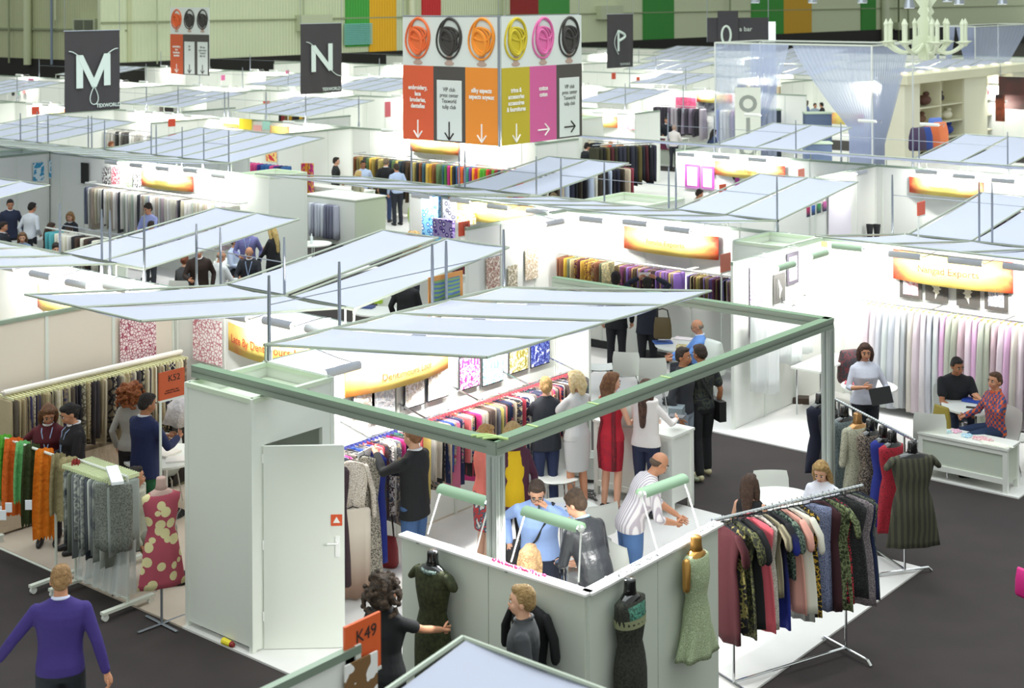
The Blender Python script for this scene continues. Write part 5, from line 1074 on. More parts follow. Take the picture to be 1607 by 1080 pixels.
# black jacket man's corner: long dresses at the rail end
lng = [(556, 700, '#3a2a30', 0.16, 1.3, 'black and maroon long dress at the closet end of the rail', None, None), (573, 702, '#e8e0d4', 0.2, 1.35, 'ivory lace coat with long sleeves over a beige skirt', 'lace', '#b8a898'), (590, 700, '#b8b0a0', 0.18, 1.35, 'grey and black flecked long dress beside the ivory coat', 'blot', '#3a3a38')]
for i, (x, y, c, w, L, lb, pt, c2) in enumerate(lng):
    garment(0, 0, 0, lb, c, w=w, L=L, loc=(-11.25 + 0.02 * i, 10.55 + 0.2 * i, 1.5), rz=PI / 2 + 0.9, pat=pt, c2=c2 or c, c3=c, scale=48.0, seed=i, sleeves=0.5 if i == 1 else None, hem=w * 1.1)
garment(0, 0, 0, 'beige to brown ombre skirt below the ivory lace coat', '#e0d4c4', kind='swatch', w=0.19, L=0.95, loc=(-11.15, 10.72, 1.02), rz=PI / 2 + 0.9, pat='ombre', c2='#8a7060', name='skirt')
garment(0, 0, 0, 'royal blue dress hanging behind the held garment', '#1c2c80', w=0.14, L=1.2, loc=(-11.25, 11.15, 1.5), rz=PI / 2 + 0.3)
# dress rack in front right
A_, B_ = G(1118, 817, 1.6), G(1353, 762, 1.6)
def tracked(P0, P1, label, foot=0.3, m=CHROME):
    P0, P1 = Vector(P0), Vector(P1); d = (P1 - P0).normalized(); n_ = Vector((-d.y, d.x, 0)); o = thing('clothes_rack', label, 'clothes rack', (P0.x, P0.y, 0.0), 0); q = Vector(o.location)
    b = MB(); b.tube([P0 - q, P1 - q], 0.016, 12); b.build('top_rail', m, o)
    L_ = (P1 - P0).length
    for s in (0.13, 0.88):
        p = P0 + d * L_ * s - q; z0 = 0.05; b = MB(); b.tube([(p.x, p.y, P0.z), (p.x, p.y, z0)], 0.013, 10); b.build('upright', m, o)
        b = MB(); b.tube([Vector((p.x, p.y, 0)) + n_ * (-foot - 0.04) + Vector((0, 0, 0.012)), Vector((p.x, p.y, 0)) + n_ * -foot + Vector((0, 0, 0.05)), Vector((p.x, p.y, 0)) + n_ * foot + Vector((0, 0, 0.05)), Vector((p.x, p.y, 0)) + n_ * (foot + 0.04) + Vector((0, 0, 0.012))], 0.014, 8); b.build('foot', m, o)
    a = P0 + d * L_ * 0.13 - q; c = P0 + d * L_ * 0.88 - q; b = MB(); b.tube([(a.x, a.y, 0.06), (c.x, c.y, 0.06)], 0.013, 8); b.build('base_bar', m, o)
    b = MB()
    for k in range(40): p = P0.lerp(P1, k / 39) - q; b.tube([p - d * 0.004, p + d * 0.004], 0.0185, 8)
    b.build('size_rings', STEEL, o); return o
tracked(A_, B_, 'chrome clothes rack of colourful dresses in front of the seated women')
dd = (B_ - A_); ang = math.atan2(dd.y, dd.x)
def rk(x, yb, label, col, w=0.2, rot=0.0, sleeves=None, **k):
    s = (x - 1118) / 235.0; p = A_.lerp(B_, s); t = -p.x * math.sin(YAW) + p.y * math.cos(YAW); ry = 817 - 55 * s; L = (yb - ry - 12) * t / FPX * 0.97
    return garment(0, 0, 0, label, col, w=w, L=L, loc=(p.x, p.y, 1.55), rz=ang + rot, seed=int(x), sleeves=sleeves, **k)
K = '#18171a'
rk(1134, 1010, 'burgundy dress with long hem at the display wall end of the rack', '#3f0d16', 0.2, 0.2, 0.2)
rk(1144, 995, 'black dress with small bright flowers, second on the rack', K, 0.2, 0.1, pat='blot', c2='#8a8048', c3=K, scale=12.0)
rk(1155, 998, 'dark olive floral dress, third on the rack', '#2a2c20', 0.22, 0.2, 0.2, pat='blot', c2='#6a6a40', c3='#2a2c20', scale=24.0)
rk(1168, 990, 'plain black short-sleeved dress beside the coral one', '#141417', 0.2, 0.15, 0.22)
rk(1180, 994, 'coral pink straight dress', '#e06470', 0.21, 0.35)
rk(1192, 990, 'grey-beige lace dress right of the coral dress', '#a8a498', 0.19, 0.1, pat='lace', c2='#d8d4c8', scale=52.0)
rk(1200, 935, 'beige pleated blouse dress with gold buttons', '#b8ae90', 0.19, 0.2, 0.15, pat='vstripe', c2='#7a725c', scale=6.0)
rk(1210, 985, 'black dress with royal blue lower half', '#16161c', 0.2, 0.2, 0.2, pat='ombre', c2='#1c2a88')
rk(1221, 905, 'dark floral green top', '#2a3a36', 0.19, 0.15, 0.2, pat='blot', c2='#7a8a78', c3='#2a3a36', scale=28.0)
rk(1231, 965, 'peach pink blouse dress', '#e8a898', 0.2, 0.25, 0.2)
rk(1241, 968, 'cream top with thin black hem', '#e6e4d4', 0.22, 0.45, 0.25)
rk(1249, 980, 'pale grey striped narrow dress', '#b8b8b0', 0.17, 0.1, pat='vstripe', c2='#8a8a88', scale=5.0)
rk(1256, 973, 'black dress with gold flowers', '#1c1a14', 0.19, 0.2, pat='blot', c2='#c8a038', c3='#1c1a14', scale=18.0)
rk(1272, 965, 'lavender grey snakeskin print dress turned to the front', '#8f97b4', 0.25, 1.0, pat='lace', c2='#4a5070', scale=57.0, th=0.05)
rk(1290, 960, 'dark maroon dress behind the snakeskin dress', '#3a1820', 0.2, 0.15)
rk(1300, 962, 'olive paisley print dress', '#4e5638', 0.21, 0.5, 0.2, pat='blot', c2='#8a9468', c3='#2e3420', scale=28.0)
rk(1309, 950, 'black dress with small red flowers', '#201418', 0.19, 0.15, pat='blot', c2='#c83040', c3='#201418', scale=28.0)
rk(1320, 938, 'sheer black lace dress', '#1e1f20', 0.24, 0.6, pat='lace', c2='#3a3c3c', scale=48.0)
rk(1333, 956, 'mauve grey lace dress', '#6a6068', 0.23, 0.6, pat='lace', c2='#9a9090', scale=48.0)
rk(1343, 942, 'olive and navy lace dress at the far end of the rack', '#343c40', 0.22, 0.5, pat='lace', c2='#6a6f58', scale=43.0)
rk(1349, 938, 'navy blue dress at the very end of the rack', '#182448', 0.2, 0.3)
# bust forms with dresses
def bust_dress(loc, rz, label, col, L, w=0.19, neck=None, headless=True, sleeves=None, stand=None, hemw=None, name='dress_on_bust', wallpeg=False, flare=None, **k):
    o = thing(name, label, 'dress form', loc, rz); w2 = hemw or w * 1.02
    nb = MB(); nb.loft([((0, 0, -0.04), 0.07, 0.055), ((0, 0, 0.02), 0.052, 0.048), ((0, 0, 0.08), 0.05, 0.048), ((0, 0, 0.095), 0.045, 0.043)], 16); nb.loft([((0, 0, -0.16), w * 0.9, 0.075), ((0, 0, -0.08), w * 0.92, 0.07), ((0, 0, -0.04), w * 0.5, 0.06), ((0, 0, -0.02), 0.06, 0.05)], 20)
    if name == 'dress_on_bust_with_arm' or k.pop('arm', False): nb.limb([(-w * 0.9, 0, -0.1), (-w * 1.1, -0.02, -0.3)], [0.04, 0.035], 10)
    nb.build('bust_neck', neck or BLACKG, o, True)
    b = MB(); secs = []; pr = [(-0.05, w * 0.62, 0.055), (-0.085, w * 1.0, 0.075), (-0.14, w * 0.98, 0.085), (-0.24, w * 0.88, 0.105), (-0.32, w * 0.8, 0.095), (-0.42, w * 0.70, 0.08), (-0.54, w * 0.86, 0.1), (-0.66, w * 0.95, 0.11)]
    for z, a, c in pr: secs.append(((0, 0, z), a, c))
    m = 6
    for i in range(1, m + 1): f = i / m; secs.append(((0, 0, -0.66 - (L - 0.66) * f), w * 0.95 + (w2 - w * 0.95) * f, 0.11 * (1 - 0.25 * f if not flare else 1 + 0.2 * f), 0.03 + (flare or 0.05) * f, 7, i * 0.1))
    b.loft(secs, 40); b.build('fabric', mat(col, 0.85, **k), o, True)
    if sleeves: 
        for s in (-1, 1): sb = MB(); sb.limb([(s * w * 0.9, 0, -0.11), (s * (w + 0.03), 0.0, -0.11 - sleeves)], [0.055, 0.05], 10, 0, 0.7); sb.build('sleeve', mat(col, 0.85, **k), o, True)
    if stand:
        b = MB(); b.tube([(0, 0, -0.5), (0, 0, stand + 0.02)], 0.014, 10)
        for a in (0.3, 0.3 + PI / 2): b.tube([(0.28 * math.cos(a), 0.28 * math.sin(a), stand + 0.015), (-0.28 * math.cos(a), -0.28 * math.sin(a), stand + 0.015)], 0.018, 6, flat=0.5)
        b.build('stand', STEEL, o)
    return o
bd1 = bust_dress((-8.45, 9.06, 1.60), 0.0, 'dark olive lace dress on a glossy black bust touched by the curly-haired woman', '#3a4020', 1.35, 0.2, sleeves=0.05, hemw=0.19, pat='fleck', c2='#262a14', scale=30.0)
b = MB(); b.tube([(0.09 * math.cos(t * PI / 10), 0.075 * math.sin(t * PI / 10), -0.07) for t in range(20)], 0.02, 6, closed=True)
b.build('bead_necklace', mat('#26302e', 0.25, pat='fleck', c2='#90a8a0', scale=80.0), bd1, True)
bd2 = bust_dress((-6.8, 9.63, 1.68 - 0.08), PI / 2, 'black lace strapless dress with sequin collar on a glossy black bust', '#20221c', 1.5, 0.19, hemw=0.17, pat='fleck', c2='#383a30', scale=50.0)
b = MB(); b.loft([((0, 0, -0.2), 0.17, 0.1), ((0, 0, -0.1), 0.185, 0.08), ((0, 0, -0.055), 0.09, 0.06)], 20, cap=False); b.build('sequin_collar', mat('#16302a', 0.3, pat='fleck', c2='#5aa088', scale=70.0), bd2, True)
b = MB(); b.loft([((0, 0, -0.27), 0.165, 0.108), ((0, 0, -0.2), 0.175, 0.102)], 20, cap=False); b.build('sheer_band', mat('#8a8f6c', 0.8), bd2, True)
bust_dress((-6.8, 10.62, 1.66), PI / 2, 'short pale green lace dress on a gold bust hung on the display wall', '#8e9c78', 0.92, 0.17, neck=mat('#b88a48', 0.28, 0.7), hemw=0.26, arm=True, flare=0.1, pat='lace', c2='#b8c4a0', scale=62.0)
garment(0, 0, 0, 'black dress on a hanger on the display wall behind the man in the grey shirt', '#101114', w=0.2, L=1.25, loc=(-7.42, 9.1, 1.52), rz=PI / 2, sleeves=0.3, th=0.05)
# second rack, facing the carpet
R0, R1 = G(1300, 621, 1.55), G(1437, 692, 1.55)
tracked(R0, R1, 'chrome rack of dresses on black busts beside the low white cabinet')
angr = math.atan2((R1 - R0).y, (R1 - R0).x)
for i, (x, yb, lb, c, w, k) in enumerate([(1284, 722, 'navy coat with red hem behind the frame post', '#1a1c30', 0.2, {}), (1306, 735, 'black sparkling dress right of the frame post', '#18181a', 0.2, {}), (1328, 775, 'blue-grey lace dress with fringed hem', '#7a8688', 0.22, dict(pat='lace', c2='#4a5456', scale=52.0)), (1350, 750, 'cream and grey lace jacket on a gold bust', '#c8c6ae', 0.2, dict(pat='lace', c2='#8a8878', scale=62.0, sleeves=0.35, neck=mat('#b88a58', 0.3, 0.6))), (1371, 773, 'black and tan patterned lace dress with pink band', '#3a3430', 0.2, dict(pat='blot', c2='#9a8a78', c3='#3a3430', scale=40.0)), (1391, 822, 'royal blue dress on a black bust', '#1c2a80', 0.18, {}), (1405, 831, 'red lace dress with silver beaded collar', '#b01c30', 0.19, dict(pat='lace', c2='#6a1420', scale=62.0)), (1435, 855, 'large dark olive pleated dress with cap sleeves', '#4a4a38', 0.26, dict(pat='vstripe', c2='#34342a', scale=5.0, dist=2.0, sleeves=0.06))]):
    s = (x - 1300) / 137.0; p = R0.lerp(R1, s * 0.98); t = -p.x * math.sin(YAW) + p.y * math.cos(YAW); yt = 621 + 71 * s + 14; L = max(0.85, (yb - yt) * t / FPX)
    bust_dress((p.x, p.y, 1.43), face_angle(180) + (0.5 if i < 7 else 0.15), lb, c, L, w, hemw=w * 1.15, **k)
# pattern dress on a stand near the closet
bust_dress((-12.28, 9.1, 1.42), face_angle(150), 'rose and cream patterned dress on a metal stand beside the closet', '#a84a5a', 1.02, 0.2, stand=-1.42, hemw=0.24, neck=mat('#b89a90', 0.8), pat='flower', c2='#d8cf9c', c3='#d8cf9c', scale=8.0)
# scarf racks at the left: white frames on castors
WM = mat('#d8dcd0', 0.45)
def wrack(P0, P1, z, label, foot=0.32):
    P0, P1 = Vector((P0[0], P0[1], z)), Vector((P1[0], P1[1], z)); d = (P1 - P0).normalized(); n_ = Vector((-d.y, d.x, 0)); o = thing('rolling_rack', label, 'clothes rack', (P0.x, P0.y, 0)); q = Vector(o.location)
    b = MB(); b.tube([P0 - q, P1 - q], 0.016, 10); b.build('top_rail', WM, o)
    for e in (P0, P1):
        p = Vector((e.x - q.x, e.y - q.y, 0)); b = MB(); b.tube([p + Vector((0, 0, z)), p + Vector((0, 0, 0.09))], 0.015, 8); b.build('upright', WM, o)
        b = MB(); M = Matrix.Translation(p + Vector((0, 0, 0.09))) @ Matrix.Rotation(math.atan2(n_.y, n_.x), 4, 'Z'); b.box((0, 0, 0), (2 * foot, 0.06, 0.03), 0, M); fo = b.build('foot_bar', WM, o)
        for s in (-1, 1): b = MB(); c = M @ Vector((s * (foot - 0.04), 0, -0.05)); b.tube([c - d * 0.02, c + d * 0.02], 0.035, 12); b.build('castor', mat('#e4e6e0', 0.4), fo)
    a, c = P0 - q, P1 - q; b = MB(); b.tube([(a.x, a.y, 0.14), (c.x, c.y, 0.14)], 0.012, 8); b.build('base_bar', WM, o); return o
sA, sB = G(-30, 698, 1.42), G(135, 748, 1.42)
wrack((-15.6, 8.98), (-14.0, 8.98), 1.42, 'white rolling rack of orange and green scarves on the carpet edge')
def scarf(x, yt, yb, wpx, label, c, **k):
    p = W(x, yt, 'u', 8.98); t = -p.x * math.sin(YAW) + p.y * math.cos(YAW); L = (yb - yt) * t / FPX; w = wpx * t / FPX / 2
    o = thing('scarf', label, 'scarf', (p.x, 8.98, 1.445), face_angle(-15)); m = mat(c, 0.9, bump=1.0, bscale=14.0, bdist=0.03, **k)
    for nm, y, LL in (('front_fall', -0.05, L), ('back_fall', 0.05, L * 0.8)):
        b = MB(); vs = []; fs = []; NX, NZ = 14, 14; ph = x
        for j in range(NZ + 1):
            f = j / NZ
            for i in range(NX + 1):
                g = i / NX * 2 - 1; ww = w * (0.8 + 0.3 * math.sin(f * 2.2)); fr = 0.03 * math.sin(g * 23 + x) * (f ** 8)
                vs.append((g * ww, y * min(1, f * 8) + 0.022 * math.sin(g * 9 + ph + f * 1.5), 0.0 - LL * f + fr - 0.02 * g * g + 0.02 * (1 - min(1, f * 6))))
        n_ = len(vs); vs += [(a, b_ + 0.012, c_) for a, b_, c_ in vs]
        for j in range(NZ):
            for i in range(NX): a = j * (NX + 1) + i; q = (a, a + 1, a + NX + 2, a + NX + 1); fs += [q, tuple(k_ + n_ for k_ in reversed(q))]
        b.add(vs, fs); b.build(nm, m, o, True)
    return o
scarf(8, 704, 800, 26, 'lime green scarf at the left edge of the rack', '#5aa832')
scarf(22, 708, 825, 34, 'deep orange scarf beside the lime one', '#d8651c')
scarf(36, 712, 802, 26, 'mint green scarf in front of the orange one', '#6fb870')
scarf(50, 716, 838, 30, 'dark olive green scarf', '#34401c')
scarf(70, 724, 860, 34, 'bright orange long scarf with fringed hem', '#e07c14')
scarf(92, 722, 812, 26, 'khaki scarf behind the orange scarf', '#8f8460')
scarf(108, 726, 820, 34, 'beige-khaki scarf with frayed fringe', '#a89c74')
scarf(119, 735, 842, 16, 'brick red scarf at the end of the rack', '#93342e')
for i, (x, y) in enumerate([(27, 800), (58, 796), (18, 812), (11, 806)]):
    o = small('price_tag', 'tag', ['white tag under the mint scarf', 'white tag on the bright orange scarf', 'white tag under the deep orange scarf', 'white tag at the left edge of the scarf rack'][i], G(x, y, 1.0), (0.07, 0.01, 0.1), '#e8ecf0', face_angle(0)); o.location.y -= 0.1
wrack((-13.75, 9.06), (-12.8, 9.06), 1.42, 'white rolling rack of silver-grey lace samples beside the dress stand')
hangrow((-13.7, 9.06, 1.42), (-12.85, 9.06, 1.42), 17, 'sample', ['#8a8f90', '#b8bcb4', '#5a6068', '#c8ccc4', '#3a4048', '#a0a8a4', '#7f8478'], (0.7, 0.95), (0.18, 0.22), 'on the silver-grey sample rack', seed=21, pats=['lace', None, 'fleck'], drop=0.05)
hg = MB()
for k in range(22): hg.box((-13.7 + k * 0.04, 9.06, 1.39), (0.012, 0.38, 0.04))
tag(hg.build('clip_hangers', mat('#dde6b8', 0.5)), 'pale green clip hangers on the silver-grey sample rack', 'hangers', kind='stuff')
b = MB()
for s in range(5): b.loft([((-13.5 + 0.16 * s, 9.08, 0.75), 0.1, 0.1, 0.1, 6, s), ((-13.5 + 0.16 * s, 9.05, 0.2), 0.12, 0.12, 0.2, 7, s)], 24, cap=False)
tag(b.build('plastic_cover', mat('#dfe6e6', 0.25, alpha=0.35), None, True), 'clear plastic cover hanging low on the silver-grey sample rack', 'cover')
small('foam_board', 'board', 'white paper board lying on top of the silver-grey sample rack', G(180, 748, 1.5), (0.55, 0.12, 0.03), '#eef2f4', -0.5)
wrack((-15.2, 10.0), (-13.8, 10.0), 0.9, 'low empty white rack behind the scarf rack')
garment(0, 0, 0, 'grey mottled lace swatch facing the carpet at the end of the sample rack', '#8f948c', kind='swatch', w=0.2, L=0.72, loc=(-12.86, 8.93, 1.4), rz=face_angle(0) + PI / 2, name='fabric_sample', pat='fleck', c2='#5f645c', scale=60.0)
# crumpled pale blouse by the closet, black heap
b = MB(); b.loft([((0, 0, 0), 0.22, 0.14, 0.2, 5), ((0.05, 0, 0.2), 0.2, 0.12, 0.2, 4, 1), ((0.1, 0, 0.34), 0.12, 0.08, 0.2, 3)], 26); o = b.build('crumpled_blouse', mat('#f0e8e4', 0.9, bump=1.0, bscale=10.0, bdist=0.05), None, True); o.location = G(280, 665, 1.2); tag(o, 'crumpled white blouse draped beside the closet', 'blouse')
# sheer curtains of the right stand
SH = [('#dcd2d6', 0.9), ('#e4e2e6', 0.9), ('#c8ccd4', 0.9), ('#d8dcd4', 0.9), ('#b4b8b4', 0.9), ('#e2cfdc', 0.9)]
rail((-10.3, 20.9, 1.66), (-6.9, 20.9, 1.66), 'rail carrying the long sheer curtains below the lace prints', 0.012, wallside=(0, 0.4, 0.0))
rr = random.Random(4); XS = [-10.15 + 0.1 * i for i in range(33)]
for i, u in enumerate(XS):
    c = ['#dccdd4', '#e6dfe2', '#cfd0d8', '#d6dcda', '#c4c8d0', '#e2e2e0', '#b9bdc0', '#d8d2c8'][i % 8] if u < -9 or u > -7.9 else ['#c9b2b8', '#e2d2da', '#d8aed0', '#b8bcae', '#a8ac9c'][i % 5]
    o = thing('sheer_curtain', f'{colname(c)} sheer curtain, {ordw(i)} from the partition end', 'curtain', (u, 20.9, 1.64), 0, 'sheer curtains under the lace prints')
    b = clothmesh('x', [(0, 0.05, 0.8), (-0.06, 0.16, 1), (-0.4, 0.2, 1.4), (-0.9, 0.24, 1.8), (-1.5, 0.27, 2.0)], 0.045, 16, i, 0.4, 3); b.build('cloth', mat(c, 0.8), o, True)
    b = MB(); b.box((0, 0, 0.0), (0.015, 0.26, 0.03)); b.build('clip', mat('#efe29a', 0.5), o)
for i, v in enumerate([18.9, 19.25, 19.6, 19.95, 20.3]): garment(0, 0, 0, f'white sheer blouse fabric, {ORD[i]} from the aisle along the partition', '#e8ecea', kind='swatch', w=0.17, L=1.2 if i < 2 else 0.9, loc=(-10.98, v, 1.75 - 0.1 * (i % 2)), rz=PI / 2 + 1.3, name='sheer_fabric')
small('shoe_pair', 'shoes', 'dark shoes on the floor at the partition end', G(1257, 632, 0.02), (0.25, 0.2, 0.09), '#3a2a20', 0.5)
# sample shelf of the familia stand
hangrow((-16.3, 20.95, 1.72), (-15.2, 20.95, 1.72), 14, 'sample', ['#8a5a40', '#d0a848', '#c8b888', '#5a2a38', '#7a8068', '#d8b040'], (0.42, 0.5), (0.16, 0.2), 'in the first yellow-sign block', seed=31, pats=[None, 'blot'])
hangrow((-15.0, 20.95, 1.72), (-13.7, 20.95, 1.72), 24, 'sample', ['#5a4a30', '#8a6ab0', '#b0a060', '#2a2620', '#6a4a80', '#a88858', '#703858'], (0.42, 0.55), (0.16, 0.2), 'in the middle yellow-sign block', seed=32, pats=[None, 'vstripe'])
hangrow((-13.5, 20.95, 1.72), (-11.6, 20.95, 1.72), 30, 'sample', ['#6a5a38', '#7a5aa0', '#a89a60', '#1e1c1c', '#8a7ab8', '#b8a878', '#5a3048'], (0.42, 0.55), (0.16, 0.2), 'in the last yellow-sign block', seed=33, pats=[None, 'vstripe'])
for a, b_ in [(-16.35, -15.1), (-15.05, -13.6), (-13.55, -11.5)]: rail((a, 20.95, 1.74), (b_, 20.95, 1.74), 'white sample rail below the yellow bowed sign, ' + {-16.35: 'left part', -15.05: 'middle part', -13.55: 'right part'}[a], 0.02, WP2, wallside=(0, 0.33, 0))
# left stand white fabrics
hangrow((-31.0, 20.9, 1.85), (-25.5, 20.9, 1.85), 52, 'fabric', ['#e6e4dc', '#d8d6c8', '#c8c6ba', '#f0eee8', '#3a3c42', '#b0a0a8', '#8f96b0', '#d0cab0', '#a8b4a8', '#c0b0a0', '#eceae4'], (0.85, 1.05), (0.17, 0.22), 'on the long rail of the left-hand stand', seed=41, cat='fabric', name='fabric_sample', pats=[None, None, 'vstripe'], th=0.03)
rail((-31.2, 20.9, 1.87), (-25.3, 20.9, 1.87), 'long white rail of pale fabrics in the left-hand stand', 0.03, WP2, wallside=(0, 0.3, 0))
hangrow((-28.9, 18.45, 1.25), (-26.6, 18.45, 1.25), 14, 'cloth', ['#e8e6dc', '#e8e6dc', '#4a3830', '#e4e2d0', '#d8d6c0', '#5ab0b8', '#2a2a30'], (0.7, 0.85), (0.18, 0.22), 'on the front rail by the plaid shirt', seed=42, th=0.07)
rail((-29.1, 18.45, 1.27), (-26.4, 18.45, 1.27), 'front rail of white cloths beside the man in the plaid shirt', 0.02, WP2, stand=False)
# rainbow rail
RB = ['#e05030', '#e8a020', '#5aa838', '#d8307a', '#383880', '#c83838', '#20784a', '#e8c830', '#7a3088', '#3088b0', '#2a2a30', '#e87038', '#8abf3a', '#c81c60']
hangrow((-31.4, 30.4, 1.75), (-27.9, 30.4, 1.75), 26, 'scarf', ['#4a3a28', '#c89830', '#3a5a68', '#7a4a28', '#b0a060', '#2a2a2c', '#c8a850', '#587048'], (1.0, 1.2), (0.18, 0.22), 'on the darker part of the rainbow rail', seed=51, cat='scarf', name='scarf', th=0.035, pats=[None, 'hstripe'])
hangrow((-27.8, 30.4, 1.75), (-24.9, 30.4, 1.75), 28, 'scarf', RB, (1.0, 1.2), (0.18, 0.22), 'on the brighter part of the rainbow rail', seed=52, cat='scarf', name='scarf', th=0.035, pats=[None, 'hstripe'])
rail((-31.5, 30.4, 1.77), (-24.8, 30.4, 1.77), 'long rail of multicoloured scarves below the hanging cube', 0.02, wallside=(0, 0.5, 0))
b = MB(); b.ball((0, 0, 0), (0.95, 0.5, 0.75), 24, 14); o = b.build('green_dome_cloth', mat('#a4c81c', 0.8), None, True); o.location = W(686, 300, 'u', 27.6); o.location.z = 0.76; tag(o, 'lime green dome-shaped cloth display below the rainbow rail', 'cloth')
# silver fabrics on the display cabinet
hangrow((-28.55, 25.95, 1.1), (-27.5, 25.95, 1.1), 9, 'cloth', ['#a8aab8', '#c8ccd8', '#7a7c90', '#d8dce4'], (0.85, 0.95), (0.1, 0.12), 'on the front of the white display cabinet', seed=61, th=0.05)
# red / purple fabrics
hangrow((-33.6, 27.0, 1.8), (-30.6, 27.0, 1.8), 18, 'fabric', ['#b02a5a', '#3a2a78', '#c84a80', '#28284a', '#7a2a80', '#2a5a90', '#e0a040'], (1.0, 1.2), (0.18, 0.22), 'behind the tip of the broad sail', seed=71, th=0.04)
FAR = [((-24.0, 29.4, 1.75), (-23.2, 33.0, 1.75), 22, ['#26283a', '#3a3228', '#e0dccc', '#8a3a48', '#c8b8a0', '#1c1c24', '#b0a898', '#b8c4d8'], 'on the rack right of the rainbow scarves', 'garment', 0.05),
       ((-29.6, 37.9, 1.75), (-27.0, 37.9, 1.75), 18, ['#1c1e24', '#d8c8a8', '#e0a020', '#d8a880', '#20242c', '#e8603a', '#26304a', '#9aa8b8'], 'on the dark rack right of the hanging cube', 'fabric', 0.06),
       ((-27.2, 36.6, 1.75), (-26.2, 38.6, 1.75), 16, ['#1e201e', '#3a3828', '#5a2a30', '#2a2c34', '#6a6038', '#3a3a48'], 'on the darkest rack beside the tall grey closet', 'fabric', 0.05),
       ((-35.0, 51.6, 1.8), (-32.5, 51.6, 1.8), 14, ['#3a3440', '#6a6070', '#8a8090', '#2a2830', '#a8a0a8'], 'behind the suited man at the counter', 'garment', 0.08),
       ((-31.9, 51.6, 1.8), (-29.0, 51.6, 1.8), 16, ['#e0d8b8', '#1c1c20', '#3a7a48', '#c83038', '#2a48b0', '#f0ece0', '#c8c0a0', '#8a5a78'], 'beneath the grey fabric picture', 'garment', 0.08),
       ((-45.5, 30.7, 1.8), (-39.2, 30.7, 1.8), 30, ['#e8e6e0', '#c8c4bc', '#5a5650', '#eeeeea', '#a8a49c', '#3a3836'], 'on the pale rail behind the four-bay sail', 'fabric', 0.06),
       ((-47.0, 41.1, 1.9), (-43.5, 41.1, 1.9), 16, ['#2a1c1c', '#c8a030', '#4a2838', '#1c1a1c', '#6a4a28', '#8a2a30'], 'on the far dark rail by the N banner', 'fabric', 0.09),
       ((-62.0, 41.0, 2.0), (-54.5, 41.0, 2.0), 26, ['#2a2626', '#3a2a38', '#16161a', '#5a4a4a', '#8a8078'], 'on the dark rail at the far left edge', 'fabric', 0.09),
       ((-12.4, 30.9, 1.8), (-9.4, 30.9, 1.8), 20, ['#8a8078', '#3a3038', '#a8a098', '#5a3a50', '#7a8a58', '#2a2a2c'], 'at the right edge beyond the shelf-side sail', 'fabric', 0.05),
       ((-36.8, 61.5, 2.2), (-33.5, 61.5, 2.2), 14, ['#1c1c20', '#c8b890', '#a8a060', '#3a3028', '#d8c8b0'], 'behind the pavilion opening', 'fabric', 0.1)]
for i, (a, b_, n, pal, wh, kd, th) in enumerate(FAR):
    hangrow(a, b_, n, kd, pal, (1.0, 1.3), (0.2, 0.26), wh, seed=80 + i, th=th, cat=kd, name=kd if kd == 'garment' else 'fabric_sample'); rail((a[0], a[1], a[2] + 0.02), (b_[0], b_[1], b_[2] + 0.02), 'rail of hanging cloths ' + wh, 0.02)
# yellow and orange scarves, purple cloths on the flowered stand
for x0, y0, x1, y1, c, lb in [(350, 193, 374, 200, '#eda02a', 'orange scarf row on the far wall right of the small sign'), (375, 186, 395, 204, '#ecd018', 'bright yellow scarf on the far wall'), (398, 196, 410, 206, '#e8a8a0', 'pink scarf on the far wall beside the yellow one'), (412, 190, 424, 204, '#a8d8c8', 'mint scarf on the far wall')]: pic('scarf_display', 'scarf', lb, 'u', 30.9, x0, y0, x1, y1, mat(c, 0.8))
for x0, y0, x1, y1, c, c2, lb, v in [(664, 306, 690, 378, '#78b8d8', '#2a6ab0', 'sky blue flowered cloth hanging full length', 21.0), (697, 312, 715, 345, '#c8ccd4', '#6a6a80', 'silver and black sequinned cloth draped diagonally', 20.9), (681, 342, 712, 374, '#a898c8', '#4a2a88', 'purple flowered cloth bunched at the front', 20.75), (716, 330, 745, 352, '#f0e8c0', '#d8b850', 'pale yellow flowered cloth under the orange sign', 21.0)]:
    pic('flowered_cloth', 'fabric', lb, 'u', v, x0, y0, x1, y1, mat(c, 0.8, pat='flower', c2=c2, c3='#ffffff', scale=9.0, bump=1.0, bscale=4.0), thick=0.08)
for i, (x, c, lb) in enumerate([(478, '#c03060', 'magenta sari cloth left on the white partition'), (484, '#d87a28', 'orange and gold sari cloth on the white partition'), (489, '#b02a70', 'pink and gold sari cloth on the white partition')]): pic('sari_cloth', 'fabric', lb, 'u', 28.2, x - 4, 256, x + 2, 336 - i * 4, mat(c, 0.8, pat='blot', c2='#d8a040', c3=c, scale=6.0), thick=0.08)
for i, (x, lb) in enumerate([(1365, 'black draped bow-shaped cloth, left of two'), (1376, 'black draped bow-shaped cloth, right of two')]):
    p = W(x, 352, 'u', 28.9); p = G(x, 352, 1.2); o = thing('draped_bow_cloth', lb, 'cloth', p); b = MB(); b.loft([((0, 0, -0.6), 0.14, 0.08), ((0, 0, -0.25), 0.06, 0.05), ((0, 0, 0), 0.09, 0.06)], 14); b.build('fabric', BLACK, o, True); b = MB(); b.tube([(0, 0, -1.18), (0, 0, -0.5)], 0.02, 8); b.tube([(0, 0, -1.18), (0, 0, -1.16)], 0.15, 16); b.build('stand', STEEL, o)
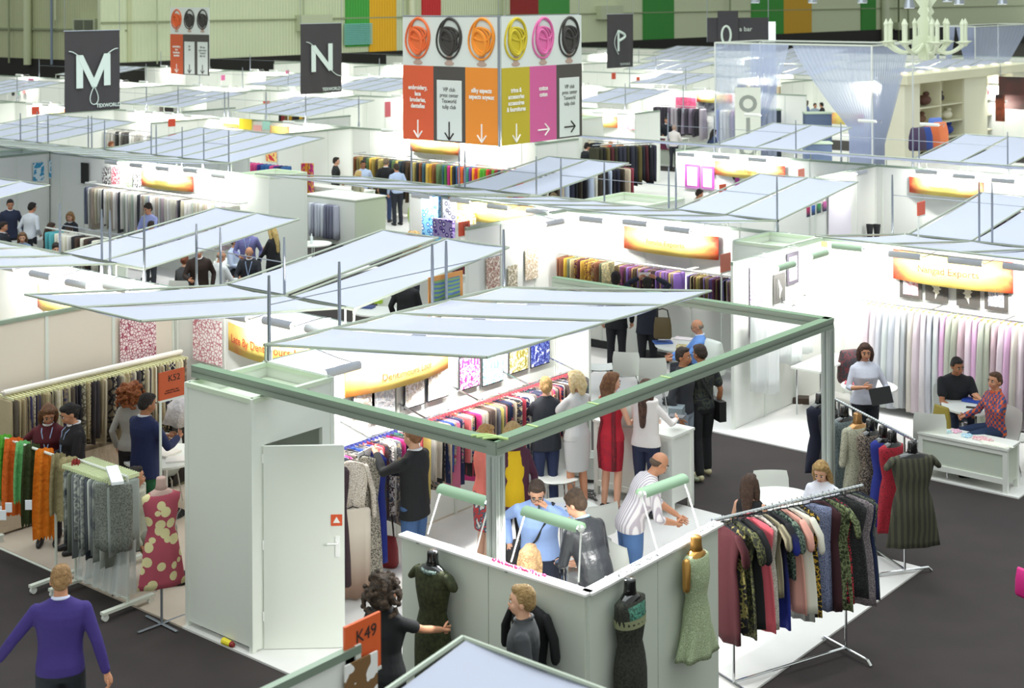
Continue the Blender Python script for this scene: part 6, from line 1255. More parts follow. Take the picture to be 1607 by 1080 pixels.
# ------------------------------------------------------------------ people: one continuous body each, clothes and hair as children
PEOPLE = []
SKIN = {'a': '#d9a689', 'b': '#c98f6e', 'c': '#a86f4c', 'd': '#8a5638', 'e': '#e0b49a'}
def bend(p, lean, twist=0.0, side=0.0, zp=0.93):
    """bend the upper body about the hips"""
    z = p.z - zp
    if z <= 0: return p
    f = min(1, z / 0.28); M = Matrix.Rotation(twist * f, 3, 'Z') @ Matrix.Rotation(side * f, 3, 'Y') @ Matrix.Rotation(-lean * f, 3, 'X')
    q = M @ Vector((p.x, p.y, z)); return Vector((q.x, q.y, q.z + zp))
def ik(S, T, a, b_, hint):
    S, T = Vector(S), Vector(T); d = T - S; D = d.length
    if D > (a + b_) * 0.995: T = S + d.normalized() * (a + b_) * 0.995; d = T - S; D = d.length
    D = max(D, 0.12); x = (a * a - b_ * b_ + D * D) / (2 * D); h = math.sqrt(max(a * a - x * x, 0)); n_ = d.normalized(); w = Vector(hint) - n_ * Vector(hint).dot(n_); w.normalize()
    return S + n_ * x + w * h, T
def person(px, py, H, face, label, top=('shirt', '#dddddd'), bottom=('trousers', '#1c1e26'), hair=('short', '#2a1c14'), skin='a', female=False, pose='stand', lean=0.0, twist=0.0, head=(0, 0), L=None, R=None, shoes='#18181a', build=1.0, voxel=0.012, loc=None, z0=0.02, group=None, sit=0.45, extra=None, hl='', legs=None, topmat=None, botmat=None, sleeve='long', fingers=True, seat='chair'):
    """L / R: hand targets in body space (x to the person's right, y forward, z up) for a 1.75 m figure. head=(yaw, pitch) degrees"""
    s = H / 1.75
    sitd = 0.93 - (sit + 0.09) / s if pose == 'sit' else 0.0
    # the pixel gives the top of the head
    top_h = (1.75 - sitd) * s
    lr = math.radians(lean)
    hp = bend(Vector((0, 0.015, 1.62)), lr, 0, 0)
    if loc is None:
        zt = (hp.z + 0.103 - sitd) * s + z0
        p = G(px, py, zt); fa = face_angle(face); off = Vector((math.cos(fa + PI / 2), math.sin(fa + PI / 2), 0)) * (hp.y * s)
        base = Vector((p.x - off.x, p.y - off.y, z0))
    else: base = Vector((loc[0], loc[1], z0))
    o = thing('person', label, 'person', base, face_angle(face), group); o.scale = (s, s, s)
    tw = math.radians(twist)
    def B(x, y, z): q = bend(Vector((x, y, z)), lr, tw); q.z -= sitd; return q
    sh = (0.158 if female else 0.185) * build; hipw = (0.155 if female else 0.15) * build
    # joints
    hx = 0.088; J = {}
    for sd, k in ((1, 'R'), (-1, 'L')):
        if pose == 'sit':
            hip = Vector((sd * hx, 0.02, 0.93 - sitd)); kn = Vector((sd * 0.12, 0.42, 0.93 - sitd + 0.0)); an = Vector((sd * 0.12, 0.40, 0.09))
        elif pose == 'walk':
            st = (0.30 if sd == 1 else -0.26); hip = Vector((sd * hx, 0, 0.92)); kn = Vector((sd * hx, st * 0.6 + 0.06, 0.50)); an = Vector((sd * hx, st, 0.10 if sd == 1 else 0.16))
        else:
            lg = (legs or {}).get(k, (0, 0)); hip = Vector((sd * hx, 0, 0.92)); kn = Vector((sd * (hx + 0.005) + lg[0] * 0.5, 0.015 + lg[1] * 0.5, 0.50)); an = Vector((sd * (hx + 0.01) + lg[0], -0.025 + lg[1], 0.085))
        J['hip' + k], J['kn' + k], J['an' + k] = hip, kn, an
        S = B(sd * (sh - 0.012), -0.005, 1.385)
        T = (R if sd == 1 else L)
        if T is None: T = (sd * (sh + 0.07), 0.05, 0.90)
        T = Vector(T); T = B(*T) if T.z > 0.0 and pose != 'x' else T
        hint = Vector((sd * 0.55, -0.6, -0.5)); E, Wr = ik(S, T, 0.285, 0.25, hint); J['sh' + k], J['el' + k], J['wr' + k] = S, E, Wr
    neck = B(0, 0.0, 1.49); hyaw, hpit = math.radians(-head[0]), math.radians(-head[1]); hc0 = Vector((0, 0.0, 1.50)); 
    HM = Matrix.Translation(B(0, 0, 1.50)) @ Matrix.Rotation(tw, 4, 'Z') @ Matrix.Rotation(-lr * 0.75, 4, 'X') @ Matrix.Rotation(hyaw, 4, 'Z') @ Matrix.Rotation(hpit, 4, 'X')
    def Hd(x, y, z): return HM @ Vector((x, y, z - 1.524))
    def hball(b, x, y, z, r, mi=0, n=12, k=8): b.ball((0, 0, 0), r, n, k, mi, HM @ Matrix.Translation((x, y, z - 1.524)))
    bd = MB()
    hball(bd, 0, 0.0, 1.655, (0.076, 0.093, 0.092)); hball(bd, 0, 0.035, 1.60, (0.058, 0.062, 0.075)); hball(bd, 0, 0.062, 1.565, (0.032, 0.028, 0.026))
    hball(bd, 0, 0.098, 1.61, (0.013, 0.017, 0.022)); hball(bd, 0, 0.085, 1.635, (0.011, 0.012, 0.03)); hball(bd, 0, 0.085, 1.578, (0.026, 0.014, 0.012))
    for q in (-1, 1): hball(bd, q * 0.078, -0.005, 1.62, (0.012, 0.02, 0.032)); hball(bd, q * 0.035, 0.06, 1.605, (0.026, 0.03, 0.028))
    bd.limb([B(0, -0.01, 1.40), B(0, -0.005, 1.47), Hd(0, 0.0, 1.56)], [0.07, 0.056, 0.054] if not female else [0.06, 0.047, 0.046], 12)
    ts = 0.9
    def torso(b, g, z0_, z1_, rows):
        rows = [r for r in rows if z0_ - 0.001 <= r[0] <= z1_ + 0.001]
        n = 20; vs = []; fs = []
        for (z, rx, ry, oy) in rows:
            for j in range(n):
                t = 2 * PI * j / n; e = 0.85; x = rx * g * math.copysign(abs(math.cos(t)) ** e, math.cos(t)); y = ry * g * math.sin(t) + oy
                vs.append(B(x, y, z))
        m = len(rows)
        for i in range(m - 1):
            for j in range(n): fs.append((i * n + j, i * n + (j + 1) % n, (i + 1) * n + (j + 1) % n, (i + 1) * n + j))
        fs += [tuple(reversed(range(n))), tuple(range((m - 1) * n, m * n))]; b.add(vs, fs)
    w = build; f = female
    ROWS = [(0.84, 0.13 * w, 0.10, 0), (0.90, (0.178 if f else 0.165) * w, 0.115 * w, -0.005), (0.97, (0.168 if f else 0.162) * w, 0.115 * w, -0.005), (1.05, (0.135 if f else 0.152) * w, 0.10 * w, 0), (1.12, (0.118 if f else 0.15) * w, 0.098 * w, 0.005), (1.20, (0.138 if f else 0.158) * w, 0.108 * w, 0.005), (1.28, (0.152 if f else 0.172) * w, (0.128 if f else 0.12) * w, 0.012 if f else 0.004), (1.35, (0.155 if f else 0.182) * w, 0.112 * w, 0.0), (1.40, (0.152 if f else 0.18) * w, 0.092 * w, -0.005), (1.435, (0.128 if f else 0.15) * w, 0.078, -0.01), (1.462, 0.098 * w, 0.066, -0.012), (1.488, 0.064, 0.058, -0.012), (1.50, 0.055, 0.052, -0.01)]
    torso(bd, ts, 0.84, 1.50, ROWS)
    arm_r = [0.052, 0.044, 0.036, 0.038, 0.027] if not f else [0.042, 0.037, 0.031, 0.033, 0.024]
    for k in 'RL':
        S, E, Wr = J['sh' + k], J['el' + k], J['wr' + k]; bd.limb([S, S.lerp(E, 0.5), E, E.lerp(Wr, 0.35), Wr], [a * (0.5 + 0.5 * w) for a in arm_r], 12)
        d = (Wr - E).normalized(); bd.limb([Wr, Wr + d * 0.05, Wr + d * 0.085], [0.026, 0.036, 0.034], 12, flat=0.55)
        hp_, kn, an = J['hip' + k], J['kn' + k], J['an' + k]
        bd.limb([hp_, hp_.lerp(kn, 0.5), kn, kn.lerp(an, 0.3), an], [0.088 * w, 0.07 * w, 0.05, 0.052, 0.036], 14)
        ft = Vector((0, 1, 0)); bd.limb([an + Vector((0, -0.03, -0.045)), an + Vector((0.0, 0.07, -0.055)), an + Vector((0, 0.14, -0.062))], [0.036, 0.034, 0.024], 12)
    fin = MB()
    def fingers_of(k):
        E, Wr = J['el' + k], J['wr' + k]; d = (Wr - E).normalized(); sd = 1 if k == 'R' else -1
        pn = Vector((-sd, 0.15, 0.1)); pn = (pn - d * pn.dot(d)); pn = pn.normalized() if pn.length > 1e-3 else frame(d)[0]; sd_ = d.cross(pn).normalized()
        base_ = Wr + d * 0.085
        for i, ln in enumerate((0.066, 0.075, 0.07, 0.055)):
            q = base_ + sd_ * (0.027 - 0.018 * i); c = 0.35 + 0.07 * i
            p1 = q + (d * math.cos(c * 0.5) + pn * math.sin(c * 0.5)) * ln * 0.45; p2 = p1 + (d * math.cos(c * 1.6) + pn * math.sin(c * 1.6)) * ln * 0.32; p3 = p2 + (d * math.cos(c * 2.5) + pn * math.sin(c * 2.5)) * ln * 0.25
            fin.limb([q - d * 0.02, q, p1, p2, p3], [0.0085, 0.009, 0.0085, 0.0078, 0.0065], 8)
        q = Wr + d * 0.035 + sd_ * 0.026; p1 = q + (d * 0.7 + sd_ * 0.6 + pn * 0.35).normalized() * 0.038; p2 = p1 + (d * 0.9 + sd_ * 0.25 + pn * 0.4).normalized() * 0.032
        fin.limb([q - sd_ * 0.012, q, p1, p2], [0.012, 0.012, 0.0105, 0.008], 8)
    if fingers: fingers_of('R'); fingers_of('L')
    # eyes, brows, lips are small surface details
    for q in (-1, 1):
        hball(fin, q * 0.030, 0.085, 1.640, (0.0145, 0.009, 0.009), 3, 10, 6); hball(fin, q * 0.030, 0.0925, 1.640, (0.0105, 0.005, 0.0085), 1, 8, 6); hball(fin, q * 0.031, 0.089, 1.661, (0.022, 0.008, 0.007), 2, 8, 4)
    hball(fin, 0, 0.0985, 1.578, (0.025, 0.007, 0.0075), 4, 10, 5)
    body = bd.build('body', [mat(SKIN[skin], 0.55), BLACK, mat(hair[1], 0.8), mat('#e6e2da', 0.4), mat('#a85a50', 0.6)], o, True)
    PEOPLE.append((body, voxel, fin))
    # ---- clothes
    kind, tc = top[0], top[1]; tm = topmat or mat(tc, 0.85, bump=0.25, bscale=30.0, bdist=0.01)
    c = MB(); low = {'shirt': 0.90, 'tucked': 0.97, 'jacket': 0.80, 'tshirt': 0.90, 'dress': 0.90, 'sleeveless': 0.90, 'blouse': 0.92}.get(kind, 0.9)
    g = {'jacket': 1.13, 'shirt': 1.09, 'blouse': 1.12}.get(kind, 1.06)
    rows = [(z, rx, ry, oy) for z, rx, ry, oy in ROWS if z >= 0.89]
    if low < 0.9 and pose != 'sit': rows = [(0.80, 0.178 * w, 0.125 * w, 0)] + rows
    if kind == 'blouse': rows = [(z, max(rx, 0.15 * w), max(ry, 0.11 * w), oy) for z, rx, ry, oy in rows]
    if kind == 'jacket': rows = [(z, max(rx, 0.158 * w) if z < 1.4 else rx, max(ry, 0.112 * w) if z < 1.4 else ry, oy) for z, rx, ry, oy in rows]
    torso(c, g, 0.0, 1.49 if kind != 'sleeveless' else 1.463, rows)
    srad = 1.28 if kind in ('jacket',) else 1.22; sr = [a * srad for a in arm_r]; sr[0] *= 0.94
    for k in 'RL':
        S, E, Wr = J['sh' + k], J['el' + k], J['wr' + k]
        if kind == 'sleeveless' or sleeve == 'none': continue
        if kind == 'tshirt' or sleeve == 'short': c.limb([S, S.lerp(E, 0.62)], [sr[0] * 1.06, sr[0] * 1.12], 14)
        elif sleeve == 'half': c.limb([S, S.lerp(E, 0.5), E, E.lerp(Wr, 0.2)], [sr[0], sr[1], sr[2] * 1.1, sr[2] * 1.12], 14)
        else: c.limb([S, S.lerp(E, 0.5), E, E.lerp(Wr, 0.35), E.lerp(Wr, 0.93)], [sr[0], sr[1], sr[2] * 1.08, sr[3], sr[4] * 1.2], 14)
    tp = c.build({'jacket': 'jacket', 'shirt': 'shirt', 'tucked': 'shirt', 'tshirt': 't_shirt', 'dress': 'dress_top', 'sleeveless': 'top', 'blouse': 'blouse'}[kind], tm, o, True); PEOPLE.append((tp, voxel, None))
    bk, bc = bottom[0], bottom[1]; bm = botmat or mat(bc, 0.85, bump=0.2, bscale=40.0, bdist=0.01); c = MB()
    if bk in ('trousers', 'leggings'):
        e = 1.0 if bk == 'leggings' else 1.16
        torso(c, 1.03, 0.84, 1.05, [r for r in ROWS if r[0] < 1.06])
        for k in 'RL':
            hp_, kn, an = J['hip' + k], J['kn' + k], J['an' + k]; c.limb([hp_, hp_.lerp(kn, 0.5), kn, kn.lerp(an, 0.4), an + Vector((0, 0, 0.015))], [0.1 * w, 0.076 * e * w, 0.057 * e, 0.055 * e, (0.052 if bk == 'trousers' else 0.042) * e], 16)
        bo = c.build('trousers', bm, o, True); PEOPLE.append((bo, voxel, None))
    else:
        hemz = {'skirt': 0.52, 'long_skirt': 0.3, 'short_skirt': 0.62}[bk]
        secs = [(1.03, 0.14 * w, 0.105 * w), (0.97, 0.172 * w, 0.122 * w), (0.90, 0.18 * w, 0.126 * w), (0.78, 0.178 * w, 0.128 * w), (0.66, 0.168 * w, 0.122 * w)]
        if hemz < 0.6: secs.append((hemz, 0.15 * w if bottom[-1] != 'flare' else 0.23, 0.115 * w))
        else: secs[-1] = (hemz, 0.17 * w, 0.12 * w)
        if pose == 'sit': secs = secs[:3]
        vs = []; fs = []; n = 22
        for z, rx, ry in secs:
            for j in range(n): t = 2 * PI * j / n; vs.append(B(rx * math.cos(t), ry * math.sin(t) - 0.005, z))
        for i in range(len(secs) - 1):
            for j in range(n): fs.append((i * n + j, i * n + (j + 1) % n, (i + 1) * n + (j + 1) % n, (i + 1) * n + j))
        fs += [tuple(reversed(range(n))), tuple(range((len(secs) - 1) * n, len(secs) * n))]; c.add(vs, fs)
        bo = c.build('skirt', bm, o, True); PEOPLE.append((bo, voxel, None))
    for k in 'RL':
        an = J['an' + k]; c = MB(); z = an.z - 0.085
        if female and shoes == 'heels': c.limb([Vector((an.x, an.y - 0.035, z + 0.055)), Vector((an.x, an.y + 0.07, z + 0.03)), Vector((an.x, an.y + 0.16, z + 0.018))], [0.034, 0.036, 0.018], 12); c.tube([Vector((an.x, an.y - 0.05, z + 0.05)), Vector((an.x, an.y - 0.05, z))], [0.016, 0.006], 8)
        else: c.limb([Vector((an.x, an.y - 0.04, z + 0.04)), Vector((an.x, an.y + 0.07, z + 0.036)), Vector((an.x, an.y + 0.17, z + 0.03))], [0.042, 0.044, 0.03], 12)
        c.build('shoe', mat('#141416' if shoes == 'heels' else shoes, 0.4), o, True)
    # ---- hair
    hs, hcol = hair[0], hair[1]; c = MB(); hm = mat(hcol, 0.75, pat='fleck', c2=hair[2] if len(hair) > 2 else hcol, scale=30.0, bump=1.0, bscale=60.0, bdist=0.02)
    def cap(g=1.0, fr=0.0): hball(c, 0, -0.018, 1.675, (0.084 * g, 0.093 * g, 0.086 * g)); hball(c, 0, -0.05, 1.63, (0.078 * g, 0.062 * g, 0.075 * g)); hball(c, 0, 0.035 + fr, 1.725, (0.06 * g, 0.048 * g, 0.032 * g))
    if hs == 'short': cap(); [hball(c, q * 0.07, -0.012, 1.645, (0.016, 0.035, 0.045)) for q in (-1, 1)]
    elif hs == 'thick': cap(1.08); hball(c, 0, -0.03, 1.71, (0.085, 0.09, 0.07))
    elif hs == 'bald': hball(c, 0, -0.045, 1.625, (0.080, 0.056, 0.045)); [hball(c, q * 0.072, -0.02, 1.635, (0.012, 0.04, 0.03)) for q in (-1, 1)]
    elif hs == 'bob':
        cap(1.08)
        for q in (-1, 1): c.limb([Hd(q * 0.075, -0.01, 1.68), Hd(q * 0.092, -0.01, 1.60), Hd(q * 0.085, 0.0, 1.52)], [0.035, 0.038, 0.028], 12)
        c.limb([Hd(0, -0.07, 1.66), Hd(0, -0.085, 1.56), Hd(0, -0.075, 1.50)], [0.075, 0.075, 0.05], 14)
    elif hs == 'curly':
        r2 = random.Random(px); cap(1.12); hball(c, 0, -0.06, 1.60, (0.145, 0.10, 0.12)); hball(c, 0, -0.04, 1.68, (0.125, 0.11, 0.09))
        for i in range(120):
            a = r2.uniform(0, 2 * PI); zz = r2.uniform(1.48, 1.775); rad = 0.05 + 0.115 * math.sin(min(1, (1.80 - zz) * 6) * 1.5); x, y = rad * 1.05 * math.cos(a), rad * 0.9 * math.sin(a) - 0.04
            if y > 0.03 and zz < 1.71: continue
            hball(c, x, y, zz, (0.024, 0.024, 0.022), 0, 8, 6)
    elif hs in ('long', 'ponytail', 'verylong'):
        cap(1.05); low_ = {'long': 1.33, 'ponytail': 1.36, 'verylong': 1.18}[hs]
        if hs == 'ponytail': hball(c, 0, -0.115, 1.68, (0.03, 0.03, 0.03)); c.limb([Hd(0, -0.11, 1.67), Hd(0, -0.15, 1.58), Hd(0, -0.13, 1.45), Hd(0, -0.12, low_)], [0.028, 0.034, 0.03, 0.015], 12)
        else:
            for q in (-1, 1): c.limb([Hd(q * 0.07, -0.01, 1.69), Hd(q * 0.088, -0.015, 1.58), Hd(q * 0.085, -0.02, 1.48), B(q * 0.08, 0.035, low_ + 0.06)], [0.032, 0.036, 0.034, 0.02], 12)
            c.limb([Hd(0, -0.06, 1.67), Hd(0, -0.09, 1.56), B(0, -0.105, 1.44), B(0, -0.13, low_)], [0.075, 0.075, 0.07, 0.04], 14, flat=0.7, up=(1, 0, 0))
    elif hs == 'bun': cap(1.03); hball(c, 0, -0.11, 1.64, (0.042, 0.038, 0.042))
    ho = c.build('hair', hm, o, True); PEOPLE.append((ho, min(voxel, 0.009 if hs == 'curly' and voxel < 0.013 else 0.012), None))
    if kind == 'jacket' or 'collar' in hl:
        c = MB(); col = hl.split(':')[1] if ':' in hl else tc
        c.tube([B(0.062 * math.cos(t), 0.058 * math.sin(t) - 0.006 + 0.01 * math.sin(t), 1.478 - 0.012 * math.sin(t)) for t in [2 * PI * i / 20 for i in range(20)]], 0.014, 8, closed=True); c.build('collar', mat(col if ':' in hl else '#e8e8ea', 0.8), o, True)
    if 'lanyard' in hl:
        c = MB(); yy = 0.13 * w + 0.02
        for q in (-1, 1): c.tube([B(q * 0.065, 0.0, 1.49), B(q * 0.06, yy * 0.75, 1.40), B(q * 0.02, yy, 1.24), B(0, yy, 1.14)], 0.007, 6, flat=0.6)
        c.build('lanyard', mat('#9fb4d8', 0.7), o); c = MB(); M = Matrix.Translation(B(0, yy + 0.005, 1.09)); c.box((0, 0, 0), (0.09, 0.006, 0.07), 0, M); c.build('name_badge', mat('#e6ebf0', 0.5), o)
    if 'strap' in hl:
        c = MB(); yy = 0.12 * w + 0.012
        c.tube([B(-sh * 0.75, -0.02, 1.47), B(-sh * 0.5, yy * 0.9, 1.36), B(0.0, yy + 0.005, 1.15), B(sh * 0.75, 0.07, 0.95), B(sh * 0.9, 0, 0.93), B(sh * 0.3, -yy, 1.08), B(-sh * 0.4, -yy * 0.95, 1.33), B(-sh * 0.72, -0.04, 1.46)], 0.02, 6, flat=0.3, up=(0, 0, 1), closed=True); c.build('shoulder_strap', mat('#141416', 0.6), o, True)
        c = MB(); M = Matrix.Translation(B(sh * 0.9 + 0.06, 0.0, 0.86)); c.box((0, 0, 0), (0.1, 0.32, 0.26), 0, M); c.build('satchel', mat('#141416', 0.6), o)
    if 'glasses' in hl:
        c = MB()
        for q in (-1, 1): c.tube([Hd(q * 0.032 + 0.024 * math.cos(t), 0.104, 1.638 + 0.017 * math.sin(t)) for t in [2 * PI * i / 14 for i in range(14)]], 0.0025, 5, closed=True); c.tube([Hd(q * 0.056, 0.102, 1.642), Hd(q * 0.08, 0.0, 1.645)], 0.0022, 5)
        c.tube([Hd(-0.008, 0.105, 1.642), Hd(0.008, 0.105, 1.642)], 0.0025, 5); c.build('glasses', BLACK, o)
    if 'beard' in hl: c = MB(); hball(c, 0, 0.052, 1.562, (0.05, 0.05, 0.036)); bo = c.build('beard', mat('#3a3430', 0.9), o, True); PEOPLE.append((bo, 0.01, None))
    if pose == 'sit' and seat:
        fv = Vector((math.cos(o.rotation_euler.z + PI / 2), math.sin(o.rotation_euler.z + PI / 2), 0)); q = base - fv * 0.02
        if seat == 'chair': chair(q.x, q.y, face, 'white chair of the ' + ' '.join(label.split()[:11]))
        else:
            st = thing('stool', 'round white stool of the ' + ' '.join(label.split()[:8]), 'stool', (q.x, q.y, z0)); c = MB(); c.tube([(0, 0, sit - 0.05), (0, 0, sit - 0.01)], 0.17, 24); c.build('seat', WP2, st); c = MB(); c.tube([(0, 0, 0.0), (0, 0, sit - 0.05)], 0.02, 10); c.build('column', CHROME, st); c = MB(); c.tube([(0, 0, 0), (0, 0, 0.015)], 0.2, 24); c.build('base', CHROME, st)
    o['_J'] = 0
    if extra:
        for e in extra:
            k_ = e[0]
            if k_ == 'phone': c = MB(); Wr = J['wr' + e[1]]; d = (Wr - J['el' + e[1]]).normalized(); c.box((0, 0, 0), (0.012, 0.065, 0.125), 0, Matrix.Translation(Wr + d * 0.11 + Vector((0.0, 0, 0.0)))); x = c.build('phone', BLACKG, None); x.parent = o; del_ = None
    del o['_J']
    return o, J
def held(o, J, k, name, cat, label, dims, col, off=(0, 0, 0), rot=(0, 0, 0), m=None):
    """a separate thing held in hand k"""
    Wr, E = J['wr' + k], J['el' + k]; d = (Wr - E).normalized(); M = Matrix.Translation(o.location) @ Matrix.Rotation(o.rotation_euler.z, 4, 'Z') @ Matrix.Scale(o.scale.x, 4)
    b = MB(); b.box((0, 0, 0), dims); h = b.build(name, m or mat(col, 0.6)); h.location = M @ (Wr + d * 0.11 + Vector(off)); h.rotation_euler = Euler((rot[0], rot[1], rot[2] + o.rotation_euler.z)); tag(h, label, cat); return h
NV = 0.0105
# --- near
person(96, 888, 1.78, -8, 'man in a purple sweater striding away over the dark carpet', ('shirt', '#35266e'), ('trousers', '#1b2026'), ('short', '#7a5a34', '#a07c50'), 'b', pose='walk', L=(-0.50, 0.10, 0.98), R=(0.36, -0.02, 0.88), hl='collar:#cdd3ea', voxel=NV, build=1.08, head=(-5, 8), lean=4)
person(607, 905, 1.70, 38, 'woman with dark curly hair in black touching the olive dress', ('tshirt', '#17181b'), ('trousers', '#141518'), ('curly', '#2a2017', '#4a3828'), 'b', True, R=(0.20, 0.50, 1.16), L=(-0.2, 0.2, 1.0), hl='', voxel=NV, head=(10, 5), build=1.08)
person(816, 920, 1.80, -85, 'fair-haired man in a dark grey shirt seen from the side', ('shirt', '#36393c'), ('trousers', '#24262a'), ('short', '#8a6c40', '#a88a5a'), 'a', hl='collar:#3a3d40', voxel=NV, head=(0, 0), lean=2)
o, J = person(648, 667, 1.84, -62, 'man in a black jacket and jeans holding a garment and paper by the rail', ('jacket', '#141518'), ('trousers', '#3c5a86'), ('short', '#7a5030', '#8a6040'), 'a', L=(-0.06, 0.42, 1.38), R=(0.16, 0.38, 1.14), voxel=NV, head=(5, 12))
held(o, J, 'L', 'paper_sheet', 'paper', 'white paper strip held up by the man in the black jacket', (0.30, 0.01, 0.11), '#f0efec', (-0.12, 0.02, -0.05))
held(o, J, 'R', 'held_garment', 'garment', 'dark skirt held on a clip by the man in the black jacket', (0.32, 0.03, 0.55), '#17181c', (0.02, 0.06, -0.34)); held(o, J, 'R', 'label_card', 'card', 'white label card clipped on the held dark skirt', (0.2, 0.034, 0.1), '#f2f2ee', (0.02, 0.065, -0.04))
held(o, J, 'L', 'flower_fabric', 'fabric', 'dark floral fabric held behind the paper strip', (0.34, 0.02, 0.42), '#2a2a2c', (-0.02, 0.1, -0.26), m=mat('#26282c', 0.8, pat='blot', c2='#a89878', c3='#60787a', scale=16.0))
o, J = person(762, 667, 1.67, 65, 'woman in a coral top and floral skirt holding a white tablet', ('sleeveless', '#e27a6c'), ('skirt', '#4a6a7a'), ('bun', '#b88a50', '#d0a870'), 'e', True, R=(0.16, 0.30, 1.14), L=(-0.05, 0.34, 1.18), voxel=NV, shoes='#141416', head=(0, 12), botmat=mat('#4a5a68', 0.8, pat='blot', c2='#c83a38', c3='#e8e8e0', scale=12.0))
held(o, J, 'R', 'tablet', 'tablet', 'white tablet held by the woman in the floral skirt', (0.2, 0.02, 0.26), '#e8ecf4', (-0.02, 0.04, 0.06), (0.4, 0, 0))
b = MB(); b.box((0, 0, 0), (0.01, 0.01, 0.01)); 
person(805, 664, 1.74, 170, 'woman in a yellow top with dark maroon cardigan sleeves', ('jacket', '#4a1f34'), ('trousers', '#222228'), ('bob', '#c09a60', '#d8b880'), 'a', True, R=(0.22, 0.12, 0.92), L=(-0.22, 0.12, 0.92), voxel=NV, head=(0, 10))
for pz in PEOPLE[-1:]: pass
yo = [q for q in C.objects if q.get('label', '').startswith('woman in a yellow')][0]
c = MB(); c.loft([((0, 0.055, 0.84), 0.135, 0.1), ((0, 0.05, 1.0), 0.128, 0.1), ((0, 0.05, 1.12), 0.122, 0.095), ((0, 0.07, 1.27), 0.128, 0.1), ((0, 0.05, 1.36), 0.12, 0.08), ((0, 0.035, 1.43), 0.09, 0.06)], 20); c.build('yellow_top', mat('#e6bc18', 0.85, bump=0.4, bscale=14.0), yo, True)
person(856, 592, 1.69, -15, 'woman with a blond bun in a dark blazer and navy jeans', ('jacket', '#20242c'), ('trousers', '#1f2a4c'), ('bun', '#a07c48', '#c09c68'), 'a', True, L=(-0.14, 0.34, 1.25), R=(0.1, 0.34, 1.2), voxel=NV, hl='collar:#20242c', head=(10, 0))
person(904, 583, 1.77, -35, 'blond woman in a pale grey dress holding a red garment', ('tshirt', '#c3c4c2'), ('skirt', '#c3c4c2'), ('bob', '#cdb27c', '#e6d4a8'), 'b', True, L=(-0.10, 0.36, 1.28), R=(0.12, 0.34, 1.20), voxel=NV, shoes='#c8a888', head=(-15, 12))
person(960, 585, 1.74, 40, 'woman in a red lace-trimmed dress and black heels', ('sleeveless', '#b0182c'), ('skirt', '#b0182c'), ('long', '#5a3820', '#7a5230'), 'a', True, R=(0.16, 0.25, 1.10), L=(-0.12, 0.3, 1.1), voxel=NV, shoes='heels', head=(38, 8), topmat=mat('#b0182c', 0.8), botmat=mat('#b0182c', 0.8, pat='fleck', c2='#98142a', scale=20.0))
rd = [q for q in C.objects if q.get('label', '').startswith('woman in a red lace')][0]
for sgn in (-1, 1): c = MB(); c.loft([((sgn * 0.10, -0.085, 0.54), 0.03, 0.035), ((sgn * 0.115, -0.1, 0.80), 0.03, 0.035), ((sgn * 0.105, -0.09, 0.97), 0.028, 0.03), ((sgn * 0.085, -0.07, 1.12), 0.026, 0.03), ((sgn * 0.10, -0.08, 1.3), 0.028, 0.035)], 10); c.build('lace_trim', mat('#3a1018', 0.8, pat='lace', c2='#a01828', scale=60.0), rd, True)
o, J = person(1014, 596, 1.70, 25, 'woman with very long dark hair in a white blouse and navy trousers', ('blouse', '#eee6e2'), ('trousers', '#1c2440'), ('verylong', '#3a241c', '#5a3a2c'), 'a', True, R=(0.28, 0.34, 1.16), L=(-0.05, 0.32, 1.1), voxel=NV, head=(10, 10))
held(o, J, 'R', 'card_stack', 'papers', 'small stack of cards held by the woman in the white blouse', (0.2, 0.14, 0.02), '#6a6a6e', (-0.03, 0.06, 0.0))
person(1100, 541, 1.78, -20, 'man in a camouflage t-shirt with a black satchel', ('tshirt', '#26282a'), ('trousers', '#18191c'), ('short', '#2a1c14', '#3a281c'), 'c', R=(0.26, 0.05, 0.88), L=(-0.2, 0.3, 1.1), voxel=NV, hl='strap', shoes='#b8b08c', head=(-20, 15), topmat=mat('#24272a', 0.85, pat='blot', c2='#3c4030', c3='#16181a', scale=14.0), legs={'R': (0.02, 0.1), 'L': (0, -0.1)})
person(1074, 546, 1.80, 120, 'dark-haired man behind the man in the camouflage t-shirt', ('shirt', '#2c2e34'), ('trousers', '#8a94a0'), ('short', '#2a1c14'), 'c', voxel=NV, shoes='#8a8f78')
person(1096, 501, 1.72, -85, 'bald man in a light blue shirt seated at the brochure table', ('shirt', '#6f9be0'), ('trousers', '#2a2c34'), ('bald', '#8a7a6a'), 'b', pose='sit', sit=0.46, R=(0.1, 0.42, 1.12), L=(-0.12, 0.42, 1.12), voxel=NV, hl='glasses collar:#dfe8f8', head=(0, 15), build=1.1)
person(967, 428, 1.76, 12, 'person in a black suit standing behind the white chair, head at the sample shelf', ('jacket', '#17181c'), ('trousers', '#17181e'), ('thick', '#1c1614'), 'b', voxel=NV)
o, J = person(1016, 435, 1.76, 5, 'man in black photographing the sample shelf with raised hands', ('jacket', '#1e2230'), ('trousers', '#17181e'), ('short', '#1e1814'), 'b', L=(-0.16, 0.22, 1.66), R=(0.16, 0.22, 1.66), voxel=NV)
held(o, J, 'R', 'camera_phone', 'phone', 'white phone held up towards the sample shelf', (0.2, 0.02, 0.1), '#e8e4e0', (-0.12, 0.02, 0.0))
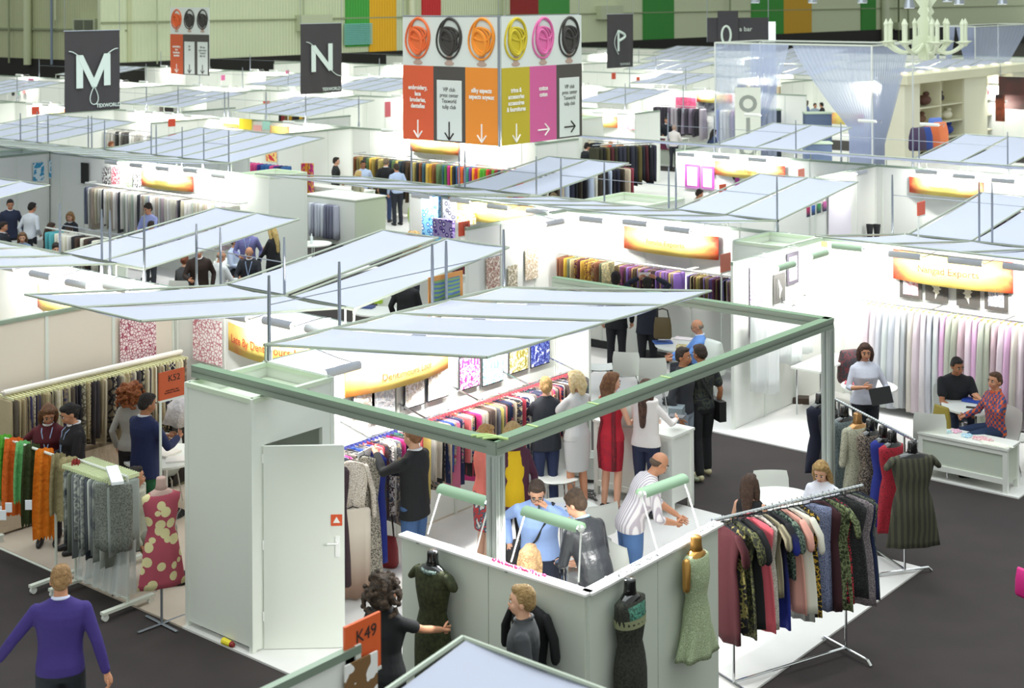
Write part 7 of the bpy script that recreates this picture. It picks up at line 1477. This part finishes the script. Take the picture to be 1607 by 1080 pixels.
o, J = person(842, 752, 1.76, -168, 'man with glasses in a light blue shirt talking on the phone', ('shirt', '#97b2e6'), ('trousers', '#1c2234'), ('short', '#33261e', '#4a382c'), 'a', R=(0.30, 0.02, 1.02), L=(-0.13, 0.12, 1.50), voxel=NV, lean=12, hl='glasses strap collar:#a8c0ee', head=(-10, 22), extra=[('phone', 'L')], build=1.12)
person(905, 772, 1.78, -38, 'man in a black leather jacket leaning over the low wall table', ('jacket', '#2a2c30'), ('trousers', '#24262c'), ('thick', '#3a2c22', '#54402f'), 'a', lean=22, L=(-0.12, 0.38, 1.06), R=(0.15, 0.36, 1.0), voxel=NV, head=(-20, 18), topmat=mat('#2c2e33', 0.3, bump=0.5, bscale=12.0, bdist=0.02), hl='collar:#a8c8ec')
person(832, 856, 1.66, 10, 'woman with long light brown hair seated behind the display wall', ('tshirt', '#d8c8c0'), ('trousers', '#2a2c34'), ('long', '#7a5e40', '#9a7c56'), 'a', True, pose='sit', sit=0.7, voxel=NV, seat='stool')
person(1035, 710, 1.78, 78, 'balding man in a white striped shirt leaning on the display wall', ('shirt', '#e2dde0'), ('trousers', '#4a6a9a'), ('bald', '#5a483a'), 'b', lean=26, R=(0.16, 0.40, 1.06), L=(-0.12, 0.5, 1.1), voxel=NV, head=(0, 12), build=1.15, topmat=mat('#ebe6e8', 0.85, pat='vstripe', c2='#b8aeb8', scale=9.0, dist=0.2, lo=0.5, hi=0.8), sleeve='half')
person(1178, 745, 1.66, 30, 'dark-haired woman in a black sleeveless top seated with her back to the aisle', ('sleeveless', '#1a1a1e'), ('trousers', '#26262c'), ('long', '#3a281e', '#50382a'), 'a', True, pose='sit', sit=0.46, voxel=NV, R=(0.16, 0.3, 1.08), L=(-0.16, 0.3, 1.08))
person(1290, 722, 1.68, -150, 'blond woman in a white top seated looking down', ('tshirt', '#e6e8f2'), ('trousers', '#3a3c44'), ('long', '#8a6a3c', '#b0905a'), 'a', True, pose='sit', sit=0.46, voxel=NV, R=(0.1, 0.3, 1.04), L=(-0.1, 0.3, 1.04), head=(0, 25))
o, J = person(1358, 540, 1.70, 175, 'woman in a light grey top standing at a round table with a black tablet', ('shirt', '#cdcfdc'), ('trousers', '#1b1e26'), ('bob', '#3a241a', '#54362a'), 'b', True, voxel=NV, R=(0.12, 0.24, 1.18), L=(-0.22, 0.26, 1.06), sleeve='half', head=(8, 8), build=1.12)
held(o, J, 'L', 'tablet', 'tablet', 'black tablet with folding cover held over the round table', (0.30, 0.02, 0.22), '#141416', (0.1, 0.03, 0.07), (0.35, 0.1, 0.1))
person(1502, 562, 1.76, 180, 'man in a black polo shirt leaning on the round table', ('tshirt', '#15161c'), ('trousers', '#27324a'), ('short', '#1c1614'), 'c', pose='sit', sit=0.46, lean=12, R=(0.12, 0.40, 1.10), L=(-0.16, 0.42, 1.10), voxel=NV, head=(-15, 8), build=1.12)
person(1560, 585, 1.74, -100, 'man in an orange and blue plaid shirt seated with raised hand', ('shirt', '#c85a30'), ('trousers', '#1e3050'), ('short', '#4a3424', '#6a4c34'), 'b', pose='sit', sit=0.46, R=(0.16, 0.36, 1.12), L=(-0.20, 0.30, 1.42), voxel=NV, head=(-20, 0), hl='collar:#c85a30', topmat=mat('#d0602c', 0.85, pat='plaid', c2='#3a4a78', c3='#b84a3a', scale=13.0))
# --- lace stand at the left
person(208, 602, 1.70, 10, 'woman with red curly hair in a grey cardigan seen from behind', ('shirt', '#a8a49c'), ('trousers', '#201c1e'), ('curly', '#7a3c18', '#9a5828'), 'a', True, voxel=0.012)
person(229, 618, 1.80, 38, 'man in a navy blazer and green trousers seen from behind', ('jacket', '#1c2650'), ('trousers', '#1c5a38'), ('short', '#221a16'), 'c', R=(0.18, 0.32, 1.18), L=(-0.08, 0.34, 1.15), voxel=0.012, head=(15, 15), build=1.06)
o, J = person(75, 633, 1.68, 172, 'woman in a maroon jacket with a lanyard looking down at papers', ('jacket', '#54141f'), ('trousers', '#2a2026'), ('bob', '#5a3a22', '#7a5232'), 'b', True, L=(-0.05, 0.26, 1.1), R=(0.38, 0.18, 1.16), voxel=0.012, hl='lanyard', head=(-15, 28))
person(113, 632, 1.75, -125, 'dark-haired woman in a black cardigan with a lanyard', ('jacket', '#1e1a1e'), ('trousers', '#1c1c20'), ('bun', '#1a1412'), 'b', True, L=(-0.1, 0.28, 1.1), R=(0.1, 0.28, 1.1), voxel=0.012, hl='lanyard', head=(0, 25))
person(215, 733, 1.66, 75, 'dark-haired person in a silver grey top seated by the lace rack', ('blouse', '#b8b8a8'), ('trousers', '#8a8a7c'), ('short', '#2a201a'), 'b', True, pose='sit', voxel=0.012)
# --- seated buyers in the left-hand stand
FV = 0.016
for a in [
    (50, 318, 1.75, 25, 'man in a white shirt standing by the white partition', ('shirt', '#d6dce4'), ('trousers', '#24262c'), ('short', '#1a1412'), 'b', False, 'stand'),
    (16, 313, 1.74, 150, 'dark-haired man in navy bending over white papers at the left edge', ('jacket', '#242c44'), ('trousers', '#22242c'), ('short', '#1a1512'), 'b', False, 'stand'),
    (110, 333, 1.66, 190, 'woman with light brown hair in a black jacket facing the table', ('jacket', '#22242c'), ('trousers', '#22242c'), ('bob', '#8a6a44', '#a88458'), 'a', True, 'sit'),
    (108, 354, 1.74, 20, 'person in a plaid shirt seated with back to the aisle', ('shirt', '#7a5a78'), ('trousers', '#2a2c38'), ('short', '#3a2a20'), 'a', False, 'sit'),
    (35, 365, 1.66, 165, 'woman with long brown hair in a denim jacket', ('shirt', '#7488a0'), ('trousers', '#2a2c34'), ('long', '#5a4430', '#7a5c40'), 'a', True, 'sit'),
    (5, 348, 1.74, 90, 'man in a dark suit cut by the left edge', ('jacket', '#20242e'), ('trousers', '#20242e'), ('short', '#2a1e18'), 'b', False, 'sit'),
    (6, 380, 1.70, 175, 'dark-haired person low at the left edge', ('shirt', '#3a3c44'), ('trousers', '#20242e'), ('thick', '#1a1412'), 'b', True, 'sit'),
    (80, 350, 1.66, 60, 'woman with dark brown hair in a brown jacket seated at the table', ('jacket', '#3a2c28'), ('trousers', '#24262c'), ('long', '#3a281c', '#4a3424'), 'a', True, 'sit'),
    (88, 383, 1.66, 150, 'dark-haired person low behind the pole', ('shirt', '#3a3034'), ('trousers', '#24262c'), ('thick', '#241a16'), 'a', True, 'sit'),
    (233, 320, 1.76, 205, 'man in a lavender shirt in front of the white fabrics', ('shirt', '#9aa4d8'), ('trousers', '#2a2c38'), ('thick', '#2a1e18'), 'b', False, 'stand'),
    (237, 347, 1.56, 20, 'dark-haired head in front of the man in lavender', ('shirt', '#4a4a58'), ('trousers', '#24262c'), ('short', '#2a1e18'), 'b', False, 'stand'),
    (290, 400, 1.68, 10, 'person with red-brown hair in a grey top seen from behind', ('shirt', '#4a4a4c'), ('trousers', '#24262c'), ('bun', '#6a3420', '#84482c'), 'a', True, 'sit'),
    (346, 393, 1.76, 40, 'bald man in a white shirt seated with back turned', ('shirt', '#dde0e0'), ('trousers', '#2a2c34'), ('bald', '#8a7460'), 'b', False, 'sit'),
    (391, 387, 1.76, 180, 'grey-haired man in a dark suit with a white lanyard', ('jacket', '#23262c'), ('trousers', '#22242c'), ('bald', '#9a8a78'), 'b', False, 'sit'),
    (388, 352, 1.72, 175, 'person in a lavender shirt with lanyard behind the dark suit', ('shirt', '#7a7ab0'), ('trousers', '#24262c'), ('short', '#3a2c24'), 'b', False, 'stand'),
    (427, 355, 1.68, -60, 'woman with long blond hair in black by the closed closet', ('jacket', '#1c1c20'), ('trousers', '#1c1c20'), ('verylong', '#b89a58', '#d8c080'), 'a', True, 'stand'),
    (370, 372, 1.70, 110, 'person in a striped light blue shirt bending over the table', ('shirt', '#b8c4dc'), ('trousers', '#22242c'), ('short', '#3a2a20'), 'b', False, 'sit'),
    (312, 385, 1.72, 170, 'dark brown-haired person in black partly under the sail', ('jacket', '#2c1e18'), ('trousers', '#201a18'), ('short', '#3a2418'), 'b', False, 'stand'),
    (528, 247, 1.78, 85, 'man in a black shirt behind the white reception counter', ('shirt', '#202322'), ('trousers', '#1c1c20'), ('short', '#1c1614'), 'a', False, 'stand'),
    (570, 252, 1.74, 170, 'dark-haired man in a light blue shirt in front of the scarf rail', ('shirt', '#b8c8e4'), ('trousers', '#2a3044'), ('short', '#1c1614'), 'c', False, 'stand'),
    (563, 268, 1.66, 40, 'woman with blond ponytail in a khaki top', ('shirt', '#a8a48c'), ('trousers', '#24262c'), ('ponytail', '#b89a60', '#d0b478'), 'a', True, 'stand'),
    (606, 248, 1.86, 15, 'man in a black jacket and jeans with short cropped hair', ('jacket', '#1a1a1c'), ('trousers', '#34466a'), ('short', '#7a6a58'), 'a', False, 'stand'),
    (622, 257, 1.76, -30, 'man in a pale blue shirt beside the black jacket', ('shirt', '#b0c0e0'), ('trousers', '#20242e'), ('short', '#3a2c24'), 'b', False, 'stand'),
    (1046, 184, 1.78, 190, 'man in a dark suit behind the counter with the yellow cup', ('jacket', '#1c2028'), ('trousers', '#1c2028'), ('short', '#2a201a'), 'b', False, 'stand'),
    (1058, 196, 1.70, 20, 'person in white just behind the suited man', ('shirt', '#e4dcd8'), ('trousers', '#2a2c34'), ('short', '#b89a88'), 'a', False, 'stand'),
    (1120, 203, 1.68, 60, 'dark-haired person at the edge of the pavilion drape', ('shirt', '#2a3858'), ('trousers', '#20242e'), ('long', '#1c1614'), 'a', True, 'stand'),
    (1266, 158, 1.66, 60, 'woman with long dark hair seated behind the slate blue counter', ('shirt', '#6a78a0'), ('trousers', '#20242e'), ('long', '#2a1c18'), 'b', True, 'stand'),
    (1279, 162, 1.60, 170, 'short dark-haired person, second behind the slate blue counter', ('shirt', '#9aa8b8'), ('trousers', '#20242e'), ('short', '#1c1614'), 'b', False, 'stand'),
    (1289, 161, 1.66, -60, 'dark-haired person in black, third behind the slate blue counter', ('shirt', '#1c1c22'), ('trousers', '#20242e'), ('short', '#1c1614'), 'b', False, 'stand'),
    (958, 220, 1.76, 170, 'bald man between the dark fabric racks', ('shirt', '#c8d4e0'), ('trousers', '#20242e'), ('bald', '#8a6a54'), 'c', False, 'stand'),
    (921, 225, 1.74, 60, 'dark-haired person with black bag by the yellow fabrics', ('jacket', '#1c1e22'), ('trousers', '#1c1e22'), ('thick', '#1c1614'), 'a', False, 'stand'),
    (868, 303, 1.66, 20, 'woman with brown hair at the lower edge of the two-bay sail', ('shirt', '#4a4438'), ('trousers', '#20242e'), ('long', '#5a4a30', '#76623e'), 'a', True, 'stand'),
    (1097, 297, 1.70, 90, 'short-haired person behind the low wall by the magenta frames', ('shirt', '#d8c8b8'), ('trousers', '#20242e'), ('short', '#3a2c24'), 'b', False, 'stand'),
    (650, 366, 1.78, 30, 'woman with curly blond hair between the two narrow sails', ('shirt', '#b8a890'), ('trousers', '#20242e'), ('curly', '#b89458', '#d0b078'), 'a', True, 'stand'),
    (640, 425, 1.80, 30, 'man in a long black coat under the narrow sail', ('jacket', '#16171a'), ('trousers', '#16171a'), ('short', '#2a1e18'), 'b', False, 'stand'),
    (27, 168, 1.72, 60, 'person in pink beside the dark rack at the far left', ('shirt', '#c0607a'), ('trousers', '#20242e'), ('short', '#3a2418'), 'c', True, 'stand'),
    (174, 222, 1.70, 90, 'reddish-haired head below the four-bay sail edge', ('shirt', '#3a3a3c'), ('trousers', '#20242e'), ('short', '#8a5030'), 'b', False, 'stand'),
]:
    px_, py_, H_, fc, lb, tp_, bt_, hr_, sk_, fm_, ps_ = a
    kw = {}
    if 'plaid shirt seated' in lb: kw['topmat'] = mat('#c8b0c0', 0.85, pat='plaid', c2='#4a3a68', c3='#a84858', scale=13.0)
    if 'suit' in lb or 'lanyard' in lb: kw['hl'] = 'lanyard' if 'lanyard' in lb else 'collar:#e8ecf4'
    rr = random.Random(px_ * 7 + py_)
    if ps_ == 'stand': kw['R'] = (rr.uniform(0.1, 0.25), rr.uniform(0.15, 0.35), rr.uniform(0.95, 1.2)); kw['L'] = (-rr.uniform(0.1, 0.25), rr.uniform(0.1, 0.35), rr.uniform(0.95, 1.2)) if px_ % 2 else None
    else: kw['R'] = (0.16, 0.36, 1.12); kw['L'] = (-0.14, 0.36, 1.12)
    person(px_, py_, H_, fc, lb, tp_, bt_, hr_, sk_, fm_, ps_, voxel=FV, head=(rr.uniform(-10, 10), rr.uniform(5, 18)), lean=rr.uniform(0, 8), **kw)

# ------------------------------------------------------------------ merge each figure's pieces into one skin, turn lettering into meshes
for ob, vx, fin in PEOPLE:
    m = ob.modifiers.new('skin', 'REMESH'); m.mode = 'VOXEL'; m.voxel_size = vx; m.use_smooth_shade = True
    m = ob.modifiers.new('soft', 'SMOOTH'); m.factor = 0.5; m.iterations = 3
dg = bpy.context.evaluated_depsgraph_get()
for ob, vx, fin in PEOPLE:
    me = bpy.data.meshes.new_from_object(ob.evaluated_get(dg), depsgraph=dg)
    mats = [q for q in ob.data.materials]
    if fin:
        nv = len(me.vertices); V_ = [tuple(v.co) for v in me.vertices]; F_ = [tuple(p.vertices) for p in me.polygons]; nf = len(F_)
        V_ += fin.v; F_ += [tuple(i + nv for i in f_) for f_ in fin.f]; me2 = bpy.data.meshes.new('body'); me2.from_pydata(V_, [], F_)
        me = me2
    me.materials.clear()
    for q in mats: me.materials.append(q)
    me.polygons.foreach_set('material_index', ([0] * nf + fin.m) if fin else [0] * len(me.polygons))
    me.polygons.foreach_set('use_smooth', [True] * len(me.polygons)); me.update()
    ob.modifiers.clear(); ob.data = me
for ob in [q for q in C.objects if q.type == 'FONT']:
    me = bpy.data.meshes.new_from_object(ob.evaluated_get(dg)); nm = ob.name
    if ob.get('bend'):
        for v in me.vertices: v.co.z += 0.055 + 0.17 * math.sin(PI * min(1, max(0, v.co.x / ob['bend'] + 0.5)))
    par, loc, rot, sc = ob.parent, ob.location.copy(), ob.rotation_euler.copy(), ob.scale.copy()
    n2 = bpy.data.objects.new('lettering', me); C.objects.link(n2); n2.parent = par; n2.location = loc; n2.rotation_euler = rot; n2.scale = sc; bpy.data.objects.remove(ob)
